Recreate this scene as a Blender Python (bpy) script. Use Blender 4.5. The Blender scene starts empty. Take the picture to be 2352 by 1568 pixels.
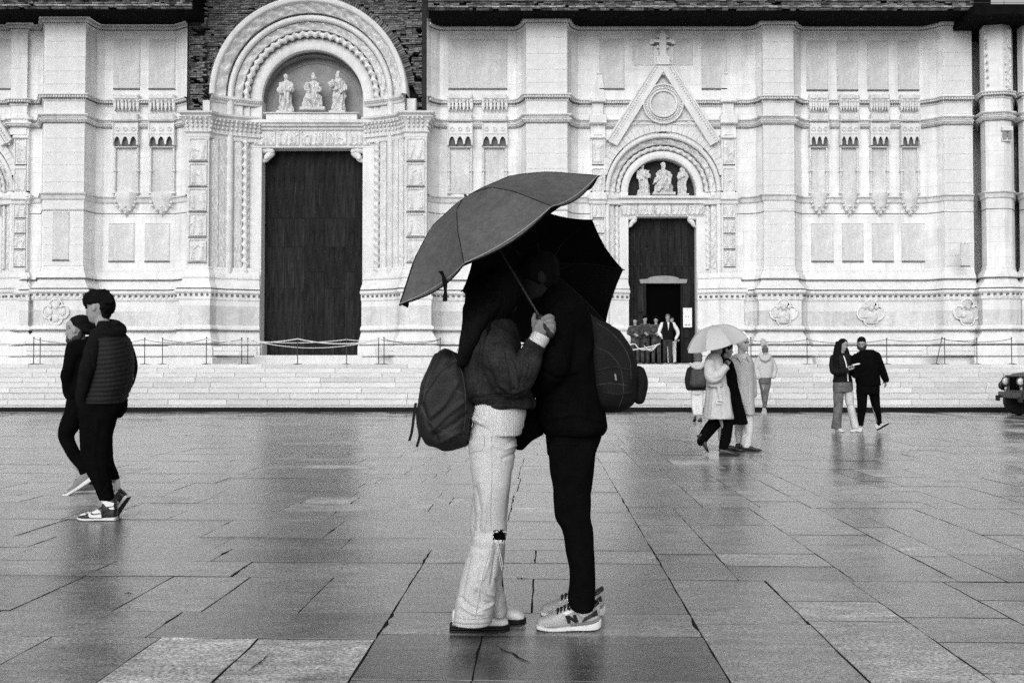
import bpy, math, random
import numpy as np
from mathutils import Vector, Matrix
random.seed(7); RNG = np.random.RandomState(7)
SC = bpy.context.scene
COL = SC.collection
# ------------------------------------------------------------------ camera, sky, sun, exposure
F = 2300.0; CH = 1.18; PT = math.atan(62/2300.0)          # focal length in px of a 2352 px wide picture, eye height, pitch
cam = bpy.data.cameras.new('camera'); cam.sensor_width = 36; cam.lens = 36*F/2352; cam.clip_end = 2000; cam.clip_start = .05
camo = bpy.data.objects.new('camera', cam); COL.objects.link(camo); SC.camera = camo
camo.location = (0, 0, CH); camo.rotation_euler = (math.pi/2+PT, 0, 0)
SUN_EL, SUN_AZ = 29, 194                                   # degrees; azimuth of the sun, behind the camera to the left
W = bpy.data.worlds.new('World'); SC.world = W; W.use_nodes = True
wn = W.node_tree.nodes; wl = W.node_tree.links
bg = wn['Background']; sky = wn.new('ShaderNodeTexSky'); sky.sky_type = 'NISHITA'; sky.sun_disc = False
sky.sun_elevation = math.radians(SUN_EL); sky.sun_rotation = math.radians(SUN_AZ); sky.dust_density = 6; sky.air_density = 2
bw = wn.new('ShaderNodeRGBToBW'); wl.new(sky.outputs[0], bw.inputs[0]); wl.new(bw.outputs[0], bg.inputs[0]); bg.inputs[1].default_value = .15
sl = bpy.data.lights.new('sun', 'SUN'); sl.energy = 1.5; sl.angle = math.radians(70); sl.color = (1, 1, 1)
so = bpy.data.objects.new('sun', sl); COL.objects.link(so); so.location = (0, -5, 30)
_a = math.radians(SUN_AZ); _e = math.radians(SUN_EL)
_d = Vector((math.sin(_a)*math.cos(_e), math.cos(_a)*math.cos(_e), math.sin(_e)))
so.rotation_euler = _d.to_track_quat('Z', 'Y').to_euler()
SC.view_settings.view_transform = 'Standard'; SC.view_settings.look = 'None'
SC.view_settings.exposure = -0.16; SC.view_settings.gamma = 1.0; SC.view_settings.use_curve_mapping = False
SC.render.engine = 'CYCLES'; SC.cycles.max_bounces = 5; SC.cycles.use_denoising = False

# ------------------------------------------------------------------ layout helpers (a pixel of the 2352 x 1568 picture and a depth give a place)
cp, sp_ = math.cos(PT), math.sin(PT)
def P(px, py, Y):
    u = (px-1176)/F; v = (784-py)/F
    dx, dy, dz = u, cp - v*sp_, sp_ + v*cp
    t = Y/dy
    return np.array([dx*t, Y, CH+dz*t])
def G(px, py):
    u = (px-1176)/F; v = (784-py)/F
    dx, dy, dz = u, cp - v*sp_, sp_ + v*cp
    t = -CH/dz
    return np.array([dx*t, dy*t, 0.0])
def proj(co):
    co = np.asarray(co); y = co[:, 1]; z = co[:, 2]-CH
    d = y*cp + z*sp_; v = -y*sp_ + z*cp
    return 1176+F*co[:, 0]/d, 784-F*v/d
def Z(py, Y=37.0): return P(1176, py, Y)[2]

# ------------------------------------------------------------------ materials
def mat(name, base, rough=.8, var=.12, vs=2.0, bump=.15, bs=60, spec=.3, streak=0, tone=False, rv=0, metal=0, stretch=None, sheen=0, grain=0, ashlar=0):
    m = bpy.data.materials.new(name); m.use_nodes = True
    n = m.node_tree.nodes; l = m.node_tree.links; b = n['Principled BSDF']
    tc = n.new('ShaderNodeTexCoord'); src = tc.outputs['Object']
    mp = n.new('ShaderNodeMapping'); l.new(src, mp.inputs[0]); src = mp.outputs[0]
    if stretch: mp.inputs['Scale'].default_value = stretch
    def noise(sc, det=4, v=src):
        t = n.new('ShaderNodeTexNoise'); t.inputs['Scale'].default_value = sc; t.inputs['Detail'].default_value = det
        t.inputs['Roughness'].default_value = .62; l.new(v, t.inputs['Vector']); return t.outputs['Fac']
    def mul(a, bb):
        x = n.new('ShaderNodeMath'); x.operation = 'MULTIPLY'; l.new(a, x.inputs[0])
        if isinstance(bb, (int, float)): x.inputs[1].default_value = bb
        else: l.new(bb, x.inputs[1])
        return x.outputs[0]
    def rng(a, lo, hi, flo=.3, fhi=.7):
        r = n.new('ShaderNodeMapRange'); l.new(a, r.inputs[0]); r.inputs[1].default_value = flo; r.inputs[2].default_value = fhi
        r.inputs[3].default_value = lo; r.inputs[4].default_value = hi; return r.outputs[0]
    v1 = rng(noise(vs, 6), 1-var, 1+var); v2 = rng(noise(vs*9, 3), 1-var*.6, 1+var*.6)
    f = mul(mul(v1, v2), base)
    if streak:
        ms = n.new('ShaderNodeMapping'); l.new(tc.outputs['Object'], ms.inputs[0]); ms.inputs['Scale'].default_value = (3.2, 3.2, .22)
        f = mul(f, rng(noise(1.6, 5, ms.outputs[0]), 1-streak, 1, .3, .55))
    if grain:
        f = mul(f, rng(noise(26, 2), 1-grain, 1+grain, .36, .64)); f = mul(f, rng(noise(75, 1), 1-grain*.8, 1+grain*.8, .36, .64))
    if ashlar:
        sx = n.new('ShaderNodeSeparateXYZ'); l.new(tc.outputs['Object'], sx.inputs[0]); cx = n.new('ShaderNodeCombineXYZ'); l.new(sx.outputs[0], cx.inputs[0]); l.new(sx.outputs[2], cx.inputs[1])
        bt = n.new('ShaderNodeTexBrick'); l.new(cx.outputs[0], bt.inputs[0]); bt.inputs['Scale'].default_value = 1; bt.inputs['Brick Width'].default_value = 1.35; bt.inputs['Row Height'].default_value = .56
        bt.inputs['Mortar Size'].default_value = .011; bt.inputs['Mortar Smooth'].default_value = .4; bt.inputs['Color1'].default_value = (1, 1, 1, 1); bt.inputs['Color2'].default_value = (.93, .93, .93, 1); bt.inputs['Mortar'].default_value = (1-ashlar,)*3+(1,)
        rb = n.new('ShaderNodeRGBToBW'); l.new(bt.outputs['Color'], rb.inputs[0]); f = mul(f, rb.outputs[0])
    if tone:
        a = n.new('ShaderNodeAttribute'); a.attribute_name = 'tone'; f = mul(f, a.outputs['Fac'])
    cb = n.new('ShaderNodeCombineColor')
    for i in range(3): l.new(f, cb.inputs[i])
    l.new(cb.outputs[0], b.inputs['Base Color'])
    b.inputs['Roughness'].default_value = rough; b.inputs['Specular IOR Level'].default_value = spec; b.inputs['Metallic'].default_value = metal
    if sheen: b.inputs['Sheen Weight'].default_value = sheen
    if rv: l.new(rng(noise(vs*1.3, 5), max(.03, rough-rv), min(1, rough+rv)), b.inputs['Roughness'])
    if bump:
        bp = n.new('ShaderNodeBump'); bp.inputs['Strength'].default_value = bump; bp.inputs['Distance'].default_value = .01
        l.new(noise(bs, 3), bp.inputs['Height']); l.new(bp.outputs[0], b.inputs['Normal'])
    return m
MT = {}
def mk(k, *a, **kw): MT[k] = mat(k, *a, **kw)
mk('marble', .75, .75, .12, .35, .3, 18, .3, streak=.16, grain=.075, ashlar=.22)
mk('marble_white', .67, .7, .10, .5, .3, 20, .3, streak=.12, grain=.07)
mk('marble_grey', .55, .8, .16, .6, .25, 25, .3, streak=.16, grain=.13)
mk('marble_red', .58, .8, .14, .8, .3, 25, .3, streak=.16, grain=.13)
mk('marble_carved', .63, .8, .14, 3, .4, 30, .3, streak=.13, grain=.11)
mk('dark_stone', .13, .9, .3, 3, .3, 30, .2)  # dark stone for joints and sills; also stands for shade behind niche canopies
mk('statue_stone', .54, .8, .22, 6, .5, 30, .3, grain=.12)
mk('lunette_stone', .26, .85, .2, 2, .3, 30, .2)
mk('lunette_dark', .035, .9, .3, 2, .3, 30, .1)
mk('step_stone', .55, .45, .14, 1.6, .15, 30, .4, tone=True, rv=.15, grain=.10)
mk('brick', .12, .95, .35, 5, .6, 60, .15, tone=True)
mk('mortar', .03, .95, .3, 5, .6, 60, .1)
mk('tar_board', .006, .95, .3, 3, .2, 30, .05)
mk('kerb_dark', .010, .7, .3, 3, .2, 30, .1)
mk('door_wood', .012, .75, .8, 1.5, .35, 30, .12, stretch=(6, 6, .7))
mk('door_worn', .017, .8, .8, 1.4, .35, 30, .15, stretch=(7, 7, .5))
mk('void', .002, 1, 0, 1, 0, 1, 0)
mk('iron', .03, .5, .1, 5, .1, 50, .4)
mk('rope', .60, .9, .1, 30, .3, 200, .2)
mk('scratch', .05, .8, .3, 5, 0, 1, .1)
mk('joint_grey', .34, .9, .5, 1.2, .2, 30, .2)
mk('paper', .75, .7, .03, 5, 0, 1, .2)
mk('ink', .02, .8, 0, 5, 0, 1, .2)
mk('pipe_metal', .22, .5, .2, 3, .1, 30, .4)

# wet granite paving
def wet_mat():
    m = bpy.data.materials.new('wet_granite'); m.use_nodes = True
    n = m.node_tree.nodes; l = m.node_tree.links; b = n['Principled BSDF']
    g = n.new('ShaderNodeNewGeometry')
    def noise(sc, det=4, scale=None, rough=.6):
        v = g.outputs['Position']
        if scale:
            mp = n.new('ShaderNodeMapping'); l.new(v, mp.inputs[0]); mp.inputs['Scale'].default_value = scale; v = mp.outputs[0]
        t = n.new('ShaderNodeTexNoise'); t.inputs['Scale'].default_value = sc; t.inputs['Detail'].default_value = det
        t.inputs['Roughness'].default_value = rough; l.new(v, t.inputs['Vector']); return t.outputs['Fac']
    def rng(a, lo, hi, flo=.3, fhi=.7):
        r = n.new('ShaderNodeMapRange'); l.new(a, r.inputs[0]); r.inputs[1].default_value = flo; r.inputs[2].default_value = fhi
        r.inputs[3].default_value = lo; r.inputs[4].default_value = hi; return r.outputs[0]
    def op(o, a, bb):
        x = n.new('ShaderNodeMath'); x.operation = o
        for i, q in enumerate((a, bb)):
            if isinstance(q, (int, float)): x.inputs[i].default_value = q
            else: l.new(q, x.inputs[i])
        return x.outputs[0]
    at = n.new('ShaderNodeAttribute'); at.attribute_name = 'tone'
    wet = noise(.75, 6, (.55, 1.3, 1), .68)                     # large wet patches
    grain = noise(70, 4, (.8, 1.3, 1), .8); mid = noise(8, 6, (.6, 1.8, 1), .75)
    c = op('MULTIPLY', at.outputs['Fac'], rng(mid, .42, 1.58)); c = op('MULTIPLY', c, rng(grain, .10, 1.95, .36, .64))
    c = op('MULTIPLY', c, rng(wet, 1.5, .55, .35, .65)); c = op('MULTIPLY', c, .20)
    cb = n.new('ShaderNodeCombineColor')
    for i in range(3): l.new(c, cb.inputs[i])
    l.new(cb.outputs[0], b.inputs['Base Color'])
    r = op('ADD', op('ADD', rng(wet, .24, .045, .36, .58), rng(mid, -.05, .09)), op('MULTIPLY', op('SUBTRACT', at.outputs['Fac'], 1.0), .24)); l.new(op('MAXIMUM', r, .05), b.inputs['Roughness'])
    b.inputs['Specular IOR Level'].default_value = .64
    bp = n.new('ShaderNodeBump'); bp.inputs['Strength'].default_value = .7; bp.inputs['Distance'].default_value = .004
    h = op('ADD', op('MULTIPLY', grain, .45), op('MULTIPLY', mid, .6)); l.new(h, bp.inputs['Height']); l.new(bp.outputs[0], b.inputs['Normal'])
    return m
MT['wet'] = wet_mat()
mk('bed', .022, 1, .4, 8, .5, 60, .02)

# ------------------------------------------------------------------ objects
OFF = {}
def tag(o, label=None, cat=None, group=None, kind=None):
    if label: o['label'] = label
    if cat: o['category'] = cat
    if group: o['group'] = group
    if kind: o['kind'] = kind
    return o
def thing(name, label, cat, loc, group=None):
    o = bpy.data.objects.new(name, None); COL.objects.link(o); o.location = tuple(loc); o.empty_display_size = .1
    OFF[o.name] = np.array(loc, float); return tag(o, label, cat, group)
def link(name, me, parent, origin=None):
    o = bpy.data.objects.new(name, me); COL.objects.link(o)
    if parent is not None: o.parent = parent
    po = OFF[parent.name] if parent is not None else np.zeros(3)
    org = np.array(origin if origin is not None else po, float)
    o.location = tuple(org-po); OFF[o.name] = org
    return o
class MB:
    def __init__(s): s.v = []; s.f = []; s.n = 0; s.t = []
    def add(s, v, f, tone=1.0):
        v = np.asarray(v, float).reshape(-1, 3)
        s.v.append(v); s.f += [tuple(int(i)+s.n for i in q) for q in f]; s.t += [tone]*len(f); s.n += len(v)
    def box(s, x0, x1, y0, y1, z0, z1, tone=1.0):
        v = [(x, y, z) for x in (x0, x1) for y in (y0, y1) for z in (z0, z1)]
        s.add(v, [(0, 1, 3, 2), (4, 6, 7, 5), (0, 4, 5, 1), (2, 3, 7, 6), (0, 2, 6, 4), (1, 5, 7, 3)], tone)
    def cham(s, x0, x1, y0, y1, z0, z1, c=.01, tone=1.0):      # a box whose front (-Y) edges are chamfered
        v = [(x0, y1, z0), (x1, y1, z0), (x1, y1, z1), (x0, y1, z1), (x0, y0+c, z0), (x1, y0+c, z0), (x1, y0+c, z1), (x0, y0+c, z1),
             (x0+c, y0, z0+c), (x1-c, y0, z0+c), (x1-c, y0, z1-c), (x0+c, y0, z1-c)]
        s.add(v, [(8, 9, 10, 11), (4, 5, 9, 8), (5, 6, 10, 9), (6, 7, 11, 10), (7, 4, 8, 11), (0, 1, 5, 4), (1, 2, 6, 5), (2, 3, 7, 6), (3, 0, 4, 7), (3, 2, 1, 0)], tone)
    def grid(s, p, cu=False, cv=False, caps=False, tone=1.0):
        p = np.asarray(p, float); a, b = p.shape[:2]; f = []
        for i in range(a if cu else a-1):
            for j in range(b if cv else b-1):
                i2, j2 = (i+1) % a, (j+1) % b
                f.append((i*b+j, i2*b+j, i2*b+j2, i*b+j2))
        v = p.reshape(-1, 3)
        if caps:
            v = np.vstack([v, p[0].mean(0), p[-1].mean(0)]); k = a*b
            for j in range(b):
                j2 = (j+1) % b; f.append((k, j, j2)); f.append((k+1, (a-1)*b+j2, (a-1)*b+j))
        s.add(v, f, tone)
    def prism(s, poly, y0, y1, tone=1.0):                     # poly of (x,z), counter-clockwise or not
        n = len(poly); v = [(x, y0, z) for x, z in poly]+[(x, y1, z) for x, z in poly]
        s.add(v, [tuple(range(n)), tuple(range(2*n-1, n-1, -1))]+[(i, i+n, (i+1) % n+n, (i+1) % n) for i in range(n)], tone)
    def sphere(s, c, r, seg=12, ring=8):
        r = np.array(r if hasattr(r, '__len__') else (r,)*3, float)
        th = np.linspace(.02, math.pi-.02, ring); ph = np.linspace(0, 2*math.pi, seg, endpoint=False)
        p = np.stack([np.outer(np.sin(th), np.cos(ph)), np.outer(np.sin(th), np.sin(ph)), np.outer(np.cos(th), np.ones(seg))], -1)*r+np.array(c)
        s.grid(p, cv=True, caps=True)
    def tube(s, path, rad, seg=12, res=4, flat=None, up=(0, 0, 1), round_ends=True, smooth=True):
        path = np.asarray(path, float); rad = np.asarray(rad, float)
        if rad.ndim == 0: rad = np.full(len(path), float(rad))
        if rad.ndim == 1: rad = np.stack([rad, rad], 1)
        if smooth and len(path) > 2: path, rad = cr(path, res), cr(rad, res)
        if round_ends:
            def cap(p0, p1, r):
                d = p0-p1; d = d/(np.linalg.norm(d)+1e-9); o = []
                for k in (.95, .75, .4): o.append((p0+d*r.mean()*k, r*math.sqrt(1-k*k)))
                return o
            c0 = cap(path[0], path[1], rad[0]); c1 = cap(path[-1], path[-2], rad[-1])
            path = np.vstack([[q[0] for q in c0], path, [q[0] for q in c1[::-1]]]); rad = np.vstack([[q[1] for q in c0], rad, [q[1] for q in c1[::-1]]])
        t = np.gradient(path, axis=0); t /= np.linalg.norm(t, axis=1)[:, None]+1e-9
        upv = np.array(up, float); rows = []
        a = np.linspace(0, 2*math.pi, seg, endpoint=False)
        prev = None
        for i in range(len(path)):
            ref = upv if prev is None else prev
            if prev is None and abs(np.dot(t[i], ref)) > .95: ref = np.array((0., 1., 0.)) if abs(t[i][1]) < .9 else np.array((1., 0., 0.))
            n1 = ref-np.dot(ref, t[i])*t[i]; n1 /= np.linalg.norm(n1)+1e-9; prev = n1
            n2 = np.cross(t[i], n1)
            rows.append(path[i]+np.outer(np.cos(a), n1)*rad[i, 0]+np.outer(np.sin(a), n2)*rad[i, 1])
        s.grid(np.array(rows), cv=True, caps=True)
    def rings(s, R, seg=28, e=2.3):                           # horizontal rings (cx, cy, cz, half width, half depth)
        R = cr(np.asarray(R, float), 4) if len(R) > 2 else np.asarray(R, float)
        a = np.linspace(0, 2*math.pi, seg, endpoint=False)
        ca = np.sign(np.cos(a))*np.abs(np.cos(a))**(2/e); sa = np.sign(np.sin(a))*np.abs(np.sin(a))**(2/e)
        p = np.array([np.stack([r[0]+r[3]*ca, r[1]+r[4]*sa, np.full(seg, r[2])], 1) for r in R])
        s.grid(p, cv=True, caps=True)
    def mesh(s, name, org, smooth=False, tones=False):
        me = bpy.data.meshes.new(name)
        v = np.vstack(s.v)-np.asarray(org); me.from_pydata(v.tolist(), [], s.f)
        if tones:
            a = me.attributes.new('tone', 'FLOAT', 'FACE'); a.data.foreach_set('value', s.t)
        me.update()
        if smooth: me.polygons.foreach_set('use_smooth', [True]*len(me.polygons))
        return me
    def build(s, name, m, parent=None, smooth=False, tones=False, origin=None, **kw):
        po = OFF[parent.name] if parent is not None else np.zeros(3)
        org = po if origin is None else np.asarray(origin, float)
        me = s.mesh(name, org, smooth, tones); me.materials.append(MT[m] if isinstance(m, str) else m)
        return tag(link(name, me, parent, org), **kw)
def cr(p, res):
    p = np.asarray(p, float); q = np.vstack([2*p[0]-p[1], p, 2*p[-1]-p[-2]]); out = []
    for i in range(1, len(q)-2):
        for k in range(res):
            t = k/res
            out.append(.5*((2*q[i])+(-q[i-1]+q[i+1])*t+(2*q[i-1]-5*q[i]+4*q[i+1]-q[i+2])*t*t+(-q[i-1]+3*q[i]-3*q[i+1]+q[i+2])*t**3))
    out.append(q[-2]); return np.array(out)
def hsh(i, j, k, seed):
    h = (i*374761393+j*668265263+k*2147483647+seed*1274126177) & 0xffffffff
    h = ((h ^ (h >> 13))*1274126177) & 0xffffffff
    return ((h ^ (h >> 16)) & 0xffff)/65535.0
def vn(p, seed=0):                                            # value noise, -1..1
    p = np.asarray(p, float); i = np.floor(p).astype(np.int64); f = p-i; f = f*f*(3-2*f); r = 0
    for a in (0, 1):
        for b in (0, 1):
            for c in (0, 1):
                w = (f[:, 0] if a else 1-f[:, 0])*(f[:, 1] if b else 1-f[:, 1])*(f[:, 2] if c else 1-f[:, 2])
                r = r+w*hsh(i[:, 0]+a, i[:, 1]+b, i[:, 2]+c, seed)
    return r*2-1
def fbm(p, seed=0, o=3):
    p = np.asarray(p, float); return sum(vn(p*2**k, seed+k)/2**k for k in range(o))
# ================================================================== THE PIAZZA
bed = MB(); bed.grid([[(-600, -300, -.0045), (-600, 900, -.0045)], [(600, -300, -.0045), (600, 900, -.0045)]])
ground = bed.build('piazza_ground', 'bed', kind='structure')
TH = math.atan((1252-1176)/F); ct, st = math.cos(TH), math.sin(TH)
def uv2w(u, v): return np.array([u*ct+v*st, -u*st+v*ct])
def px2uv(px, py):
    g = G(px, py); return g[0]*ct-g[1]*st, g[0]*st+g[1]*ct
R2 = random.Random(21)
def edges(a, b, lo, hi):
    o = [a]
    while o[-1] < b: o.append(o[-1]+R2.choice([lo, (lo+hi)/2, hi])*R2.uniform(.93, 1.07))
    return o
SLABS = []                                                    # (u0, u1, v0, v1, tone)
UL = px2uv(905, 1400)[0]; UA = px2uv(1536, 1327)[0]; UB = px2uv(1107, 1462)[0]; VMAX = 27.36
def tone_():
    t = R2.choice([.5, .7, .85, 1.0, 1.0, 1.15, 1.35, 1.7]); return t*R2.uniform(.93, 1.07)
# left field: courses across
vl = sorted(px2uv(x, y)[1] for x, y in [(370, 1463), (684, 1406), (370, 1322), (550, 1289), (550, 1259), (500, 1233), (500, 1193), (500, 1172), (500, 1155), (500, 1140)])
vl = edges(-3.0, vl[0]-.75, .5, .8)[:-1]+[vl[0]-.72]+vl+edges(vl[-1]+.45, VMAX-.3, .38, .62)[:-1]+[VMAX]
ul_known = {}
for x, y in [(115, 1463), (370, 1463), (597, 1463), (850, 1463)]: ul_known.setdefault('a', []).append(px2uv(x, y)[0])
for x, y in [(10, 1406), (250, 1406), (460, 1406), (685, 1406)]: ul_known.setdefault('b', []).append(px2uv(x, y)[0])
va = px2uv(370, 1463)[1]; vb = px2uv(684, 1406)[1]
for v0, v1 in zip(vl[:-1], vl[1:]):
    if v1-v0 < .05: continue
    if abs(v1-va) < .05: us = [-9]+ul_known['a']
    elif abs(v0-vb) < .05: us = [-9]+ul_known['b']
    else: us = edges(-17-R2.random(), UB-.2 if v0 > 6.3 else UL-.35, .46, 1.25)
    if v0 > 6.3:                                               # beyond the near rows the courses run through to the long joint
        us = [u for u in us if u < UB-.5]+([UB+R2.uniform(-.02, .02)] if v0 < 13 else [UB+R2.uniform(-.5, .5)])+([R2.uniform(UB+.4, UA-.35)] if R2.random() < .35 else [])+[UA]
    else: us = [u for u in us if u < UL-.3]+[UL]
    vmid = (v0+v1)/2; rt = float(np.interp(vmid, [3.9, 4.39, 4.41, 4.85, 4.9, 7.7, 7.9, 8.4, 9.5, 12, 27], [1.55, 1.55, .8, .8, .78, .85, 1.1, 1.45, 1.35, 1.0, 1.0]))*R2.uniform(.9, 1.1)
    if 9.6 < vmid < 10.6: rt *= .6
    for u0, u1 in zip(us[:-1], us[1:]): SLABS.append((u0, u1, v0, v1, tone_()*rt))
# middle strip
VBR = min(v for v in vl if v > 6.3)
vm = sorted(px2uv(x, y)[1] for x, y in [(1300, 1459), (1300, 1407), (1300, 1329), (1300, 1293), (1255, 1262), (1200, 1235), (1300, 1206), (1300, 1170), (1300, 1133), (1300, 1088)])
vm = edges(-3.0, vm[0]-.5, .5, .6)[:-1]+[v for v in vm if v < VBR-.15]+[VBR]+edges(vm[-1]+.6, VMAX-.3, .45, 1.0)[:-1]+[VMAX]
for v0, v1 in zip(vm[:-1], vm[1:]):
    if v1-v0 < .08 or v0 > VBR-.02: continue
    k = R2.random()
    cut = [UB] if (v0 > px2uv(1165, 1240)[1]-.1 or v1 < px2uv(1300, 1455)[1]+.05) else ([R2.uniform(UL+.4, UA-.4)] if k < .3 else [])
    us = [UL]+cut+[UA]
    t = tone_()
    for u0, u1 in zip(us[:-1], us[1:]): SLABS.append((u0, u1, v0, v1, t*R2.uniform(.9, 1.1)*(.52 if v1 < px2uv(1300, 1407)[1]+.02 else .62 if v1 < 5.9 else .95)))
# right field: long columns running away
uc = [UA]+[px2uv(x, 1327)[0] for x in (1750, 1941, 2150, 2352)]+edges(px2uv(2352, 1327)[0]+.5, 17, .42, .66)
bands = [-3.2, px2uv(1700, 1332)[1]+.0, 8.6, 11.9, 15.5, 20.0, VMAX]
def shifted(i): return uc if i < 1 else [UA]+[u+R2.uniform(-.16, .16)*(1 if i > 0 else 0) for u in uc[1:]]
for bi in range(len(bands)-1):
  us_ = shifted(bi)
  for u0, u1 in zip(us_[:-1], us_[1:]):
    vs = edges(bands[bi], bands[bi+1]-.5, .42, 1.15); vs = [v for v in vs if v < bands[bi+1]-.4]+[bands[bi+1]]
    for v0, v1 in zip(vs[:-1], vs[1:]): SLABS.append((u0, u1, v0, v1, (tone_()*.85+.27)))
for u0, u1 in []:
    vs = edges(-3-R2.random(), VMAX-.5, .5, 1.5); vs = [v for v in vs if v < VMAX-.4]+[VMAX]
    for v0, v1 in zip(vs[:-1], vs[1:]): SLABS.append((u0, u1, v0, v1, tone_()*1.0))
def inview(s):
    w = uv2w((s[0]+s[1])/2, (s[2]+s[3])/2); px = 1176+F*w[0]/max(w[1], .5)
    return w[1] > 2.9 and -260 < px < 2600, w
vis = [];
for s in SLABS:
    ok, w = inview(s)
    if ok: vis.append((-(s[1]-s[0])*(s[3]-s[2])/max(w[1], 1)**3, s, w))
vis.sort(key=lambda q: q[0])
def slab(M, s, w, near, k):
    u0, u1, v0, v1, t = s; g = (.0032 if w[1] < 6.5 else .0024) if near else .002
    n = 5 if near else 1; per = []
    R3 = random.Random(k)
    def side(a, b, jit):
        for i in range(n):
            q = i/n; p = [a[0]+(b[0]-a[0])*q, a[1]+(b[1]-a[1])*q]
            if near:
                p[0] += R3.uniform(-.0032, .0032); p[1] += R3.uniform(-.0032, .0032)
                if R3.random() < .08: p[0] += ((u0+u1)/2-p[0])*.014; p[1] += ((v0+v1)/2-p[1])*.012
            per.append(p)
    h = g*1.9
    side((u0+g, v0+h), (u1-g, v0+h), 0); side((u1-g, v0+h), (u1-g, v1-h), 0); side((u1-g, v1-h), (u0+g, v1-h), 0); side((u0+g, v1-h), (u0+g, v0+h), 0)
    m = len(per); per = np.array(per); c = per.mean(0)
    dz = R3.uniform(-.0015, .0015) if near else 0; tx, ty = (R3.uniform(-.002, .002), R3.uniform(-.0015, .0015)) if near else (0, 0)
    def lay(ins, z):
        d = per-c; L = np.linalg.norm(d, axis=1)[:, None]; q = per-d/L*ins
        return [(*uv2w(a, b), z+dz+tx*(a-c[0])+ty*(b-c[1])) for a, b in q]
    rows = [lay(0, -.02), lay(0, -.0025), lay(.0015, 0)] if near else [lay(0, -.02), lay(0, 0)]
    v = sum(rows, []); f = []
    for r in range(len(rows)-1):
        for i in range(m): f.append((r*m+i, r*m+(i+1) % m, (r+1)*m+(i+1) % m, (r+1)*m+i))
    M.add(v, f, t*.08); M.add(rows[-1], [tuple(range(m))], t)
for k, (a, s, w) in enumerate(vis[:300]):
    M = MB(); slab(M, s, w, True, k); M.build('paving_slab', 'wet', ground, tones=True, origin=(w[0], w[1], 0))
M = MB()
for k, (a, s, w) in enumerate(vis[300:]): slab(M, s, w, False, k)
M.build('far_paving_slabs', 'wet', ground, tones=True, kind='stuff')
bigs = [s for s in SLABS if not inview(s)[0]]
M = MB()
for k, s in enumerate(bigs): slab(M, s, None, False, k)
M.build('side_paving_slabs', 'wet', ground, tones=True, kind='stuff')

M = MB(); Rc = random.Random(12)
for (x0, y0, x1, y1, w) in [(1140, 1484, 1222, 1524, .006), (1184, 1328, 1212, 1329, .010), (282, 1363, 306, 1363, .012), (560, 1548, 620, 1500, .004), (1010, 1512, 1070, 1506, .003), (2060, 1040, 2110, 1052, .008), (240, 1090, 300, 1098, .006)]:
    a, b = G(x0, y0), G(x1, y1); n = 9; top = []; bot = []
    for i in range(n+1):
        q = i/n; p = a*(1-q)+b*q; d = (b-a)/np.linalg.norm(b-a); nn = np.array([-d[1], d[0], 0]); p = p+nn*Rc.uniform(-.012, .012)*math.sin(q*math.pi); ww = w*math.sin(max(.08, q)*math.pi*.96)*Rc.uniform(.5, 1.2)
        top.append(p+nn*ww+np.array([0, 0, .0042])); bot.append(p-nn*ww+np.array([0, 0, .0042]))
    M.grid(np.array([top, bot]))
M.build('pavement_cracks', 'bed', ground, kind='stuff')
# ================================================================== THE STEPS
steps = thing('church_steps', 'broad pale stone flight of low steps leading up to the church doors', 'steps', (0, 27.4, 0))
YS = [27.4+.925*i for i in range(9)]; ZS = [.148*(i+1) for i in range(9)]
PZ = ZS[-1]; PY = YS[-1]
for i in range(9):
    y0 = YS[i]; y1 = YS[i+1]+.03 if i < 8 else 38.6; z1 = ZS[i]; z0 = -.02 if i == 0 else ZS[i-1]-.02
    if i == 0:
        M = MB(); M.box(-30, 30, y0+.02, y1, -.02, z1-.03); M.build('kerb', 'kerb_dark', steps)
        M = MB(); x = -30
        while x < 30:
            w = R2.uniform(1.4, 2.6); M.cham(x, x+w-.008, y0, y1, z1-.03, z1, .006, tone=R2.uniform(.9, 1.05)); x += w
        M.build('kerb_top', 'step_stone', steps, tones=True); continue
    x = -19.5 if i < 8 else -26
    while x < 19.5:
        w = R2.uniform(1.0, 2.4) if i < 8 else R2.uniform(2, 4)
        M = MB(); yy = y0+R2.uniform(0, .006); M.cham(x, x+w-.007, yy, y1, z0, z1+R2.uniform(-.002, .002), .012, tone=R2.choice([.84, .9, .96, 1, 1, 1.03, 1.06]))
        M.build('step_stone', 'step_stone', steps, tones=True, origin=(x+w/2, y0, z0)); x += w
    M = MB(); M.box(-30, 30, y0-.012, y0+.01, z0+.012, z0+.031); M.build('step_joint', 'joint_grey', steps)
    for xa_, xb_ in ((-30, -19.55), (19.6, 30)): M = MB(); M.box(xa_, xb_, y0, y1, z0, z1); M.build('step_end', 'step_stone', steps, tones=True)
M = MB(); M.box(-30, 30, 28.4, 38.6, -.02, .12); M.build('step_core', 'kerb_dark', steps)

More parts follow.
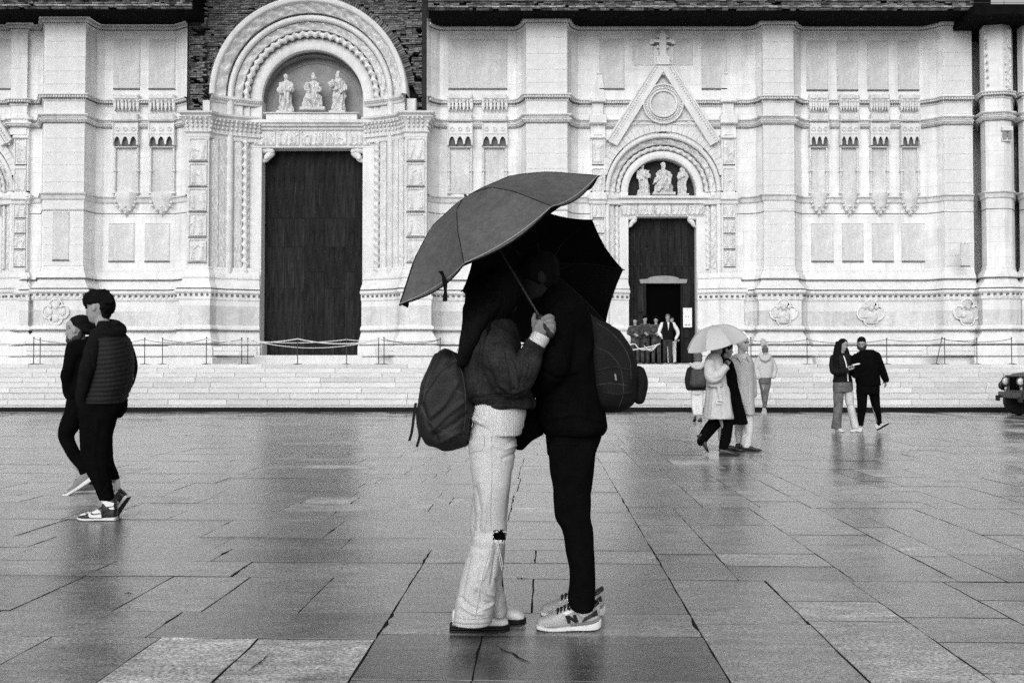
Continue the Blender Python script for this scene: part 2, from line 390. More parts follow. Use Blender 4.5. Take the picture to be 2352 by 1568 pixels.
# ================================================================== THE CHURCH
church = thing('church', 'pale marble church front with two dark doorways and rough brick above', 'church', (0, 37, PZ))
def plan_pts(L): return np.array([[P(px, 220, Y)[0], Y] for px, Y in L])
PL = plan_pts([(-200, 37.85), (24, 37.85), (25, 37.65), (62, 37.65), (63, 37.85), (98, 37.85), (101, 37.0), (196, 37.0), (206, 37.3), (222, 37.7), (240, 37.85), (405, 37.85), (425, 37.55), (434, 37.4)])
PR = plan_pts([(980, 37.3), (990, 37.55), (1010, 37.85), (1185, 37.85), (1198, 37.6), (1207, 37.2), (1209, 37.0), (1303, 37.0), (1306, 37.3), (1312, 37.6), (1328, 37.85), (1715, 37.85), (1735, 37.7), (1750, 37.4), (1752, 37.24), (1823, 37.24), (1826, 37.5), (1840, 37.85),
               (2118, 37.85), (2150, 37.55), (2163, 37.35), (2166, 37.3), (2232, 37.3)])
PC = plan_pts([(2250, 38.6), (2251, 37.2), (2262, 36.7), (2304, 36.55), (2321, 36.7), (2327, 37.3), (2328, 38.6)])
PD = plan_pts([(2337, 38.6), (2338, 37.1), (2350, 36.7), (2420, 36.6), (2440, 37.3)])
def miter(pl):
    d = np.diff(pl, axis=0); d /= np.linalg.norm(d, axis=1)[:, None]; nrm = np.stack([d[:, 1], -d[:, 0]], 1); out = []
    for i in range(len(pl)):
        a = nrm[max(i-1, 0)]; b = nrm[min(i, len(nrm)-1)]; m = a+b; L = np.linalg.norm(m)
        m = m/L if L > .2 else b; k = 1/max(.55, float(np.dot(m, b))); out.append(m*k)
    return np.array(out)
def sweep(M, pl, sec):
    mt = miter(pl); g = np.array([[(p[0]+m[0]*d, p[1]+m[1]*d, z) for d, z in sec] for p, m in zip(pl, mt)]); M.grid(g)
XS, XL = 5.725, -21.05
def cut(pl, xa, xb):
    o1 = [p for p in pl if p[0] < xa]; o2 = [p for p in pl if p[0] > xb]
    return ([np.array(o1+[[xa, 37.85]])] if o1 else [])+[np.array([[xb, 37.85]]+o2)]
PLANS = [PL, PR, PC, PD]
PCUT = cut(PL, XL-2.28, XL+2.28)+cut(PR, XS-2.28, XS+2.28)+[PC, PD]
Z0 = PZ-.02
core = MB()
ZA_ = Z(300)
for pl in PLANS: sweep(core, pl, [(0, ZA_), (0, Z(36))])
for pl in PCUT: sweep(core, pl, [(0, Z0), (0, ZA_)])
_zc = P(1524, 441.6, 38.0)[2]
for Xc_ in (XS, XL):
    a_ = np.linspace(0, math.pi, 41); g_ = []
    for q in a_:
        cx_, sx_ = math.cos(q), math.sin(q); k_ = min(2.28/max(1e-6, abs(cx_)), (ZA_-_zc)/max(1e-6, sx_))
        g_.append([(Xc_+2.22*cx_, 37.85, _zc+2.22*sx_), (Xc_+max(k_, 2.22)*cx_, 37.85, _zc+max(k_, 2.22)*sx_)])
    core.grid(g_)
core.build('marble_wall', 'marble', church)
for q in ((PR[-1][0], PC[0][0], 38.6, 38.8), (PC[-1][0]-.02, PD[0][0]+.02, 38.6, 38.8), (PR[-1][0], PR[-1][0]+.02, 37.3, 38.7)):
    M = MB(); M.box(*q, Z0, Z(36)); M.build('recess_panel', 'marble_grey', church)
# horizontal mouldings, every one following the wall
def bx(name, mt, par, *L, c=0):
    for q in L:
        M = MB(); (M.cham(*q, c) if c else M.box(*q)); M.build(name, mt, par)
def mould(name, ys, mt='marble', plans=PLANS, top=True):
    if plans is PLANS and min(y for _, y in ys) > 300: plans = PCUT
    for pl in plans:
        M = MB(); sec = [(d, Z(y)) for d, y in ys]; sweep(M, pl, sec); M.build(name, mt, church)
mould('top_cornice', [(0, 57.5), (.04, 56), (.05, 53), (.10, 51), (.12, 46), (.20, 43), (.24, 39), (0, 38.8)], 'marble_carved')
mould('upper_cornice', [(0, 233), (.03, 232), (.05, 229), (.05, 226), (.12, 225), (.13, 221), (.20, 220), (.20, 217.5), (0, 217)], 'marble_carved')
mould('middle_cornice', [(0, 283), (.05, 282.5), (.06, 279.5), (.12, 279), (.12, 276.5), (.17, 276), (.18, 273.5), (.08, 272.5), (.09, 268), (.19, 266), (.20, 263.5), (0, 263)], 'marble')
mould('band_course', [(0, 459.5), (.02, 459), (.05, 457), (.06, 448), (.12, 446), (.12, 443.4), (0, 443)], 'marble_red')
mould('string_course', [(0, 484), (.02, 483.6), (.02, 482.6), (0, 482.2)], 'dark_stone')
for pl in PLANS:
    M = MB(); sweep(M, pl, [(0, Z(282.9)), (.0605, Z(282.6)), (.0615, Z(281.7)), (.01, Z(281.5))]); sweep(M, pl, [(.085, Z(272.3)), (.095, Z(271.9)), (.095, Z(271.2)), (.08, Z(271))])
    M.build('joint_line', 'dark_stone', church, kind='stuff')
PLN = [(0, 612), (.03, 616), (.03, 620), (.10, 626), (.16, 632), (.18, 637), (.12, 640), (.14, 645), (.24, 652), (.34, 658), (.36, 661), (.30, 662.2), (.26, 663), (.40, 664.5), (.42, 668), (.40, 671),
       (.32, 674), (.30, 687), (.25, 689), (.24, 746), (.30, 748), (.36, 751), (.38, 754), (.36, 757), (.27, 758.5), (.27, 761), (.36, 768), (.46, 776), (.52, 782), (.52, 789), (.44, 790.5), (.44, 792.5), (.60, 794), (.62, 797), (.62, 816), (.56, 818), (.56, 819.5), (.68, 821), (.68, 836)]
for pl in PCUT:
    M = MB(); sweep(M, pl, [(d, Z(y, 37.0-d)) for d, y in PLN][::-1]); M.build('plinth', 'marble_white', church)
    M = MB(); sweep(M, pl, [(d+.002, Z(y, 37-d)) for d, y in [(.244, 745.5), (.244, 690.5)]]); M.build('plinth_panel', 'marble_grey', church)
    M = MB()
    for (d, a, b) in [(.37, 662.0, 663.4), (.455, 791, 792.3), (.60, 792.8, 793.6), (.57, 818.2, 819.3), (.40, 757.6, 758.4), (.19, 638.6, 639.8)]:
        sweep(M, pl, [(d-.1, Z(b, 37-d)), (d, Z(b, 37-d)), (d, Z(a, 37-d)), (d-.1, Z(a, 37-d))])
    M.build('dark_line', 'dark_stone', church, kind='stuff')  # thin dark lines along the plinth mouldings
def along(pl, step, d):
    mt = miter(pl); q = pl+mt*d; L = np.r_[0, np.cumsum(np.linalg.norm(np.diff(q, axis=0), axis=1))]
    s = np.arange(step/2, L[-1], step); x = np.interp(s, L, q[:, 0]); y = np.interp(s, L, q[:, 1])
    dx = np.gradient(x, s) if len(s) > 1 else np.ones(1); dy = np.gradient(y, s) if len(s) > 1 else np.zeros(1)
    return x, y, dx, dy
def dentils(name, yt, yb, d, dep, step, wd, mt, plans=PLANS, parent=None):
    for pl in plans:
        M = MB()
        for x, y, dx, dy in zip(*along(pl, step, d)):
            hx, hy = dx*wd/2, dy*wd/2; nx, ny = dy*dep, -dx*dep; z0, z1 = Z(yb), Z(yt)
            v = [(x-hx, y-hy, z0), (x+hx, y+hy, z0), (x+hx+nx, y+hy+ny, z0), (x-hx+nx, y-hy+ny, z0)]; v += [(a, b, z1) for a, b, _ in v]
            M.add(v, [(3, 2, 1, 0), (0, 1, 5, 4), (1, 2, 6, 5), (2, 3, 7, 6), (3, 0, 4, 7), (4, 5, 6, 7)])
        if M.n: M.build(name, mt, parent or church, kind='stuff')
dentils('dentil_row', 221, 225, .10, .07, .10, .045, 'marble_white')
dentils('bead_row', 225.8, 228.6, .05, .04, .075, .03, 'dark_stone')
dentils('bead_row', 53, 55, .05, .03, .09, .045, 'dark_stone')
dentils('dentil_row', 46.5, 50, .11, .05, .12, .05, 'marble_white')
dentils('bead_row', 676, 680.5, .29, .05, .21, .10, 'dark_stone', PCUT)
dentils('dentil_row', 680, 685, .27, .06, .21, .12, 'marble_white', PCUT)
# blocks on the pilasters and the plinth, each a piece
def blocks(px0, px1, Yf, rows, mt='marble_white', name='marble_block', seed=0, wmin=.7, wmax=1.3, dep=.05, ref=300):
    R = random.Random(seed); x0 = P(px0, ref, Yf)[0]; x1 = P(px1, ref, Yf)[0]
    for (ya, yb) in rows:
        x = x0
        while x < x1-.02:
            w = min(R.uniform(wmin, wmax), x1-x)
            if x1-x-w < .3: w = x1-x
            M = MB(); M.cham(x+.002, x+w-.002, Yf-.012-R.uniform(0, .004), Yf+dep, Z(yb, Yf)+.003, Z(ya, Yf)-.003, .006)
            M.build(name, mt, church, origin=(x+w/2, Yf, Z(yb, Yf))); x += w
def rows_(a, b, st, seed):
    R = random.Random(seed); o = []; y = a
    while y < b-10:
        h = R.uniform(st*.8, st*1.2)
        if b-y-h < 14: h = b-y
        o.append((y, y+h)); y += h
    return o
for i, (a, b, Yf) in enumerate([(103, 195, 37.0), (1210, 1302, 37.0), (1753, 1822, 37.24), (2167, 2231, 37.3)]):
    rw = rows_(58, 216, 33, i)+[(234, 262)]+rows_(284.5, 442, 34, i+9)+[(460, 481)]+rows_(484.5, 611, 36, i+19)
    blocks(a, b, Yf, rw, seed=i, wmin=1.2, wmax=2.2)
def pil_plinth(a, b, ys, Yf, seed): blocks(a, b, Yf, ys, 'step_stone' if 0 else 'marble_white', 'plinth_block', seed, .55, 1.0, .08, 800)
for i, (a, b) in enumerate([(60, 210), (405, 590), (862, 1030), (1190, 1310), (1640, 1745), (1765, 1880), (1880, 2120), (2130, 2345)]):
    pil_plinth(a, b, [(796, 806), (806.4, 815.6)], 36.36 if i not in (6,) else 37.2, 60+i)
# recessed looking marble panels
def panel(name, px0, px1, py0, py1, Yw=37.85, mt='marble_red', sill=True, parent=None):
    a = P(px0, py1, Yw-.03); b = P(px1, py0, Yw-.03)
    M = MB(); M.cham(a[0], b[0], Yw-.025, Yw+.05, a[2], b[2], .01); o = M.build(name, mt, parent or church, origin=((a[0]+b[0])/2, Yw, a[2]))
    M = MB(); f = .022
    M.box(a[0]-f, b[0]+f, Yw-.028, Yw+.02, b[2]+.002, b[2]+f); M.box(a[0]-f, a[0]-.002, Yw-.012, Yw+.02, a[2], b[2]); M.box(b[0]+.002, b[0]+f, Yw-.012, Yw+.02, a[2], b[2])
    M.build('panel_joint', 'marble_grey', o)
    if sill:
        M = MB(); M.box(a[0]-f, b[0]+f, Yw-.05, Yw+.02, a[2]-.045, a[2]-.004); M.build('panel_sill', 'dark_stone', o)  # dark strip along the foot of the panel
for a, b in [(-20, 46), (261, 321), (342, 402), (1031, 1164), (1854, 1900), (1924, 1969), (1994, 2039), (2064, 2109)]: panel('blind_panel', a, b, 92 if a < 1800 else 96, 203 if a < 1800 else 206)
for a, b in [(250, 308), (333, 389), (1031, 1087), (1107, 1163), (1865, 1913), (1936, 1982), (2005, 2051), (2073, 2122)]: panel('lower_panel', a, b, 514, 599)
panel('lower_panel', 121, 158, 488, 596, 36.99)
panel('lower_panel', 2208, 2226, 560, 610, 36.6, sill=True)
for a, b, yb in [(1378, 1433, 203), (1454, 1500, 150), (1548, 1590, 150), (1613, 1668, 203)]: panel('blind_panel', a, b, 92, yb, sill=yb > 200)
# niches: canopy with pointed openings, twisted colonnettes, bracket below, little gables above
def rope(M, p0, p1, R, pitch, strands=1, seg=10, amp=.3, n=None):
    p0, p1 = np.array(p0, float), np.array(p1, float); L = np.linalg.norm(p1-p0); n = n or max(8, int(L/pitch*6)); ax = (p1-p0)/L
    ref = np.array((0, 1., 0)) if abs(ax[1]) < .9 else np.array((1., 0, 0)); n1 = np.cross(ax, ref); n1 /= np.linalg.norm(n1); n2 = np.cross(ax, n1)
    a = np.linspace(0, 2*math.pi, seg, endpoint=False); g = []
    for i in range(n+1):
        s = L*i/n; r = R*(1-amp*np.abs(np.sin(a*strands/2+math.pi*s/pitch)))
        g.append(p0+ax*s+np.outer(np.cos(a)*r, n1)+np.outer(np.sin(a)*r, n2))
    M.grid(np.array(g), cv=True, caps=True)
def niche(px0, px1, k, Yw=37.85, full=True):
    Yf = Yw-.24; xa = P(px0, 330, Yf)[0]; xb = P(px1, 330, Yf)[0]; W_ = xb-xa
    M = MB(); zt = Z(285, Yw); zb = Z(337, Yf); za = Z(313.5, Yf); zs = Z(330, Yf)
    # scalloped hood
    n = 73; g = []; nar = 3
    for i in range(n):
        t = i/(n-1); x = xa+W_*t; q = (t*nar) % 1 if t < 1 else 1; d = abs(q-.5)*2
        op = d < .78
        z = zs+(za-zs)*math.sqrt(max(0, 1-(d/.78)**1.7)) if op else zs-(zs-zb)*(1-abs(d-.89)/.11)*.35
        g.append([(x, Yf+.05, z), (x, Yf, z+.0), (x, Yf, Z(309, Yf)), (x, Yf-.02, Z(308, Yf)), (x, Yf-.02, Z(305, Yf)), (x, Yf+.03, Z(304.5, Yf)), (x, Yf+.05, zt)])
    M.grid(g)
    for x0, x1 in ((xa-.03, xa+.03), (xb-.03, xb+.03)): M.box(x0, x1, Yf-.03, Yw, zs-.05, Z(309, Yf)); M.box(x0+.01, x1-.01, Yf, Yw, Z(309, Yf), zt)
    o = M.build('niche_canopy', 'marble_white', church)
    M = MB(); M.box(xa+.03, xb-.03, Yw-.10, Yw-.01, Z(339, Yw), Z(309, Yw)); M.build('niche_shade', 'dark_stone', o)  # shade under the canopy, put in as a dark coloured block
    M = MB(); M.cham(xa+.02, xb-.02, Yw-.16, Yw, Z(341, Yw), Z(338.4, Yw), .01); M.build('niche_sill', 'marble_grey', o)
    M = MB()
    for t in (.17, .5, .83):
        c = (xa+W_*t, Yf-.01, Z(296, Yf)); a = np.linspace(0, 2*math.pi, 17)
        M.tube([(c[0]+.07*math.cos(q), c[1], c[2]+.07*math.sin(q)) for q in a], .012, 6, 1, round_ends=False, smooth=False)
    M.build('tracery_ring', 'marble_carved', o)
    p = MB(); p.cham(xa+.09, xb-.09, Yw-.02, Yw+.02, Z(446, Yw), Z(341, Yw), .01); p.build('niche_panel', 'marble_red', church)
    for x in (xa+.03, xb-.03):
        M = MB(); rope(M, (x, Yw-.08, Z(443, Yw)), (x, Yw-.08, Z(395, Yw)), .05, .11); rope(M, (x, Yw-.08, Z(391, Yw)), (x, Yw-.08, Z(338, Yw)), .05, .11)
        M.box(x-.06, x+.06, Yw-.15, Yw, Z(395, Yw), Z(391, Yw)); M.box(x-.07, x+.07, Yw-.16, Yw, Z(446, Yw), Z(442, Yw)); M.build('twisted_colonnette', 'marble_carved', church)
    # projecting ledge bumps and gables of the balustrade above
    M = MB(); c = (xa+xb)/2
    for (d, a, b) in [(.16, 233, 217.6), (.20, 283, 263)]:
        z0, z1 = Z(a, Yw-.1), Z(b, Yw-.1)
        M = MB(); M.cham(xa-.02, xb+.02, Yw-d-.10, Yw-.05, z0+.03, z1-.02, .05); M.build('niche_ledge', 'marble_carved', church)
    M = MB(); zt2, zb2 = Z(230, Yw-.2), Z(262, Yw-.2); xs = np.linspace(xa+.03, xb-.03, 7)
    for i, x in enumerate(xs):
        w = .035 if i % 2 else .055; M.box(x-w, x+w, Yw-.2, Yw-.02, zt2-.25, zt2-.0)
        M.prism([(x-w, zt2-.25), (x+w, zt2-.25), (x, zb2+.12)], Yw-.19, Yw-.02)
        M.sphere((x, Yw-.2, zt2-.03), (w*1.2, w, w*1.1), 6, 5)
    M.build('pinnacle_row', 'marble_white', o)
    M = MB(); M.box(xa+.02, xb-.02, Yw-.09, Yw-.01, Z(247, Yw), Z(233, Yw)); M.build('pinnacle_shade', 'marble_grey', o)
    if full:
        M = MB(); R = []
        for y, w, d in [(444, .50, .26), (450, .50, .26), (458, .45, .24), (466, .40, .2), (476, .34, .17), (482, .26, .15), (488, .14, .10), (495, .05, .05), (499, .02, .02)]:
            R.append((c, Yw, Z(y, Yw), W_*w, d))
        M.rings(R[::-1], 20, 2)
        for (q, y) in [(-.36, 474), (.36, 474), (-.2, 484), (.2, 484), (0, 490), (-.42, 466), (.42, 466), (0, 476)]: M.sphere((c+W_*q, Yw-.16, Z(y, Yw)), (.07, .06, .055), 8, 6)
        M.build('corbel', 'marble_carved', church, smooth=True)
for k, (a, b) in enumerate([(259, 315), (341, 398), (1029, 1084), (1108, 1164), (1862, 1904), (1932, 1974), (2002, 2044), (2072, 2114)]): niche(a, b, k, full=(a < 1000 or a > 1800))
# quatrefoils with busts on the plinth
def torus_path(M, pts, r, seg=8): M.tube(pts, r, seg, 1, round_ends=False, smooth=False)
def quatrefoil(px, py, r_, Yf, bust, sd):
    c = P(px, py, Yf); r = r_/F*Yf; M = MB(); n = 24; pts = []
    for k in range(4):
        a0 = k*math.pi/2; cx, cz = c[0]+r*.5*math.cos(a0), c[2]+r*.5*math.sin(a0)
        for i in range(n):
            a = a0-math.radians(118)+math.radians(236)*i/(n-1); pts.append((cx+r*.5*math.cos(a), Yf, cz+r*.5*math.sin(a)))
    pts.append(pts[0]); torus_path(M, pts, .035)
    o = M.build('quatrefoil', 'marble_white', church, smooth=True)
    M = MB(); poly = [(p[0], p[2]) for p in pts[:-1]]; M.prism(poly, Yf+.005, Yf+.05); M.build('medallion_field', 'marble_red', o)
    if bust:
        M = MB(); M.rings([(c[0], Yf, c[2]-r*.8, r*.42, .09), (c[0], Yf, c[2]-r*.35, r*.5, .13), (c[0], Yf, c[2]-r*.02, r*.42, .12), (c[0], Yf, c[2]+r*.1, r*.16, .08), (c[0], Yf, c[2]+r*.18, r*.12, .08)], 16, 2)
        M.sphere((c[0], Yf-.05, c[2]+r*.38), (r*.19, .11, r*.25), 12, 9); M.sphere((c[0]-r*.3, Yf-.08, c[2]-r*.3), (r*.3, .06, r*.1), 8, 6); M.sphere((c[0]+r*.2, Yf-.09, c[2]-r*.45), (r*.14, .06, r*.2), 8, 6)
        M.build('bust', 'statue_stone', o, smooth=True)
    else:
        M = MB()
        for k in range(4): a = k*math.pi/2; M.sphere((c[0]+r*.5*math.cos(a), Yf, c[2]+r*.5*math.sin(a)), (r*.3, .05, r*.3), 10, 6)
        M.build('bust', 'marble_carved', o, smooth=True)
quatrefoil(128, 716, 30, 36.72, False, 1); quatrefoil(1800, 718, 31, 36.94, True, 2); quatrefoil(2000, 719, 31, 37.55, True, 3); quatrefoil(2222, 717, 31, 37.0, True, 4)

# ---------------- relief panels (height fields)
def relief(M, xa, xb, za, zb, Y, amp, seed, kind='fig', nx=26, nz=26, fr=.06):
    R = np.random.RandomState(seed); W_, H_ = xb-xa, zb-za; nx = max(8, int(nx)); nz = max(8, int(nz))
    u, v = np.meshgrid(np.linspace(0, 1, nx), np.linspace(0, 1, nz), indexing='ij'); X = u*W_; Zz = v*H_; h = np.zeros_like(u)
    if kind == 'fig':
        nf = max(2, int(round(W_/H_*2.4)))
        for k in range(nf):
            cx = W_*((k+.5)/nf)+R.uniform(-.04, .04); lean = R.uniform(-.25, .25); top = R.uniform(.66, .86)
            segs = [((cx, .12*H_), (cx+lean*.3*H_, .45*H_), .055), ((cx+.08*H_*R.choice([-1, 1]), .12*H_), (cx+lean*.3*H_, .45*H_), .05), ((cx+lean*.3*H_, .42*H_), (cx+lean*.5*H_, top*H_-.12*H_), .085),
                    ((cx+lean*.5*H_, top*H_-.2*H_), (cx+R.uniform(-.3, .3)*H_, R.uniform(.4, .8)*H_), .035), ((cx+lean*.55*H_, top*H_), (cx+lean*.55*H_, top*H_+.01), .06)]
            for (a, b, r) in segs:
                a, b = np.array(a), np.array(b); d = b-a; L2 = d@d+1e-9; t = np.clip(((X-a[0])*d[0]+(Zz-a[1])*d[1])/L2, 0, 1)
                q = ((X-a[0]-d[0]*t)**2+(Zz-a[1]-d[1]*t)**2)/(r*H_)**2; h = np.maximum(h, np.exp(-q*.9))
        h += .25*fbm(np.stack([X.ravel()*9, Zz.ravel()*9, np.full(X.size, seed*1.7)], 1), seed, 3).reshape(X.shape)*(.3+h)
    else:
        ph = seed; f = (1.6/max(.05, min(W_, H_)))*math.pi; s = Zz if H_ > W_ else X; t = (X/W_-.5) if H_ > W_ else (Zz/H_-.5)
        h = .5+.5*np.cos(f*s+ph)*np.cos(t*9)+.35*np.sin(f*2.1*s+t*11); h = np.clip(h, 0, 1.2)
        h += .3*fbm(np.stack([X.ravel()*22, Zz.ravel()*22, np.full(X.size, seed*1.7)], 1), seed, 2).reshape(X.shape)
    ed = np.minimum(np.minimum(X, W_-X), np.minimum(Zz, H_-Zz)); bd = fr*min(W_, H_)
    h = h*(ed > bd*1.1); h = np.where((ed < bd*.75), .8, h)
    g = np.stack([xa+X, Y-amp*h, za+Zz], -1); M.grid(g)
    M.box(xa, xb, Y+.001, Y+.06, za, zb)
# ---------------- arches and jambs
def revolve(M, prof, Xc, zc, n=72, t0=0, t1=math.pi, amp=0, seed=0, rope_=None, straight=0):
    prof = np.array(prof); a = np.linspace(t0, t1, n); g = np.zeros((n, len(prof), 3))
    for j, (r, Y) in enumerate(prof):
        rr = np.full(n, r); yy = np.full(n, Y)
        if amp and 0 < j < len(prof)-1:
            q = np.stack([a*r*9, np.full(n, j*1.3), np.full(n, seed*1.1)], 1); w = vn(q, seed)+.6*np.sin(a*r*11+j*1.4); rr = rr+amp*.3*w; yy = yy-amp*w
        g[:, j, 0] = Xc+rr*np.cos(a); g[:, j, 1] = yy; g[:, j, 2] = zc+rr*np.sin(a)
    M.grid(g[::-1])
def rope_arc(M, Xc, zc, r, Y, R, pitch, t0=0, t1=math.pi, seg=10, amp=.34):
    L = r*(t1-t0); n = int(L/pitch*7); g = []; aa = np.linspace(0, 2*math.pi, seg, endpoint=False)
    for i in range(n+1):
        t = t0+(t1-t0)*i/n; c = np.array([Xc+r*math.cos(t), Y, zc+r*math.sin(t)]); n1 = np.array([math.cos(t), 0, math.sin(t)]); n2 = np.array([0, 1, 0])
        rr = R*(1-amp*np.abs(np.sin(aa/2+math.pi*(L*i/n)/pitch))); g.append(c+np.outer(np.cos(aa)*rr, n1)+np.outer(np.sin(aa)*rr, n2))
    M.grid(np.array(g), cv=True, caps=True)
def jamb(M, prof, Xc, z0, z1, sgn):
    g = [[(Xc+sgn*r, Y, z) for z in (z0, z1)] for r, Y in prof]
    M.grid(g if sgn < 0 else g[::-1])
def roll(r0, r1, y0, y1, n=7, push=.5):                        # half round between two points of a profile
    o = []; L = math.hypot(r1-r0, y1-y0); nr, ny = (y1-y0)/L, -(r1-r0)/L
    if ny > 0: nr, ny = -nr, -ny
    for i in range(n+1):
        a = math.pi*i/n; s = (1-math.cos(a))/2; o.append((r0+(r1-r0)*s+nr*math.sin(a)*L*push, y0+(y1-y0)*s+ny*math.sin(a)*L*push))
    return o
def sub(a, b, n=6): return [(a[0]+(b[0]-a[0])*i/n, a[1]+(b[1]-a[1])*i/n) for i in range(n+1)]
# ---------------- statues
def fuse(name, M, mt, parent, voxel, smooth=4, disp=None, origin=None, **kw):
    po = OFF[parent.name] if parent is not None else np.zeros(3); org = po if origin is None else np.array(origin, float)
    me = M.mesh(name, org); o = link(name, me, parent, org)
    r = o.modifiers.new('r', 'REMESH'); r.mode = 'VOXEL'; r.voxel_size = voxel; r.use_smooth_shade = True
    if smooth: s = o.modifiers.new('s', 'SMOOTH'); s.iterations = smooth; s.factor = .5
    dg = bpy.context.evaluated_depsgraph_get(); e = o.evaluated_get(dg); nm = bpy.data.meshes.new_from_object(e)
    o.modifiers.clear(); o.data = nm; bpy.data.meshes.remove(me); nm.name = name
    n = len(nm.vertices)
    if disp is not None and n:
        co = np.empty(n*3); nm.vertices.foreach_get('co', co); co = co.reshape(-1, 3)+org
        no = np.empty(n*3); nm.vertices.foreach_get('normal', no); no = no.reshape(-1, 3)
        co = disp(co, no)-org; nm.vertices.foreach_set('co', co.ravel()); nm.update()
    nm.polygons.foreach_set('use_smooth', [True]*len(nm.polygons)); nm.materials.clear(); nm.materials.append(MT[mt] if isinstance(mt, str) else mt)
    return tag(o, **kw)
def drape(amp, fx, fz, seed=0):
    def f(co, no):
        q = np.stack([co[:, 0]*fx, co[:, 1]*fx, co[:, 2]*fz], 1); w = fbm(q, seed, 3); return co+no*(amp*w)[:, None]
    return f
def statue(px, pyb, Y, h_px, pose, label, seed):
    b = P(px, pyb, Y); H = h_px/F*Y; x, z = b[0], b[2]; t = thing('statue', label, 'statue', (x, Y, z)); M = MB()
    if pose == 'stand':
        M.rings([(x, Y, z, .20*H, .10*H), (x, Y, z+.04*H, .19*H, .11*H), (x+.02*H, Y, z+.25*H, .145*H, .10*H), (x, Y, z+.5*H, .14*H, .10*H), (x-.01*H, Y, z+.68*H, .15*H, .09*H), (x, Y, z+.78*H, .13*H, .075*H), (x, Y, z+.83*H, .05*H, .05*H), (x, Y, z+.86*H, .045*H, .045*H)], 20, 2)
        s = 1 if seed % 2 else -1
        M.tube([(x-s*.14*H, Y, z+.75*H), (x-s*.19*H, Y-.04*H, z+.57*H), (x-s*.04*H, Y-.13*H, z+.56*H)], [.05*H, .045*H, .03*H]); M.tube([(x+s*.14*H, Y, z+.75*H), (x+s*.18*H, Y-.03*H, z+.58*H), (x+s*.06*H, Y-.12*H, z+.48*H)], [.05*H, .045*H, .03*H])
        M.sphere((x, Y-.01*H, z+.925*H), (.058*H, .065*H, .078*H)); M.sphere((x, Y-.02*H, z+.89*H), (.04*H, .05*H, .05*H))
        if seed == 3: M.sphere((x-.13*H, Y-.13*H, z+.68*H), (.10*H, .06*H, .10*H))
        M.tube([(x+s*.1*H, Y-.09*H, z+.55*H), (x+s*.13*H, Y-.09*H, z+.3*H), (x+s*.08*H, Y-.09*H, z+.08*H)], .02*H)
    elif pose == 'veil':
        M.rings([(x, Y, z, .17*H, .10*H), (x-.02*H, Y, z+.3*H, .15*H, .11*H), (x, Y, z+.55*H, .19*H, .12*H), (x, Y, z+.7*H, .20*H, .11*H), (x+.01*H, Y, z+.82*H, .12*H, .09*H), (x-.02*H, Y, z+.92*H, .085*H, .08*H), (x-.03*H, Y, z+.99*H, .05*H, .05*H)], 20, 2)
        M.tube([(x-.12*H, Y-.04*H, z+.7*H), (x-.16*H, Y-.12*H, z+.6*H), (x+.05*H, Y-.16*H, z+.66*H)], [.05*H, .045*H, .03*H]); M.sphere((x-.05*H, Y-.07*H, z+.9*H), (.045*H, .05*H, .06*H))
    else:
        M.rings([(x, Y, z, .30*H, .16*H), (x, Y-.04*H, z+.16*H, .27*H, .18*H), (x, Y-.06*H, z+.30*H, .24*H, .19*H), (x, Y, z+.42*H, .18*H, .13*H), (x, Y+.02*H, z+.6*H, .16*H, .09*H), (x, Y+.02*H, z+.7*H, .14*H, .08*H), (x, Y, z+.77*H, .05*H, .05*H)], 22, 2)
        M.sphere((x, Y-.01*H, z+.86*H), (.068*H, .075*H, .09*H)); M.sphere((x, Y+.02*H, z+.93*H), (.085*H, .06*H, .05*H))
        M.sphere((x-.14*H, Y-.14*H, z+.62*H), (.06*H, .06*H, .07*H)); M.tube([(x-.13*H, Y-.14*H, z+.56*H), (x-.10*H, Y-.15*H, z+.40*H)], [.06*H, .05*H])
        M.tube([(x+.14*H, Y, z+.66*H), (x+.21*H, Y-.08*H, z+.48*H), (x+.09*H, Y-.17*H, z+.42*H)], [.05*H, .045*H, .03*H]); M.tube([(x-.14*H, Y, z+.66*H), (x-.2*H, Y-.08*H, z+.52*H), (x-.12*H, Y-.17*H, z+.45*H)], [.05*H, .045*H, .03*H])
        if pose == 'seatlean':
            M.tube([(x-.05*H, Y-.12*H, z+.62*H), (x+.03*H, Y-.2*H, z+.45*H), (x-.02*H, Y-.24*H, z+.28*H), (x-.2*H, Y-.22*H, z+.05*H)], [.08*H, .08*H, .06*H, .03*H]); M.tube([(x, Y-.2*H, z+.45*H), (x+.16*H, Y-.25*H, z+.38*H), (x+.1*H, Y-.25*H, z+.1*H)], [.07*H, .055*H, .035*H])
            M.tube([(x-.12*H, Y-.1*H, z+.6*H), (x-.28*H, Y-.16*H, z+.36*H), (x-.36*H, Y-.16*H, z+.25*H)], [.045*H, .03*H, .025*H])
    fuse('figure', M, 'statue_stone', t, .015, 0, drape(.045*H, 22/H, 5/H, seed))
    M = MB(); w = .36*H if pose not in ('stand', 'veil') else .21*H; M.cham(x-w, x+w, Y-.2*H, Y+.12*H, z-.09*H, z+.002, .02); M.build('base', 'statue_stone', t)
    return t
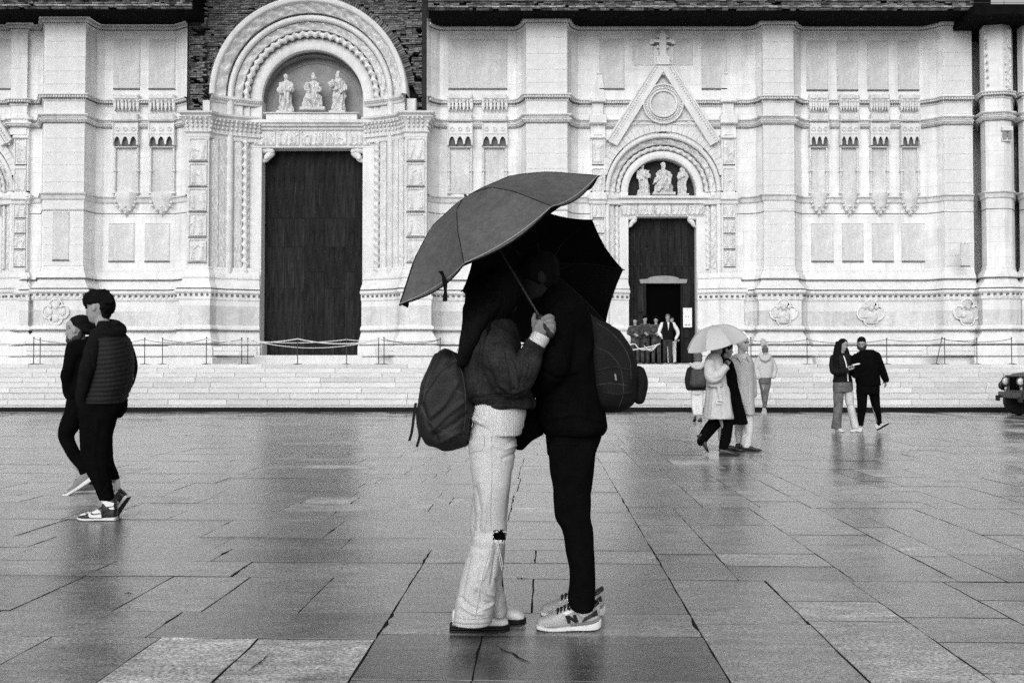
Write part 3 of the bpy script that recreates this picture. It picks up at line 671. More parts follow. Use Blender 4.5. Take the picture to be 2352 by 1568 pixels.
# ---------------- the main portal
XC = -7.57; zc = P(706, 216, 36.9)[2]
portal = MB()
prof = [(4.42, 37.75), (4.42, 36.78), (3.61, 36.78), (3.61, 36.95)]+sub((3.58, 36.97), (3.13, 37.3))+roll(3.13, 2.89, 37.32, 37.42)+sub((2.86, 37.45), (2.60, 37.55))+[(2.60, 37.66), (2.36, 37.66), (2.36, 37.75), (1.92, 37.75), (1.92, 38.35)]
zb_, zt_ = Z(640, 36.8), Z(303, 36.8)
jamb(portal, prof, XC, zb_, zt_, -1); pm = portal.build('main_portal', 'marble_carved', church)
portal = MB(); jamb(portal, prof, XC, zb_, zt_, 1); portal.build('splayed_jamb', 'marble_carved', pm)
for sg in (-1, 1): portal = MB(); jamb(portal, prof[2:], XC, Z(262, 36.8), zc, sg); portal.build('springing_block', 'marble_carved', pm)
for sg in (-1, 1):
    for za_, zb2_ in ((Z(789, 37.5), Z(298, 37.6)), (Z(262, 37), zc)): pj = MB(); jamb(pj, [(2.361, 37.745), (1.915, 37.745), (1.915, 38.34)], XC, za_, zb2_, sg); pj.build('door_jamb', 'marble_white', pm)
# plinth and cornices of the jambs
pprof = [(-4.42, 37.75), (-4.42, 36.78), (-3.61, 36.78), (-3.5, 37.0), (-3.13, 37.28), (-2.60, 37.5), (-2.36, 37.62), (-1.98, 37.75), (-1.98, 38.3)]
for sg in (-1, 1):
    pl = np.array([(XC+r, Y) for r, Y in pprof]) if sg < 0 else np.array([(XC-r, Y) for r, Y in pprof[::-1]])
    core_in = pl[:-1] if sg < 0 else pl[1:]
    M = MB(); sweep(M, core_in, [(d*.8, Z(y, 37.0-d)) for d, y in PLN][::-1]); sweep(M, pl, [(0.001, Z0), (0.001, Z(640))]); M.build('portal_plinth', 'marble_white', pm)
    M = MB(); sweep(M, core_in, [(d*.8+.003, Z(y, 37-d)) for d, y in [(.244, 745), (.244, 691)]]); M.build('plinth_panel', 'marble_grey', pm)
    M = MB()
    for (d, a, b) in [(.37, 662.0, 663.6), (.455, 791, 792.3), (.57, 818.2, 819.3), (.40, 757.6, 758.4)]: sweep(M, core_in, [(d*.8-.1, Z(b, 37-d)), (d*.8, Z(b, 37-d)), (d*.8, Z(a, 37-d)), (d*.8-.1, Z(a, 37-d))])
    M.build('dark_line', 'dark_stone', pm, kind='stuff')
    dentils('bead_row', 676, 681, .235, .04, .2, .09, 'dark_stone', [core_in], pm)
    M = MB(); sweep(M, pl[:-1] if sg < 0 else pl[1:], [(0, Z(316, 36.8)), (.02, Z(313, 36.8)), (.02, Z(306, 36.8)), (.10, Z(304, 36.8)), (.10, Z(302, 36.8)), (.03, Z(301, 36.8)), (.05, Z(290, 36.8)), (.10, Z(281, 36.8)), (.20, Z(273, 36.8)), (.26, Z(271.5, 36.8)), (.26, Z(270, 36.8)),
        (.12, Z(269, 36.8)), (.16, Z(266, 36.8)), (.28, Z(263, 36.8)), (.30, Z(259, 36.8)), (-.1, Z(258.6, 36.8))]); M.build('jamb_capital', 'marble_white', pm)
    M = MB()
    for x, y, dx, dy in zip(*along(core_in, .17, .05)):
        for (zz, o, r) in [(300, .0, .045), (290, .04, .05), (281, .10, .05), (273.5, .17, .05)]: M.sphere((x+dy*o, y-dx*o, Z(zz, 36.8)), (r*1.1, r, r*1.3), 6, 5)
    M.build('capital_leaves', 'marble_carved', pm, kind='stuff')
    M = MB(); sweep(M, (pl[2:-1] if sg < 0 else pl[1:-2]), [(0, Z(233, 36.9)), (.03, Z(231, 36.9)), (.05, Z(225, 36.9)), (.13, Z(222, 36.9)), (.14, Z(217, 36.9)), (-.1, Z(216.6, 36.9))]); M.build('impost', 'marble_carved', pm)
    dentils('bead_row', 222, 228, .06, .04, .08, .045, 'marble_grey', [(pl[2:-1] if sg < 0 else pl[1:-2])], pm)
    # pier relief panels
    cx = XC+sg*4.015
    for i, (a, b) in enumerate([(319, 367), (377, 425), (435, 483), (493, 541), (551, 599)]):
        M = MB(); relief(M, cx-.33, cx+.33, Z(b, 36.75), Z(a, 36.75), 36.775, .05, 11+i+(20 if sg > 0 else 0)); M.build('relief_panel', 'marble_carved', pm)
        M = MB(); M.cham(cx-.35, cx+.35, 36.72, 36.78, Z(b+4.2, 36.75), Z(b+2.8, 36.75), .005); M.build('panel_ledge', 'dark_stone', pm)
    # carved strips
    for (ra, rb, ya, yb, k) in [(3.55, 3.36, 36.97, 37.11, 0), (3.33, 3.17, 37.13, 37.26, 1), (2.84, 2.63, 37.43, 37.53, 2)]:
        M = MB(); n = 180; m = 7; g = np.zeros((n, m, 3)); zz = np.linspace(Z(636, 37), Z(316, 37), n)
        for j in range(m):
            q = j/(m-1); r = ra+(rb-ra)*q; w = (.7*np.sin(zz*17+k+j*1.1)+vn(np.stack([zz*11, np.full(n, j*.9), np.full(n, k*3.3+sg)], 1), k))*.016*(0 < j < m-1)
            g[:, j] = np.stack([np.full(n, XC+sg*r), np.full(n, ya+(yb-ya)*q-.012)-w, zz], 1)
        M.grid(g if sg > 0 else g[:, ::-1]); M.build('carved_strip', 'marble_carved', pm)
    M = MB(); rope(M, (XC+sg*2.48, 37.60, Z(634, 37.6)), (XC+sg*2.48, 37.60, Z(312, 37.6)), .15, .30, 1, 16, .55); M.build('twisted_column', 'marble_white', pm, smooth=False)
# arch rings
def ring(name, pr, mt, amp=0, seed=0, smooth=True, parent=None, Xc=XC, z=zc, n=90):
    M = MB(); revolve(M, pr, Xc, z, n=n, amp=amp, seed=seed); return M.build(name, mt, parent or pm, smooth=smooth)
ring('arch_edge', [(3.70, 37.8), (3.66, 36.86), (3.61, 36.82), (3.57, 36.86), (3.52, 36.84), (3.46, 36.90), (3.44, 36.98)], 'marble_white')
ring('carved_arch', sub((3.45, 36.98), (3.13, 37.24), 8), 'marble_carved', .07, 3, n=260)
ring('arch_groove', [(3.14, 37.2), (3.12, 37.4), (3.10, 37.4)], 'dark_stone'); ring('arch_roll', roll(3.11, 2.90, 37.32, 37.42), 'marble_white')
ring('arch_groove', [(2.91, 37.35), (2.885, 37.52), (2.86, 37.5)], 'dark_stone')
ring('carved_arch', sub((2.88, 37.44), (2.60, 37.56), 7), 'marble_carved', .075, 5, n=240)
ring('arch_groove', [(2.61, 37.5), (2.605, 37.75), (2.38, 37.75), (2.35, 37.70)], 'marble_grey')
M = MB(); rope_arc(M, XC, zc, 2.47, 37.60, .155, .30, amp=.55, seg=16); M.build('twisted_arch', 'marble_white', pm)
ring('plain_arch', [(2.37, 37.78), (2.36, 37.74), (1.94, 37.74), (1.92, 37.76), (1.92, 38.5)], 'marble_white')
vs_ = MB()
# lunette
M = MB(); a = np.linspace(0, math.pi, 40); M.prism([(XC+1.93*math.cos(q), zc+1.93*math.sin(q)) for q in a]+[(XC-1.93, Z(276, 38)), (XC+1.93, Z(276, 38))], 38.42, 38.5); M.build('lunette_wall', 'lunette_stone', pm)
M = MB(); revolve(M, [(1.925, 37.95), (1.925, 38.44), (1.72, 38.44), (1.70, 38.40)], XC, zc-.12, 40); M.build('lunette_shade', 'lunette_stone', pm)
# lintel
zl0, zl1 = Z(340, 37.75), Z(298, 37.7)
M = MB(); M.cham(XC-2.37, XC+2.37, 37.73, 38.4, zl0, zl1, .02); M.build('lintel', 'marble_white', pm)
for i in range(5):
    w = 4.5/5; x = XC-2.25+w*i
    M = MB(); relief(M, x+.05, x+w-.05, Z(333, 37.7), Z(300, 37.7), 37.725, .055, 50+i, nx=34, nz=20); M.build('relief_panel', 'marble_carved', pm)
M = MB(); M.grid([[(x, y, z) for (y, z) in [(37.72, Z(299, 37.6)), (37.66, Z(297, 37.6)), (37.64, Z(292, 37.6)), (37.58, Z(291, 37.6)), (37.56, Z(286, 37.6)), (37.46, Z(283, 37.6)), (37.44, Z(277, 37.6)), (38.4, Z(276.5, 37.6))]] for x in (XC-2.6, XC+2.6)]); M.build('lintel_cornice', 'marble', pm)
M = MB(); M.box(XC-2.6, XC+2.6, 37.565, 37.7, Z(290.9, 37.6), Z(290, 37.6)); M.build('dark_line', 'dark_stone', pm, kind='stuff')
bx('statue_shelf', 'marble_white', pm, (XC-1.72, XC+1.72, 37.55, 38.3, Z(276, 37.6), Z(262, 37.6)), (XC-1.80, XC+1.80, 37.48, 38.3, Z(262, 37.6), Z(259.5, 37.6)), c=.02)
for sg in (-1, 1):
    M = MB(); x = XC+sg*1.92
    M.tube([(x, 37.95, Z(344, 37.9)), (x-sg*.28, 37.9, Z(346, 37.9)), (x-sg*.36, 37.88, Z(353, 37.9)), (x-sg*.20, 37.9, Z(360, 37.9)), (x-sg*.14, 37.9, Z(367, 37.9)), (x, 37.95, Z(371, 37.9))], [.14, .13, .12, .13, .10, .06], 10); M.sphere((x-sg*.38, 37.82, Z(349, 37.9)), .1); M.sphere((x-sg*.16, 37.82, Z(364, 37.9)), .09)
    M.build('bracket', 'marble_white', pm, smooth=True)
# doors: two leaves of planks
def door(Xc, hw, Yd, z0, z1, parent, seed, hole=None):
    R = random.Random(seed); M = MB(); M.box(Xc-hw-.05, Xc+hw+.05, Yd+.12, Yd+.16, z0-.1, z1+.1); o = M.build('door', 'void' if hole else 'tar_board', parent)
    np_ = 5
    for sg in (-1, 1):
        for i in range(np_):
            w = hw/np_; x0 = Xc+(sg*w*i if sg > 0 else -w*(i+1)); zcuts = [z0]+sorted(z0+(z1-z0)*q for q in ([.32, .52, .66] if R.random() < .6 else [.4, .66]))+[z1]
            for a, b in zip(zcuts[:-1], zcuts[1:]):
                if hole and x0+w > hole[0]+.05 and x0 < hole[1]-.05:
                    if b <= hole[2]: continue
                    a = max(a, hole[2])
                M = MB(); M.cham(x0+.0025, x0+w-.0025, Yd+R.uniform(0, .005), Yd+.1, a+.003, b-.003, .005)
                worn = (b-z0)/(z1-z0) < .55 and sg < 0 and i >= 1
                M.build('plank', 'door_worn' if worn or R.random() < .15 else 'door_wood', o, origin=(x0+w/2, Yd, a))
    M = MB(); R5 = random.Random(seed+3)
    for i in range(70):
        x = Xc+R5.uniform(-hw+.1, hw-.1); z = z0+.3+(z1-z0-.6)*R5.random()
        if hole and hole[0]-.1 < x < hole[1]+.1 and z < hole[2]+.1: continue
        M.sphere((x, Yd, z), (.022, .012, .022), 6, 4)
    M.build('studs', 'iron', o, kind='stuff'); M = MB()
    for i in range(60):
        x = Xc+hw*R5.choice([R5.uniform(-.75, -.25), R5.uniform(-.95, .95)]); za = z0+(z1-z0)*R5.uniform(.02, .8); h = R5.uniform(.1, .9)
        if hole and hole[0]-.1 < x < hole[1]+.1 and za < hole[2]+.3: continue
        w = R5.uniform(.002, .007); M.prism([(x-w, za), (x+w, za), (x+w*.3+R5.uniform(-.01, .01), min(za+h, z1-.1)), (x-w*.3, min(za+h, z1-.1))], Yd-.0015, Yd+.02)
    M.build('scratches', 'scratch', o, kind='stuff')
    return o
door(XC, 1.93, 38.3, Z(815, 38.2), Z(339, 38.2), pm, 5)
bx('threshold', 'marble_white', pm, (XC-2.02, XC-1.80, 37.5, 38.3, Z(816, 37.8), Z(790, 37.8)), (XC+1.80, XC+2.02, 37.5, 38.3, Z(816, 37.8), Z(790, 37.8)), (XC-2.0, XC+2.0, 37.2, 38.3, PZ-.01, Z(816, 37.8)), c=.02)
# ---------------- the smaller portals
def small_portal(Xc, seed, vis=True):
    zc2 = P(1524, 441.6, 38.0)[2]; YF = 37.68; Q = lambda y, Y=37.7: Z(y, Y)
    pr = [(2.75, 37.9), (2.75, YF), (2.2, YF), (2.2, 37.76)]+roll(2.19, 2.03, 37.78, 37.86)+sub((2.02, 37.87), (1.84, 37.93), 4)+[(1.83, 38.02), (1.62, 38.02), (1.62, 38.0), (1.30, 38.0), (1.30, 38.5)]
    o = None
    for sg in (-1, 1):
        for p_, za_, zb2_ in ((pr, Z0, Z(470, 37.8)), (pr, Z(456, 37.8), zc2), (pr[:3]+[(2.2, 37.9)], Z(456, 37.8), Z(285, 37.8))):
            M = MB(); jamb(M, p_, Xc, za_, zb2_, sg); q = M.build('splayed_jamb' if o else 'side_portal', 'marble', o or church); o = o or q
        M = MB(); jamb(M, [(1.625, 37.995), (1.295, 37.995), (1.295, 38.5)], Xc, Z(820, 37.9), Z(497, 37.9), sg); M.build('door_jamb', 'marble_white', o)
    for sg in (-1, 1):
        cx = Xc+sg*2.475
        for i, (a, b) in enumerate([(320, 378), (388, 443), (469, 500), (503, 535), (539, 571), (575, 612)]):
            M = MB(); relief(M, cx-.22, cx+.22, Q(b), Q(a), YF-.005, .05, seed+i+(9 if sg > 0 else 0), nx=20, nz=30); M.build('relief_panel', 'marble_carved', o)
            M = MB(); M.box(cx-.23, cx+.23, YF-.03, YF, Q(b)-.035, Q(b)-.012); M.build('panel_ledge', 'dark_stone', o)
        bx('strip_cap', 'marble', o, (cx-.30, cx+.30, YF-.08, 37.9, Q(319), Q(312)), (cx-.33, cx+.33, YF-.14, 37.9, Q(460), Q(443)), (cx-.33, cx+.33, YF-.18, 37.9, Q(286), Q(266)), (cx-.31, cx+.31, YF-.14, 37.9, Q(236), Q(227)), (cx-.22, cx+.22, YF+.02, 37.9, Q(265.5), Q(236.5)), c=.03)
        M = MB(); a = np.linspace(0, math.pi, 12); M.prism([(cx+.17*math.cos(q), Q(311)+.15*math.sin(q)) for q in a], YF-.06, YF); M.build('shell_niche', 'marble', o)
        M = MB(); M.prism([(cx-.28, Q(227)), (cx+.28, Q(227)), (cx-sg*.08+.1, Q(170)), (cx-sg*.08-.1, Q(170))], 37.80, 37.9); M.sphere((cx-sg*.08, 37.82, Q(166)), (.1, .05, .05), 8, 6); M.build('buttress_slab', 'marble', o)
        M = MB(); rope(M, (Xc+sg*1.725, 37.98, Q(616)), (Xc+sg*1.725, 37.98, Q(470)), .085, .26, 1, 10, .4); M.build('twisted_column', 'marble_white', o)
        M = MB(); n = 90; g = np.zeros((n, 6, 3)); zz = np.linspace(Q(616), Q(468), n)
        for j in range(6):
            r = 2.01-.17*j/5; g[:, j] = np.stack([np.full(n, Xc+sg*r), 37.86+.06*j/5-.03*(.5+.7*np.sin(zz*19+j*1.3)+.5*vn(np.stack([zz*12, np.full(n, j*1.), np.full(n, sg)], 1), 4))*(0 < j < 5), zz], 1)
        M.grid(g if sg > 0 else g[:, ::-1]); M.build('carved_strip', 'marble_carved', o)
        pl = [(-2.78, 37.85), (-2.78, YF-.02), (-2.2, YF-.02), (-2.15, 37.72), (-1.62, 37.9), (-1.36, 37.98), (-1.36, 38.4)]
        pl = np.array([(Xc+r, Y) for r, Y in pl]) if sg < 0 else np.array([(Xc-r, Y) for r, Y in pl[::-1]]); ci = pl[:-1] if sg < 0 else pl[1:]
        M = MB(); sweep(M, ci, [(d*.75, Z(y, 37.7-d)) for d, y in PLN if y > 620][::-1]); sweep(M, pl, [(0, Z0), (0, Z(640))]); M.build('portal_plinth', 'marble_white', o)
        dentils('bead_row', 676, 681, .22, .04, .2, .09, 'dark_stone', [ci], o)
        M = MB(); sweep(M, ci, [(0, Z(470, 37.8)), (.03, Z(468, 37.8)), (.04, Z(460, 37.8)), (.1, Z(457, 37.8)), (.12, Z(449, 37.8)), (-.1, Z(448, 37.8))]); M.build('impost', 'marble', o)
    rg = lambda nm, pr, mt, amp=0, n=80: ring(nm, pr, mt, amp, seed, True, o, Xc, zc2, n)
    M = MB(); 
    for i in range(29):                                        # voussoirs
        t0 = math.radians(14+152*i/29); t1 = math.radians(14+152*(i+1)/29)-.004
        revolve(M, [(2.19, 37.78), (2.2, 37.69), (2.47, 37.69), (2.5, 37.78)], Xc, zc2+.06, 4, t0, t1)
    M.build('voussoirs', 'marble_white', o, kind='stuff')
    rg('arch_roll', roll(2.19, 2.03, 37.74, 37.82, 9), 'marble_white'); rg('arch_groove', [(2.03, 37.8), (2.02, 37.92), (1.99, 37.9)], 'dark_stone')
    rg('carved_arch', sub((2.02, 37.87), (1.80, 37.95), 6), 'marble_carved', .07, 190); rg('arch_groove', [(1.82, 37.9), (1.81, 38.1), (1.6, 38.1)], 'marble_grey')
    M = MB(); rope_arc(M, Xc, zc2, 1.69, 38.0, .10, .27, amp=.42); M.build('twisted_arch', 'marble_carved', o)
    rg('plain_arch', [(1.58, 38.06), (1.57, 38.0), (1.31, 38.0), (1.30, 38.02), (1.30, 38.5)], 'marble_white')
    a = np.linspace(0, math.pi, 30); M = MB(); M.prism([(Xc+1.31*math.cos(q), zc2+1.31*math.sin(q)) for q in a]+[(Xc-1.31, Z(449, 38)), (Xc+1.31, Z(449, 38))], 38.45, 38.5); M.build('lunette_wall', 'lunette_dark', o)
    bx('lintel_cornice', 'marble_white', o, (Xc-1.9, Xc+1.9, 37.72, 38.45, Z(455, 37.7), Z(449, 37.7)), (Xc-1.72, Xc+1.72, 37.84, 38.4, Z(467, 37.8), Z(455.4, 37.8)), c=.02)
    M = MB(); M.cham(Xc-1.62, Xc+1.62, 37.97, 38.45, Z(497, 37.9), Z(467, 37.9), .02); M.build('lintel', 'marble_white', o)
    for i in range(5):
        w = 3.2/5; x = Xc-1.6+w*i; M = MB(); relief(M, x+.02, x+w-.02, Z(493, 37.9), Z(469, 37.9), 37.955, .05, seed+70+i, nx=30, nz=18); M.build('relief_panel', 'marble_carved', o)
    for sg in (-1, 1):
        M = MB(); x = Xc+sg*1.30
        M.tube([(x, 38.1, Z(499, 38)), (x-sg*.2, 38.05, Z(500, 38)), (x-sg*.26, 38.03, Z(505, 38)), (x-sg*.15, 38.05, Z(511, 38)), (x-sg*.1, 38.05, Z(517, 38)), (x, 38.1, Z(521, 38))], [.1, .09, .085, .09, .07, .04], 10); M.sphere((x-sg*.27, 37.98, Z(502, 38)), .07); M.build('bracket', 'marble_white', o, smooth=True)
    # gable
    zA = Q(146); zB = Q(322); ax_ = .33; xB = 2.15
    def band(M, o0, o1, y0, y1):
        # sloping band between two offsets measured inwards
        for sg in (-1, 1):
            sl = np.array([xB-ax_, zB-zA]); sl /= np.linalg.norm(sl); nn = np.array([sl[1], -sl[0]]);
            if nn[0] > 0: nn = -nn
            q = []
            for o_ in (o0, o1):
                a = np.array([ax_, zA])+nn*o_; t = -a[0]/sl[0] if o_ > .3 else 0; top = a+sl*max(t, 0) if a[0] < 0 else a
                q.append((top, np.array([xB, zB])+nn*o_))
            pts = [q[0][0], q[0][1], q[1][1], q[1][0]]
            M.prism([(Xc+sg*p_[0], p_[1]) for p_ in pts], y0, y1)
    M = MB(); band(M, 0, .26, 37.62, 37.9); M.box(Xc-ax_+.01, Xc+ax_-.01, 37.627, 37.9, zA-.45, zA-.002); M.box(Xc-ax_-.05, Xc+ax_+.05, 37.56, 37.9, zA-.08, zA); g_ = M.build('gable', 'marble_carved', o)
    M = MB(); band(M, .02, .07, 37.58, 37.7); M.build('gable_edge', 'marble_white', o)
    M = MB(); band(M, .27, .46, 37.56, 37.88); M.build('gable_roll', 'marble_white', o)
    M = MB(); M.prism([(Xc, zA-.55), (Xc-1.95, zB+.1), (Xc-1.5, zc2+1.6), (Xc, zc2+2.3), (Xc+1.5, zc2+1.6), (Xc+1.95, zB+.1)], 37.75, 37.9); M.build('gable_field', 'marble_red', o)
    for sg in (-1, 1):
        M = MB(); M.prism([(Xc+sg*.72, Q(274)), (Xc+sg*1.28, Q(291)), (Xc+sg*.95, Q(272))], 37.70, 37.8); M.build('gable_inset', 'marble_grey', o)
    M = MB(); n = 60
    for sg in (-1, 1):                                          # leaf beads up the slope
        for i in range(34):
            t = i/33; M.sphere((Xc+sg*(ax_-.08+(xB-ax_)*t), 37.60, zA-.18+(zB-zA)*t), (.035, .03, .035), 5, 4)
    M.build('gable_beads', 'marble_white', o, kind='stuff')
    c = P(1523.5, 238.5, 37.6); cz = c[2]; th = np.linspace(0, 2*math.pi, 49)
    def circ(M, r, rad, y): M.tube([(Xc+r*math.cos(q), y, cz+r*math.sin(q)) for q in th], rad, 8, 1, round_ends=False, smooth=False)
    M = MB(); circ(M, .74, .035, 37.60); circ(M, .60, .02, 37.60); circ(M, .50, .04, 37.58); M.prism([(Xc+.74*math.cos(q), cz+.74*math.sin(q)) for q in th[:-1]], 37.64, 37.8); r_ = M.build('roundel', 'marble_white', o)
    M = MB()
    for q in np.linspace(0, 2*math.pi, 45)[:-1]: M.sphere((Xc+.67*math.cos(q), 37.62, cz+.67*math.sin(q)), (.033, .03, .033), 6, 5)
    M.build('roundel_beads', 'marble_carved', r_, kind='stuff')
    M = MB(); M.prism([(Xc+.49*math.cos(q), cz+.49*math.sin(q)) for q in th[:-1]], 37.625, 37.63); M.build('roundel_disc', 'marble_red', r_)
    M = MB(); z1 = zA
    M.box(Xc-.25, Xc+.25, 37.62, 37.85, zA, zA+.25); M.box(Xc-.13, Xc+.13, 37.66, 37.84, zA+.25, Q(77)); M.box(Xc-.36, Xc+.36, 37.67, 37.83, Q(98), Q(92)); M.box(Xc-.18, Xc+.18, 37.65, 37.845, Q(130), Q(127))
    for x, z in [(-.40, Q(95)), (.40, Q(95)), (0, Q(74))]: M.sphere((Xc+x, 37.75, z), (.12, .09, .12), 8, 6)
    for s1 in (-1, 1):
        for s2 in (-1, 1): M.sphere((Xc+s1*.18, 37.75, Q(95)+s2*.2), (.07, .07, .07), 6, 5)
    M.build('cross', 'marble', o)
    for x0, x1, y_ in [(-.42, -.15, 99.5), (.15, .42, 99.5)]:
        M = MB(); M.box(Xc+x0, Xc+x1, 37.72, 37.85, Q(y_+2.5), Q(y_)); M.build('dark_line', 'dark_stone', o)  # dark strip below each arm of the cross
    return o
sp = small_portal(5.725, 100)
small_portal(-21.05, 200)
zd0, zd1 = PZ, Z(496, 38.4)
hx0 = P(1484, 750, 38.4)[0]; hx1 = P(1563, 750, 38.4)[0]; hz = Z(651, 38.4)
door(5.725, 1.31, 38.4, zd0, zd1, sp, 9, hole=(hx0, hx1, hz)); door(-21.05, 1.31, 38.4, zd0, zd1, sp, 19)
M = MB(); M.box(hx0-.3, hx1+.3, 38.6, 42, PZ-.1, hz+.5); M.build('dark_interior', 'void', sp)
M = MB(); a = np.linspace(0, math.pi, 14); cx = (hx0+hx1)/2
M.prism([(cx-.88, hz), (cx+.88, hz), (cx+.92, hz+.15), (cx+.6, hz+.17)]+[(cx+.6*math.cos(q), hz+.17+.12*math.sin(q)) for q in a]+[(cx-.6, hz+.17), (cx-.92, hz+.15)], 38.30, 38.42); M.build('wicket_head', 'lunette_stone', sp)
for x0, x1 in ((hx0-.46, hx0), (hx1, hx1+.46)):
    M = MB(); M.box(x0, x1, 38.33, 38.42, PZ, hz)
    o = M.build('wicket_leaf', 'door_wood', sp)
    for za, zb in [(PZ+.1, PZ+.9), (PZ+1.0, PZ+1.9), (PZ+2.0, hz-.1)]:
        M = MB(); M.cham(x0+.08, x1-.08, 38.30, 38.34, za, zb, .02); M.build('leaf_panel', 'door_worn', o)
M = MB(); M.box(4.43, 7.02, 37.0, 38.35, PZ-.01, PZ+.05); M.build('threshold', 'lunette_stone', sp)
# statues of the two lunettes
statue(656, 258, 37.98, 88, 'stand', 'robed stone figure standing left of the seated one in the big arch', 2)
statue(720, 249, 37.98, 82, 'seat', 'seated stone figure holding a child in the middle of the big arch', 7)
statue(777, 258, 37.98, 92, 'stand', 'robed stone figure holding a model, right of the seated one in the big arch', 3)
statue(1477, 446, 38.2, 70, 'stand', 'cloaked stone figure at the left of the small dark lunette', 4)
statue(1524, 443, 38.2, 72, 'seatlean', 'stone group of a seated figure with a limp body in the small dark lunette', 8)
statue(1568, 446, 38.2, 62, 'veil', 'veiled stone figure with bowed head at the right of the small dark lunette', 5)
# ---------------- brickwork
Rb = random.Random(5); bricks = []
x0b = P(436, 120, 37.6)[0]; x1b = P(472, 120, 37.6)[0]; x2b = P(937, 120, 37.6)[0]; x3b = P(970, 120, 37.6)[0]; x4b = P(980, 120, 37.6)[0]
zbr0, zbr1 = Z(257, 37.6), Z(-40, 37.6)
M = MB(); M.box(x0b-.4, x4b+.3, 37.9, 38.4, zbr1-1.6, zbr1)                # backing over the arch
for x0, x1 in ((x0b-.3, XC-3.0), (XC+3.0, x4b+.3)): M.box(x0, x1, 37.9, 38.4, zbr0-.2, zbr1-1.6)
M.box(x0b, x0b+.03, 37.3, 37.95, zbr0, zbr1); brickwall = M.build('brick_wall', 'mortar', church)
row = 0; z = zbr0
holes = [(454, 74), (449, 137), (451, 187), (448, 232), (963, 72), (957, 126), (961, 183), (962, 229)]
hw = [(P(a, b, 37.5)[0], P(a, b, 37.5)[2]) for a, b in holes]
while z < zbr1:
    x = x0b+Rb.uniform(-.2, 0); h = .062
    while x < x3b+.02:
        w = Rb.choice([.24, .24, .12, .2]); cx_, cz_ = x+w/2, z+h/2; r = math.hypot(cx_-XC, cz_-zc)
        strip = cx_ < x1b or cx_ > x2b
        ok = (r > 3.98 or (cz_ < zc and abs(cx_-XC) > 3.75)) and cx_ > x0b-.05
        if ok and not strip and r < 4.02: ok = False
        if any(abs(cx_-a) < .13 and abs(cz_-b) < .11 for a, b in hw): ok = False
        if Rb.random() < .04: ok = False
        yf = (37.5 if strip else 37.72)-Rb.uniform(0, .05)-(.05 if (row // 3) % 3 == 0 and strip else 0)
        if ok: bricks.append((max(x, x0b) if strip else x, min(x+w-.012, x3b) if cx_ > x2b else x+w-.012, yf, z, z+h-.008+Rb.uniform(-.006, .002), Rb.uniform(.55, 1.9)))
        x += w
    z += h+.006; row += 1
    if row % 9 == 0: z += .02
Rb.shuffle(bricks)
def bmesh_(b, M): M.cham(b[0], b[1], b[2], 37.95, b[3], b[4], .006, tone=b[5])
for b in bricks[:230]:
    M = MB(); bmesh_(b, M); M.build('brick', 'brick', brickwall, tones=True, origin=(b[0], b[2], b[3]))
M = MB()
for b in bricks[230:]: bmesh_(b, M)
for sg in (-1, 1):                                             # radial bricks round the arch
    for i in range(62):
        t = math.radians(8+i*1.35) if sg > 0 else math.pi-math.radians(8+i*1.35)
        r0, r1 = 3.68, 3.95+Rb.uniform(-.02, .03); dt = .0085; yy = 37.52-Rb.uniform(0, .06)
        v = [(XC+r*math.cos(t+q), y, zc+r*math.sin(t+q)) for y in (yy, 37.95) for r, q in ((r0, -dt), (r1, -dt), (r1, dt), (r0, dt))]
        M.add(v, [(0, 1, 2, 3), (7, 6, 5, 4), (0, 4, 5, 1), (1, 5, 6, 2), (2, 6, 7, 3), (3, 7, 4, 0)], Rb.uniform(.6, 1.8))
M.build('brickwork', 'brick', brickwall, tones=True, kind='stuff')
bx('springer_block', 'marble_white', pm, (XC-3.95, XC-3.62, 37.0, 37.9, Z(257, 36.9), Z(228, 36.9)), (XC+3.62, XC+4.0, 37.0, 37.9, Z(257, 36.9), Z(224, 36.9)), c=.05)
M = MB(); M.box(x3b+.01, x4b+.1, 37.45, 37.9, Z(256, 37.6), zbr1); M.build('shadow_gap', 'mortar', church)
# ---------------- projecting eaves with rough brick fronts
zE = P(500, 21, 36.0)[2]
def eave(pa, pb, zb, Yf=36.0, ext=0):
    xa = P(pa, 20, Yf)[0]; xb = P(pb, 20, Yf)[0]; M = MB(); M.box(xa, xb, Yf+.1, 38.6, zb, zb+1.6); o = M.build('eave', 'tar_board', church)
    M = MB(); R = random.Random(int(pa)+999); z = zb+.02; k = 0
    while z < zb+1.0:
        x = xa
        while x < xb-.05:
            w = min(R.choice([.24, .3, .2, .13]), xb-x); led = k in (1, 5)
            if R.random() < .9: M.cham(x, x+w-.012, Yf-(.10 if led else 0)-R.uniform(0, .04), Yf+.14, z, z+(.03 if led else .058), .005, tone=(R.uniform(1.6, 4.2) if led else R.uniform(.3, 1.9)))
            x += w
        z += .036 if k in (1, 5) else .068; k += 1
    M.build('eave_bricks', 'brick', o, tones=True, kind='stuff')
eave(-400, 441, zE); eave(984, 2235, zE-.05)
M = MB(); xa = P(2230, 20, 35.8)[0]; M.box(xa, xa+6, 35.5, 38.8, P(2300, 33, 35.5)[2], P(2300, 10, 35.5)[2]); M.box(xa, P(2282, 5, 36)[0], 36.2, 38.8, P(2300, 11, 36)[2], P(2300, -60, 36)[2]); M.build('corner_roof', 'tar_board', church)
M = MB(); za = P(2300, 8.5, 35.6)[2]; xx = xa
while xx < xa+5: M.box(xx, xx+.012, 35.6, 35.62, za-.1, za+.1); xx += 1.1
M.box(xa, xa+6, 35.6, 35.612, za+.03, za+.042); M.build('bird_wire', 'iron', church)
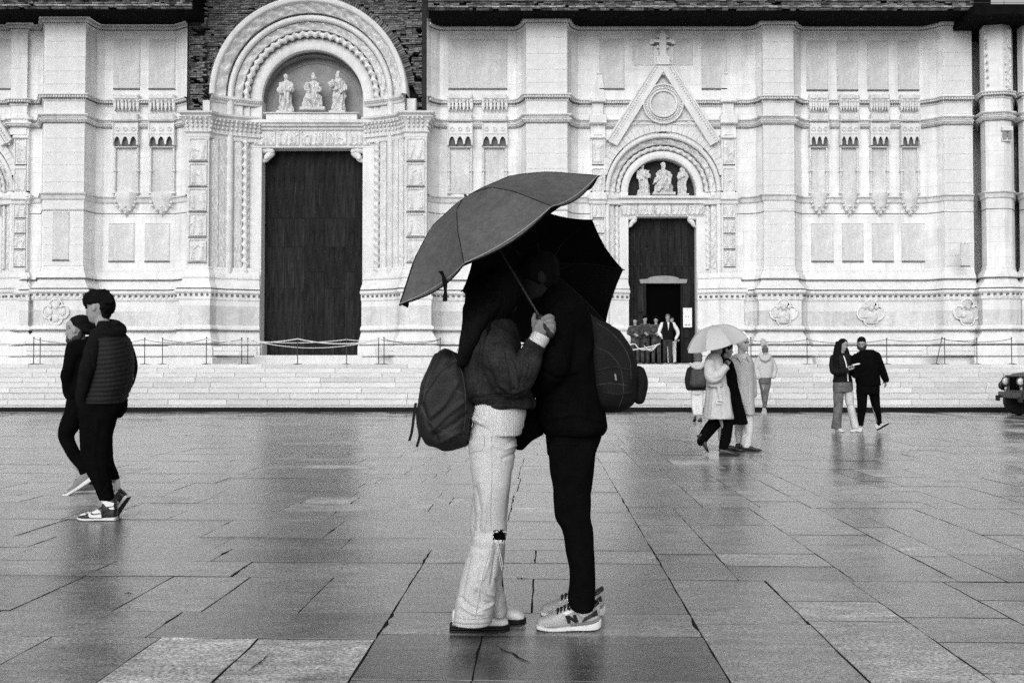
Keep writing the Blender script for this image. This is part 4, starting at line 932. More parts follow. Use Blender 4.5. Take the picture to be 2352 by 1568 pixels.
M = MB(); M.box(-34, P(2282, 5, 36)[0]-.3, 36.6, 40, zE+1.5, 40); M.build('upper_brick_front', 'brick', church, tones=True); M = MB(); M.box(-34, 19, 40, 60, PZ, 38); M.build('nave', 'brick', church, tones=True)
# corner pier crockets, cap, downpipe
M = MB()
for px_, a, b in [(2262, 75, 205), (2303, 62, 208), (2262, 100, 100)]:
    y = a
    while y <= b: M.sphere(P(px_+(y-60)*.06, y, 36.6), (.05, .06, .05), 6, 5); y += 17
M.build('crockets', 'marble_grey', church, kind='stuff')
for a, b, ya, yb in [(2308, 2322, 66, 110), (2308, 2322, 118, 205)]:
    M = MB(); p0, p1 = P(a, yb, 36.62), P(b, ya, 36.62); relief(M, p0[0], p1[0], p0[2], p1[2], 36.66, .05, int(ya), 'leaf', 10, 50); M.build('relief_panel', 'marble_carved', church)
for x0, x1 in ((2298, 2322), ):
    a = P(x0, 300, 36.6)[0]; b = P(x1, 300, 36.6)[0]
    M = MB(); M.box(a, b, 36.5, 36.6, Z(325, 36.6), Z(318, 36.6)); M.box(a, b, 36.45, 36.6, Z(302, 36.6), Z(292, 36.6)); M.build('niche_canopy', 'marble_white', church)
    for q in (.25, .75):
        c_ = a+(b-a)*q; M = MB(); M.prism([(c_-.07, Z(322, 36.6)), (c_+.07, Z(322, 36.6)), (c_+.07, Z(308, 36.6)), (c_, Z(300, 36.6)), (c_-.07, Z(308, 36.6))], 36.48, 36.5); M.build('niche_shade', 'lunette_stone', church)  # openings are raised darker plates, their shade given as colour
M = MB(); M.tube([P(2332, 30, 38.3), P(2332, 620, 38.3)], .10, 10, 1, smooth=False); M.tube([P(2332, 139, 38.3), P(2332, 143, 38.3)], .14, 10, 1, smooth=False); M.build('downpipe', 'pipe_metal', church, smooth=True)
# notice on the door
nt = thing('notice', 'white printed notice on the dark door beside the small doorway', 'notice', P(1579, 752, 38.2))
a, b = P(1569, 751.5, 38.2), P(1589, 707, 38.2); M = MB(); M.box(a[0], b[0], 38.18, 38.20, a[2], b[2]); M.build('sheet', 'paper', nt)
M = MB()
for (px_, py_, w, h) in [(1575.5, 727, 1.6, 2.2), (1581, 727, 1.6, 2.2), (1578.5, 711, 1, 2.5), (1574, 746, 1, 3), (1577.5, 746, 1.2, 3), (1581, 745.7, 1.2, 3), (1584.5, 745.5, 1.2, 3)]:
    q = P(px_, py_, 38.17); s_ = 38.17/F; M.box(q[0]-w*s_/2, q[0]+w*s_/2, 38.172, 38.18, q[2]-h*s_/2, q[2]+h*s_/2)
M.build('print', 'ink', nt)
# ================================================================== PEOPLE AND WHAT THEY CARRY
mk('skin', .29, .55, .08, 8, .1, 150, .35); mk('skin_shaded', .022, .8, .1, 8, .1, 150, .1); mk('hair', .005, .8, .4, 30, .5, 160, .08, stretch=(1, 1, .2))  # couple's face tone has the shade under the umbrellas put into its colour
mk('skin_hand', .19, .55, .12, 8, .2, 120, .3); mk('hair_grey', .40, .7, .2, 30, .4, 160, .3); mk('beard', .03, .8, .4, 60, .4, 200, .2)
mk('black_cloth', .0035, 1, .3, 12, .3, 300, .03); mk('black_knit', .006, .95, .3, 12, .4, 250, .1); mk('puffer', .009, .75, .3, 9, .3, 120, .25)
mk('denim_seam', .045, .9, .4, 9, .3, 200, .1); mk('denim_seam_light', .36, .9, .1, 9, .3, 200, .1); mk('denim_dark', .019, .9, .7, 14, .5, 300, .15); mk('denim_light', .50, .9, .13, 5, .5, 230, .2); mk('denim_mid', .12, .9, .45, 5, .3, 300, .2); mk('denim_black', .03, .9, .4, 8, .3, 300, .15)
mk('knit_white', .62, .95, .06, 20, .7, 330, .2, stretch=(1, 1, .06)); mk('cotton_white', .66, .9, .06, 10, .2, 200, .2); mk('trench', .48, .85, .10, 5, .25, 150, .25); mk('trench_tan', .44, .85, .12, 5, .25, 150, .25)
mk('hoodie_grey', .46, .95, .1, 9, .3, 200, .2); mk('backpack_cloth', .0065, .6, .5, 9, .35, 160, .35); mk('backpack_black', .0055, .75, .3, 9, .3, 200, .2); mk('backpack_grey', .05, .7, .4, 7, .3, 160, .3)
mk('nylon_grey', .078, .5, .12, 10, .35, 45, .35, grain=.12); mk('nylon_black', .0035, .8, .2, 9, .1, 200, .1); mk('nylon_pale', .44, .6, .05, 9, .12, 200, .3)
mk('leather_white', .68, .5, .05, 9, .15, 90, .4); mk('rubber_black', .012, .6, .2, 9, .2, 100, .3); mk('rubber_white', .62, .6, .06, 9, .1, 100, .35); mk('leather_black', .012, .4, .2, 9, .2, 120, .5)
mk('mesh_grey', .40, .8, .12, 20, .4, 260, .25); mk('suede_grey', .20, .9, .1, 20, .2, 200, .2); mk('camo', .055, .9, .85, 11, .2, 100, .2); mk('cap_grey', .10, .9, .3, 9, .3, 200, .2)
def M3(x, y, Y, dY=0): return P(x, y, Y+dY)
def RW(M, Y, rows, seg=30, e=2.25):
    R = []
    for r in rows:
        y, xl, xr, hd = r[:4]; dY = r[4] if len(r) > 4 else 0
        a, b = P(xl, y, Y+dY), P(xr, y, Y+dY); R.append(((a[0]+b[0])/2, Y+dY, a[2], max((b[0]-a[0])/2, .002), hd))
    M.rings(sorted(R, key=lambda q: q[2]), seg, e)
def TB(M, Y, pts, seg=14, ends=True):
    p = [P(q[0], q[1], Y+(q[3] if len(q) > 3 else 0)) for q in pts]; r = [q[2]/F*Y for q in pts]; M.tube(p, r, seg, 5, round_ends=ends)
def SP(M, Y, x, y, dY, rx, ry, rd=None):
    s = Y/F; M.sphere(P(x, y, Y+dY), (rx*s, (rd if rd else rx)*s, ry*s), 16, 12)
def basis(yaw, pitch=0, roll=0):
    a, p = math.radians(yaw), math.radians(pitch); f = np.array([math.sin(a), -math.cos(a), 0]); u = np.array([0, 0, 1.]); s = np.array([math.cos(a), math.sin(a), 0])
    f2 = f*math.cos(p)+u*math.sin(p); u2 = u*math.cos(p)-f*math.sin(p); r = math.radians(roll); s3 = s*math.cos(r)+u2*math.sin(r); u3 = u2*math.cos(r)-s*math.sin(r)
    return f2, s3, u3
HT = np.array([(0, .05, .10, .02), (.03, .12, .25, .03), (.07, .16, .31, .05), (.12, .19, .335, .10), (.17, .22, .325, .16), (.22, .25, .345, .21), (.27, .265, .345, .26), (.32, .28, .335, .31), (.38, .295, .345, .345),
      (.45, .305, .35, .375), (.52, .31, .345, .40), (.58, .315, .345, .42), (.63, .32, .375, .43), (.70, .325, .38, .43), (.78, .315, .36, .415), (.86, .28, .30, .36), (.93, .21, .21, .27), (.98, .11, .10, .14), (1, .03, .02, .04)])
def head(M, c, H, yaw, pitch=0, roll=0, seg=44, rows=46, ears=True):
    f, s, u = basis(yaw, pitch, roll); ph = np.linspace(0, 2*math.pi, seg, endpoint=False); g = []
    pc = np.where(ph > math.pi, ph-2*math.pi, ph)
    for z in np.linspace(0, 1, rows):
        w, fr, bk = [np.interp(z, HT[:, 0], HT[:, k]) for k in (1, 2, 3)]
        ext = np.where(np.cos(ph) > 0, fr, bk); cx = np.sign(np.cos(ph))*np.abs(np.cos(ph))**.9; r = ext*cx
        if .30 < z < .60: r = r+(.135*((.60-z)/.26 if z > .36 else (z-.30)/.06*.9))*np.exp(-(pc/.20)**2)
        r = r-.045*math.exp(-((z-.555)/.045)**2)*(np.exp(-((np.abs(pc)-.45)/.2)**2))
        r = r+.02*math.exp(-((z-.62)/.03)**2)*np.exp(-(pc/.6)**2)+.022*(math.exp(-((z-.265)/.016)**2)+math.exp(-((z-.215)/.018)**2))*np.exp(-(pc/.3)**2)-.012*math.exp(-((z-.24)/.008)**2)*np.exp(-(pc/.3)**2)
        g.append(np.array(c)+u*(z-.5)*H+np.outer(r*H, f)+np.outer(w*H*np.sin(ph), s))
    M.grid(np.array(g), cv=True, caps=True)
    if ears:
        for q in (-1, 1):
            e = np.array(c)+s*q*.315*H+u*.0*H-f*.03*H; a = np.linspace(0, 2*math.pi, 12)
            M.tube([e+f*(.055*H*math.cos(t))+u*(.095*H*math.sin(t)+.0)+s*q*.03*H for t in a], .02*H, 8, 1, smooth=False); M.sphere(e, (.05*H, .05*H, .09*H), 8, 6)
def hair_cap(M, c, H, yaw, pitch=0, roll=0, low=.5, front=.80, sc=1.07, top=.03):
    f, s, u = basis(yaw, pitch, roll); ph = np.linspace(0, 2*math.pi, 36, endpoint=False); g = []; hl = front+(low-front)*(.5-.5*np.cos(ph))**.8
    for t in np.linspace(0, 1, 18):
        zz = hl+(1.0-hl)*t; row = []
        for k, z in enumerate(zz):
            w, fr, bk = [np.interp(z, HT[:, 0], HT[:, j]) for j in (1, 2, 3)]; e = fr if math.cos(ph[k]) > 0 else bk
            row.append(np.array(c)+u*((z-.5)*H*(1+top*t)+top*H*t)+f*e*H*sc*math.cos(ph[k])+s*w*H*sc*math.sin(ph[k]))
        g.append(row)
    M.grid(np.array(g), cv=True, caps=True)
def hand(M, wrist, d, n, L=.18, curl=.3, thumb=1, fold=None):
    d = np.array(d, float); d /= np.linalg.norm(d); n = np.array(n, float); n -= n.dot(d)*d; n /= np.linalg.norm(n); s = np.cross(d, n)*thumb; w = np.array(wrist, float); k = L/.18
    M.tube([w-d*.02*k, w+d*.03*k, w+d*.085*k], np.array([(.026, .018), (.036, .018), (.040, .014)])*k, 12, 4, up=s)
    for i, (o, l, sp) in enumerate([(.030, .070, .12), (.010, .078, .03), (-.010, .072, -.05), (-.029, .056, -.15)]):
        p = w+d*.080*k+s*o*k; dd = d+s*sp; dd /= np.linalg.norm(dd); pts = [p-dd*.01*k, p]; a = 0
        for j, q in enumerate((.42, .32, .26)):
            a += curl*(1.15 if j else .8)*(1+.1*i); v = dd*math.cos(a)+n*math.sin(a); pts.append(pts[-1]+v*l*q*1.05*k)
        M.tube(pts, np.array([.0095, .0095, .0088, .008, .0065])*k, 8, 3)
    p = w+d*.02*k+s*.028*k; v = d*.6+s*.75+n*.25; v /= np.linalg.norm(v); v2 = d*.8+s*.2+n*(.3+curl*.4); v2 /= np.linalg.norm(v2)
    M.tube([p, p+v*.035*k, p+v*.035*k+v2*.03*k, p+v*.035*k+v2*.052*k], np.array([.014, .012, .010, .008])*k, 8, 3)
def frame(o, yaw, pitch, Lg, flip=1):
    f, s, u = basis(yaw, pitch); o = np.array(o, float)
    return lambda x, y, z: o+f*x*Lg+s*y*Lg*flip+u*z*Lg
UP = [(.00, .10, .05, .30), (.04, .125, .04, .36), (.15, .13, .04, .36), (.30, .12, .04, .33), (.42, .13, .04, .30), (.55, .155, .04, .245), (.70, .175, .04, .18), (.84, .165, .045, .15), (.94, .115, .05, .12), (.99, .05, .06, .10)]
SO = [(-.02, .09, .00, .08), (.02, .13, 0, .09), (.2, .135, 0, .08), (.42, .125, .0, .07), (.68, .18, 0, .065), (.86, .165, .01, .07), (.97, .11, .03, .085), (1.02, .03, .05, .08)]
def loftx(M, fr, rows, seg=18, e=2.6):
    R = cr(np.array(rows), 4); a = np.linspace(0, 2*math.pi, seg, endpoint=False); g = []
    for x, w, z0, z1 in R:
        g.append([fr(x, w*np.sign(math.cos(t))*abs(math.cos(t))**(2/e), (z0+z1)/2+(z1-z0)/2*np.sign(math.sin(t))*abs(math.sin(t))**(2/e)) for t in a])
    M.grid(np.array(g), cv=True, caps=True)
def shoe(par, o, yaw, Lg=.28, pitch=0, up='leather_white', sole='rubber_white', lace='rubber_black', tall=1.0, extra=None, flip=1, thick=1.0):
    # o is the heel's point under the sole; a raised heel pivots so that the toe stays down
    fr = frame(o, yaw, pitch, Lg, flip); M = MB(); loftx(M, fr, [(x, w, z0, z1*(tall if x < .5 else 1)) for x, w, z0, z1 in UP]); u = M.build('shoe', up, par, smooth=True)
    M = MB(); loftx(M, fr, [(x, w, z0, z1*thick) for x, w, z0, z1 in SO], 16, 5); M.build('sole', sole, u)
    if lace:
        M = MB()
        for i in range(5):
            x = .40+.055*i; z = .315-.035*i; M.tube([fr(x, -.06, z-.02), fr(x+.015, 0, z+.012), fr(x, .06, z-.02)], .012*Lg, 6, 3)
        M.build('laces', lace, u)
    if extra: extra(u, fr, Lg)
    return u
def patch(par, name, mt, fr, poly, side, y0=.10, y1=.15):
    v = [fr(x, side*y, z) for y in (y0, y1) for x, z in poly]; n = len(poly); M = MB()
    M.add(v, [tuple(range(n)), tuple(range(2*n-1, n-1, -1))]+[(i, i+n, (i+1) % n+n, (i+1) % n) for i in range(n)]); M.build(name, mt, par)
def strokes(L, noise=.004, fx=7, fz=7, seed=0, extra=None):
    def f(co, no):
        px, py = proj(co); d = np.zeros(len(co)); fc = (no[:, 1] < .35)
        for pts, w, amp in L:
            pts = np.array(pts, float); best = np.full(len(co), 1e9)
            for a, b in zip(pts[:-1], pts[1:]):
                ab = b-a; t = np.clip(((px-a[0])*ab[0]+(py-a[1])*ab[1])/(ab@ab), 0, 1); best = np.minimum(best, np.hypot(px-a[0]-ab[0]*t, py-a[1]-ab[1]*t))
            d += amp*np.exp(-(best/w)**2)*fc
        if noise:
            q = np.stack([co[:, 0]*fx, co[:, 1]*fx, co[:, 2]*fz], 1); w_ = q+.6*np.stack([vn(q*.7+9, 3), vn(q*.7+5, 4), vn(q*.7, 5)], 1)
            r = 1-np.abs(vn(w_, seed))*2; d += noise*(.6*r+.5*vn(w_*2.1, seed+3))
        if extra is not None: d += extra(co, no, px, py)
        return co+no*d[:, None]
    return f
def limb(M, pts, r): M.tube(pts, r, 12, 4)
def body(par, Y, hd, sk, vox=.011, mt='skin', sc=.85, hands=()):
    """hd = (x, y, h_px, yaw, pitch, roll); sk = chains of (x, y, dY) in picture px, radii in metres"""
    M = MB(); hx, hy, hh, yaw, pit = hd[:5]; rol = hd[5] if len(hd) > 5 else 0; dy = hd[6] if len(hd) > 6 else 0; c = P(hx, hy, Y+dy); H = hh/F*Y
    head(M, c, H, yaw, pit, rol); f, s, u = basis(yaw, pit*.5, 0)
    sh = [P(q[0], q[1]+2, Y+q[2]*.78) for q in sk['sh']]; hp = [P(q[0], q[1], Y+q[2]) for q in sk['hip']]; nk = (sh[0]+sh[1])/2; pv = (hp[0]+hp[1])/2
    limb(M, [c-u*.18*H-f*.08*H, (c-u*.45*H-f*.1*H+nk)/2, nk-np.array([0, 0, .02])], np.array([.056, .054, .055]))
    limb(M, [nk-np.array([0, 0, .05]), (nk*2+pv)/3, (nk+pv*2)/3, pv], np.array([(.10, .10), (.11, .11), (.10, .10), (.10, .10)])*sc)
    limb(M, [sh[0], sh[1]], .05*sc); limb(M, [hp[0], hp[1]], .075*sc)
    for ch, r in ((sk.get('arms', []), (.042, .034, .026)), (sk.get('legs', []), (.066, .047, .034))):
        for k, c_ in enumerate(ch):
            p = [P(q[0], q[1], Y+q[2]) for q in c_]; st_ = sh[k] if r[0] < .06 else hp[k]; n = len(p)
            limb(M, [st_]+p, np.interp(np.linspace(0, 2, n+1), [0, 1, 2], r)*sc)
    for h in hands: hand(M, *h[0], **h[1])
    return fuse('body', M, mt, par, vox, 1), c, H
def person(label, x, y, Y, group=None):
    g = G(x, y); z = 0 if Y < 27.3 else None
    b = P(x, y, Y); return thing('person', label, 'person', (b[0], Y, b[2]), group)

from mathutils.bvhtree import BVHTree
def bvh(o):
    me = o.data; n = len(me.vertices); co = np.empty(n*3); me.vertices.foreach_get('co', co); co = co.reshape(-1, 3)+OFF[o.name]
    return BVHTree.FromPolygons(co.tolist(), [tuple(p.vertices) for p in me.polygons])
def hit(b, x, y, off=.0):
    q = P(x, y, 1.0)-np.array([0, 0, CH]); d = Vector(q).normalized(); r = b.ray_cast(Vector((0, 0, CH)), d)
    return None if r[0] is None else np.array(r[0])-np.array(d)*off
def surf_lines(o, name, mt, lines, r=.0022, off=.0005, par=None):
    b = bvh(o); M = MB()
    for pts in lines:
        q = cr(np.array(pts, float), 6) if len(pts) > 2 else np.array([np.array(pts[0])*(1-t)+np.array(pts[1])*t for t in np.linspace(0, 1, 8)]); run = []
        for x, y in q:
            h = hit(b, x, y, off)
            if h is not None and (not run or np.linalg.norm(h-run[-1]) < .12): run.append(h)
        if len(run) > 2: M.tube(np.array(run), r, 5, 1, round_ends=False, smooth=False)
    if M.n: return M.build(name, mt, par or o.parent, kind='stuff')
def decal(b, name, mt, polys, par, off=.004, back=.006):
    M = MB()
    for poly in polys:
        v = [];
        for x, y in poly:
            h = hit(b, x, y, off)
            if h is None: h = P(x, y, last)
            last = h[1]; v.append(h)
        n = len(v); v += [p+np.array([0, back, 0]) for p in v]; M.add(v, [tuple(range(n)), tuple(range(2*n-1, n-1, -1))]+[(i, i+n, (i+1) % n+n, (i+1) % n) for i in range(n)])
    return M.build(name, mt, par)
# ------------------------------------------------------------------ the woman under the grey umbrella
YW = 4.46
wo = person('woman in dark denim jacket and pale ripped jeans holding up the grey umbrella', 1120, 1452, YW)
hw_ = P(1238, 772, YW-.17); hd_dir = P(1258, 735, YW-.15)-hw_
body(wo, YW, (1142, 674, 112, 88, 14), dict(sh=[(1135, 770, -.16), (1140, 768, .16)], hip=[(1130, 1000, -.08), (1135, 1000, .09)],
     arms=[[(1178, 880, -.20), (1238, 772, -.17)], [(1190, 850, .2), (1235, 800, .16)]], legs=[[(1130, 1215, -.09), (1085, 1425, -.09)], [(1130, 1215, .1), (1147, 1405, .1)]]), .007, 'skin_shaded')
M = MB(); a0 = P(1238, 775, YW-.17)
k_ = YW/F
M.tube([P(1236, 776, YW-.17), P(1242, 762, YW-.175), P(1250, 748, YW-.18)], np.array([(.030, .026), (.040, .026), (.042, .024)]), 14, 4, up=(.8, 0, .6))
for i, (x0, y0, x1, y1, x2, y2) in enumerate([(1248, 733, 1262, 726, 1270, 732), (1253, 741, 1267, 738, 1272, 747), (1256, 750, 1270, 751, 1271, 760), (1254, 760, 1267, 763, 1266, 771)]):
    M.tube([P(x0-10, y0+5, YW-.17), P(x0, y0, YW-.195), P(x1, y1, YW-.20), P(x2, y2, YW-.175), P(x2-8, y2+3, YW-.145)], np.array([.012, .0125, .0115, .010, .008]), 10, 4)
M.tube([P(1233, 768, YW-.16), P(1228, 750, YW-.17), P(1226, 734, YW-.16), P(1228, 722, YW-.14)], [.015, .013, .011, .008], 10, 4)
fuse('hand', M, 'skin_hand', wo, .004, 1)
M = MB()
RW(M, YW, [(960, 1092, 1186, .14), (980, 1084, 1188, .158), (1000, 1078, 1187, .165), (1030, 1077, 1185, .165), (1055, 1079, 1182, .15)])
RW(M, YW, [(1010, 1077, 1183, .10, -.07), (1060, 1079, 1181, .105, -.08), (1103, 1085, 1176, .10, -.09), (1157, 1090, 1169, .09, -.09), (1200, 1091, 1165, .08, -.09), (1229, 1087, 1163, .08, -.09), (1256, 1080, 1158, .082, -.09), (1283, 1071, 1152, .085, -.09), (1319, 1060, 1146, .09, -.09), (1373, 1048, 1139, .095, -.09), (1410, 1043, 1133, .10, -.09), (1429, 1041, 1129, .10, -.09)])
RW(M, YW, [(1020, 1085, 1184, .10, .1), (1100, 1090, 1176, .10, .1), (1211, 1079, 1164, .08, .1), (1283, 1098, 1158, .075, .1), (1337, 1112, 1153, .075, .1), (1366, 1117, 1156, .08, .1), (1386, 1120, 1163, .085, .1), (1398, 1125, 1166, .085, .1), (1410, 1130, 1163, .085, .1)])
jf = [([(1186, 1004), (1165, 1018), (1140, 1010)], 3.5, -.007), ([(1184, 1022), (1160, 1032), (1130, 1022)], 3.5, .006), ([(1182, 1040), (1155, 1052)], 3.5, -.006), ([(1092, 1120), (1102, 1170), (1099, 1215)], 4, -.007), ([(1104, 1105), (1114, 1160), (1112, 1212)], 5, .007),
      ([(1178, 1080), (1170, 1140), (1163, 1195)], 4, -.005), ([(1094, 1218), (1112, 1228), (1128, 1222)], 5, -.004), ([(1090, 1236), (1108, 1246), (1128, 1240)], 5, .004), ([(1086, 1254), (1105, 1262), (1135, 1256)], 4.5, -.004), ([(1130, 1246), (1122, 1290), (1108, 1330)], 4.5, .007), ([(1140, 1260), (1134, 1300), (1128, 1340)], 3.5, -.006),
      ([(1078, 1280), (1068, 1330), (1060, 1380)], 4.5, -.006), ([(1058, 1372), (1080, 1392), (1100, 1398)], 3.5, -.009), ([(1062, 1392), (1085, 1408), (1108, 1410)], 3.5, .008), ([(1095, 1360), (1108, 1380), (1126, 1386)], 3.5, -.009), ([(1100, 1345), (1116, 1362), (1132, 1366)], 4, .008), ([(1110, 1398), (1125, 1392), (1133, 1384)], 3, .007),
      ([(1140, 1330), (1150, 1362), (1146, 1385)], 3, -.008), ([(1152, 1350), (1158, 1380)], 3, .006), ([(1100, 1300), (1092, 1350)], 5, .005)]
jeans = fuse('jeans', M, 'denim_light', wo, .0048, 3, strokes(jf, .0022, 10, 8, 3))
me = jeans.data; n = len(me.vertices); co = np.empty(n*3); me.vertices.foreach_get('co', co); co = co.reshape(-1, 3)+OFF[jeans.name]
px_, py_ = proj(co); yy_ = co[:, 1]
tear = (px_ > 1135+2*np.sin(py_*.7)) & (px_ < 1160+1.5*np.sin(py_*1.1)) & (py_ > 1218+1.2*np.sin(px_*.5)) & (py_ < 1241-(1162-px_)*.12+1.5*np.sin(px_*.9)) & (yy_ < YW-.09)
import bmesh
bmh = bmesh.new(); bmh.from_mesh(me); bmh.verts.ensure_lookup_table(); bmesh.ops.delete(bmh, geom=[bmh.verts[i] for i in np.nonzero(tear)[0]], context='VERTS'); bmh.to_mesh(me); bmh.free()
surf_lines(jeans, 'seam', 'denim_seam_light', [[(1129, 1000), (1130, 1090), (1127, 1160), (1128, 1217)], [(1126, 1262), (1112, 1310), (1100, 1370), (1092, 1415)], [(1112, 998), (1112, 1022), (1106, 1034), (1090, 1036), (1081, 1041)], [(1078, 1002), (1079, 1030), (1082, 1042)], [(1040, 1414), (1070, 1421), (1110, 1419), (1132, 1411)], [(1134, 1402), (1150, 1400), (1163, 1391)]], .0018)
surf_lines(jeans, 'hem', 'denim_seam_light', [[(1040, 1426), (1060, 1430), (1085, 1431), (1112, 1429), (1130, 1424)]], .0035)
M = MB(); TB(M, YW, [(1134, 1185, 24, -.085), (1133, 1228, 27, -.085), (1122, 1265, 22, -.085)]); M.build('dark_tights', 'black_cloth', jeans, smooth=True)
M = MB(); Rf = random.Random(4)
for i in range(26):
    x = Rf.uniform(1136, 1162); top = i % 3; y = 1240 if top else 1219; q = P(x, y, YW-.172); l = Rf.uniform(.008, .022) if top else .006; M.tube([q, q+np.array([Rf.uniform(-.006, .006), -.004, -l*(.6)]), q+np.array([Rf.uniform(-.01, .012), .003, -l])], .0011, 5, 2)
M.tube([P(1139, 1240, YW-.172), P(1146, 1275, YW-.176), P(1153, 1309, YW-.178)], .0012, 5, 3); M.tube([P(1141, 1240, YW-.172), P(1149, 1270, YW-.178), P(1155, 1300, YW-.18)], .0012, 5, 3)
M.build('frayed_threads', 'cotton_white', jeans, kind='stuff')
M = MB(); RW(M, YW, [(915, 1088, 1206, .165), (935, 1083, 1208, .172), (958, 1081, 1207, .175), (978, 1090, 1203, .172), (990, 1100, 1199, .17), (997, 1106, 1197, .168)]); SP(M, YW, 1083, 945, -.05, 11, 17)
swt = fuse('sweater', M, 'knit_white', wo, .005, 2, strokes([([(1085, 935), (1095, 975), (1110, 990)], 6, -.008), ([(1083, 960), (1105, 972)], 5, .007)], .003, 6, 3, 5, lambda co, no, px, py: .0016*np.sin(px*1.25)))
M = MB(); RW(M, YW, [(733, 1112, 1172, .10), (748, 1092, 1184, .17), (770, 1074, 1192, .205), (800, 1064, 1197, .215), (840, 1061, 1199, .21), (875, 1062, 1206, .205), (905, 1066, 1222, .195), (922, 1082, 1229, .185), (936, 1092, 1227, .178)])
TB(M, YW, [(1128, 775, 36, -.13), (1142, 815, 40, -.18), (1160, 858, 41, -.205), (1180, 878, 36, -.21), (1200, 850, 34, -.20), (1216, 820, 28, -.185), (1228, 799, 22, -.175)])
TB(M, YW, [(1150, 775, 34, .13), (1180, 830, 32, .2), (1215, 820, 26, .18)])
js = [([(1128, 748), (1112, 780), (1105, 830), (1100, 880)], 3, -.006), ([(1062, 864), (1085, 830), (1092, 780)], 3, .004), ([(1130, 830), (1148, 880), (1175, 902), (1200, 895)], 4, .010), ([(1122, 850), (1140, 890), (1165, 908)], 4, -.010), ([(1160, 800), (1172, 850), (1178, 895)], 4, -.008), ([(1172, 830), (1186, 862), (1188, 890)], 3, .009), ([(1188, 810), (1198, 850), (1196, 880)], 3.5, -.008),
      ([(1205, 800), (1212, 830), (1205, 862)], 3, .008), ([(1150, 780), (1160, 800), (1150, 850)], 4, .006), ([(1220, 812), (1206, 805), (1196, 800)], 2, -.006), ([(1085, 915), (1150, 908), (1225, 912)], 2, -.006), ([(1085, 905), (1150, 899), (1222, 903)], 2, .003)]
dj = fuse('denim_jacket', M, 'denim_dark', wo, .0055, 3, strokes(js, .008, 10, 8, 8))
surf_lines(dj, 'seam', 'denim_seam', [[(1128, 750), (1110, 785), (1103, 840), (1104, 890)], [(1086, 914), (1150, 907), (1226, 911)], [(1090, 931), (1150, 930), (1226, 932)], [(1063, 862), (1078, 820), (1090, 770)], [(1212, 836), (1200, 870), (1180, 898)], [(1150, 772), (1162, 790), (1178, 800)]], .0012)
for nm, pts, mt_ in [('jacket_cuff', [(1222, 806, 25, -.176), (1232, 789, 24, -.176)], 'denim_dark'), ('sweater_cuff', [(1231, 791, 20.5, -.175), (1240, 776, 21, -.175), (1244, 768, 20, -.175)], 'knit_white')]:
    M = MB(); TB(M, YW, pts, 20, False); M.build(nm, mt_, wo, smooth=True)
M = MB(); SP(M, YW, 1142, 672, 0, 52, 56, 50)
RW(M, YW, [(624, 1120, 1160, .06), (640, 1092, 1188, .10), (670, 1072, 1196, .115), (700, 1068, 1190, .12), (735, 1066, 1165, .13), (770, 1062, 1140, .125), (800, 1056, 1125, .11), (830, 1048, 1112, .08), (858, 1046, 1100, .04)])
RW(M, YW, [(670, 1072, 1165, .07, -.04), (700, 1067, 1152, .08, -.09), (725, 1064, 1136, .08, -.13), (745, 1062, 1120, .07, -.155), (765, 1060, 1108, .055, -.17), (785, 1057, 1098, .04, -.18), (805, 1054, 1088, .03, -.18), (825, 1050, 1078, .018, -.17), (840, 1048, 1068, .008, -.16)])
def strands(co, no, px, py): return .0014*np.sin(px*1.1+6*vn(np.stack([co[:, 0]*9, co[:, 1]*9, co[:, 2]*2], 1), 2))*(py > 650)
fuse('hair', M, 'hair', wo, .007, 3, strokes([], .006, 16, 2, 5, strands))
M = MB(); Rf = random.Random(8)
for i in range(260):
    a = Rf.random(); x = 1072+60*a; e = Rf.uniform(-8, 8); M.tube([P(x+26-10*a, 632+Rf.uniform(0, 30), YW-.10-.02*a), P(x-2+e*.3, 690, YW-.125), P(x-6+e*.6, 755, YW-.20*(.6+.4*a)), P(x-14+e, 790+Rf.uniform(-10, 50), YW-.215*(.6+.4*a))], .0008, 4, 3)
for i in range(90):
    x = Rf.uniform(1062, 1078); M.tube([P(x+20, 650, YW-.05), P(x+6, 700, YW-.08), P(x, 760, YW-.12), P(x-10+Rf.uniform(-6, 3), 825+Rf.uniform(-20, 25), YW-.12)], .0008, 4, 3)
M.build('hair_wisps', 'hair', wo, kind='stuff')
# shoes: white with a thick ribbed black sole, toes to the right
def wshoe(x0, x1, yb, Y, yaw, seedn):
    o = P(x0, yb, Y); Lg = (x1-x0)/F*Y; o[2] = max(o[2], 0.0); fr = frame((o[0], Y, .0), yaw, 0, Lg/abs(math.sin(math.radians(yaw))) if abs(yaw) > 40 else Lg)
    M = MB(); loftx(M, fr, [(.02, .11, .08, .36), (.15, .14, .08, .42), (.35, .15, .08, .42), (.55, .165, .08, .35), (.75, .178, .08, .30), (.9, .16, .08, .25), (.99, .08, .10, .18)]); u = M.build('shoe', 'leather_white', wo, smooth=True)
    for k in range(3):
        M = MB(); z = .008+.042*k; e_ = .0 if k % 2 else .012; loftx(M, fr, [(-.035, .08, z, z+.036), (0, .145+e_, z, z+.036), (.3, .15+e_, z, z+.036), (.7, .185+e_, z, z+.036), (.92, .16+e_, z+.002, z+.038), (1.02, .06, z+.01, z+.044)], 18, 3.5); M.build('sole', 'rubber_black', u)
    M = MB(); loftx(M, fr, [(-.02, .09, .0, .11), (.3, .14, .0, .11), (.7, .17, .0, .11), (1.0, .06, .01, .12)], 14, 4); M.build('sole_core', 'black_cloth', u)
wshoe(1037, 1167, 1456, 4.54, 92, 0); wshoe(1088, 1204, 1440, 4.70, 78, 1)
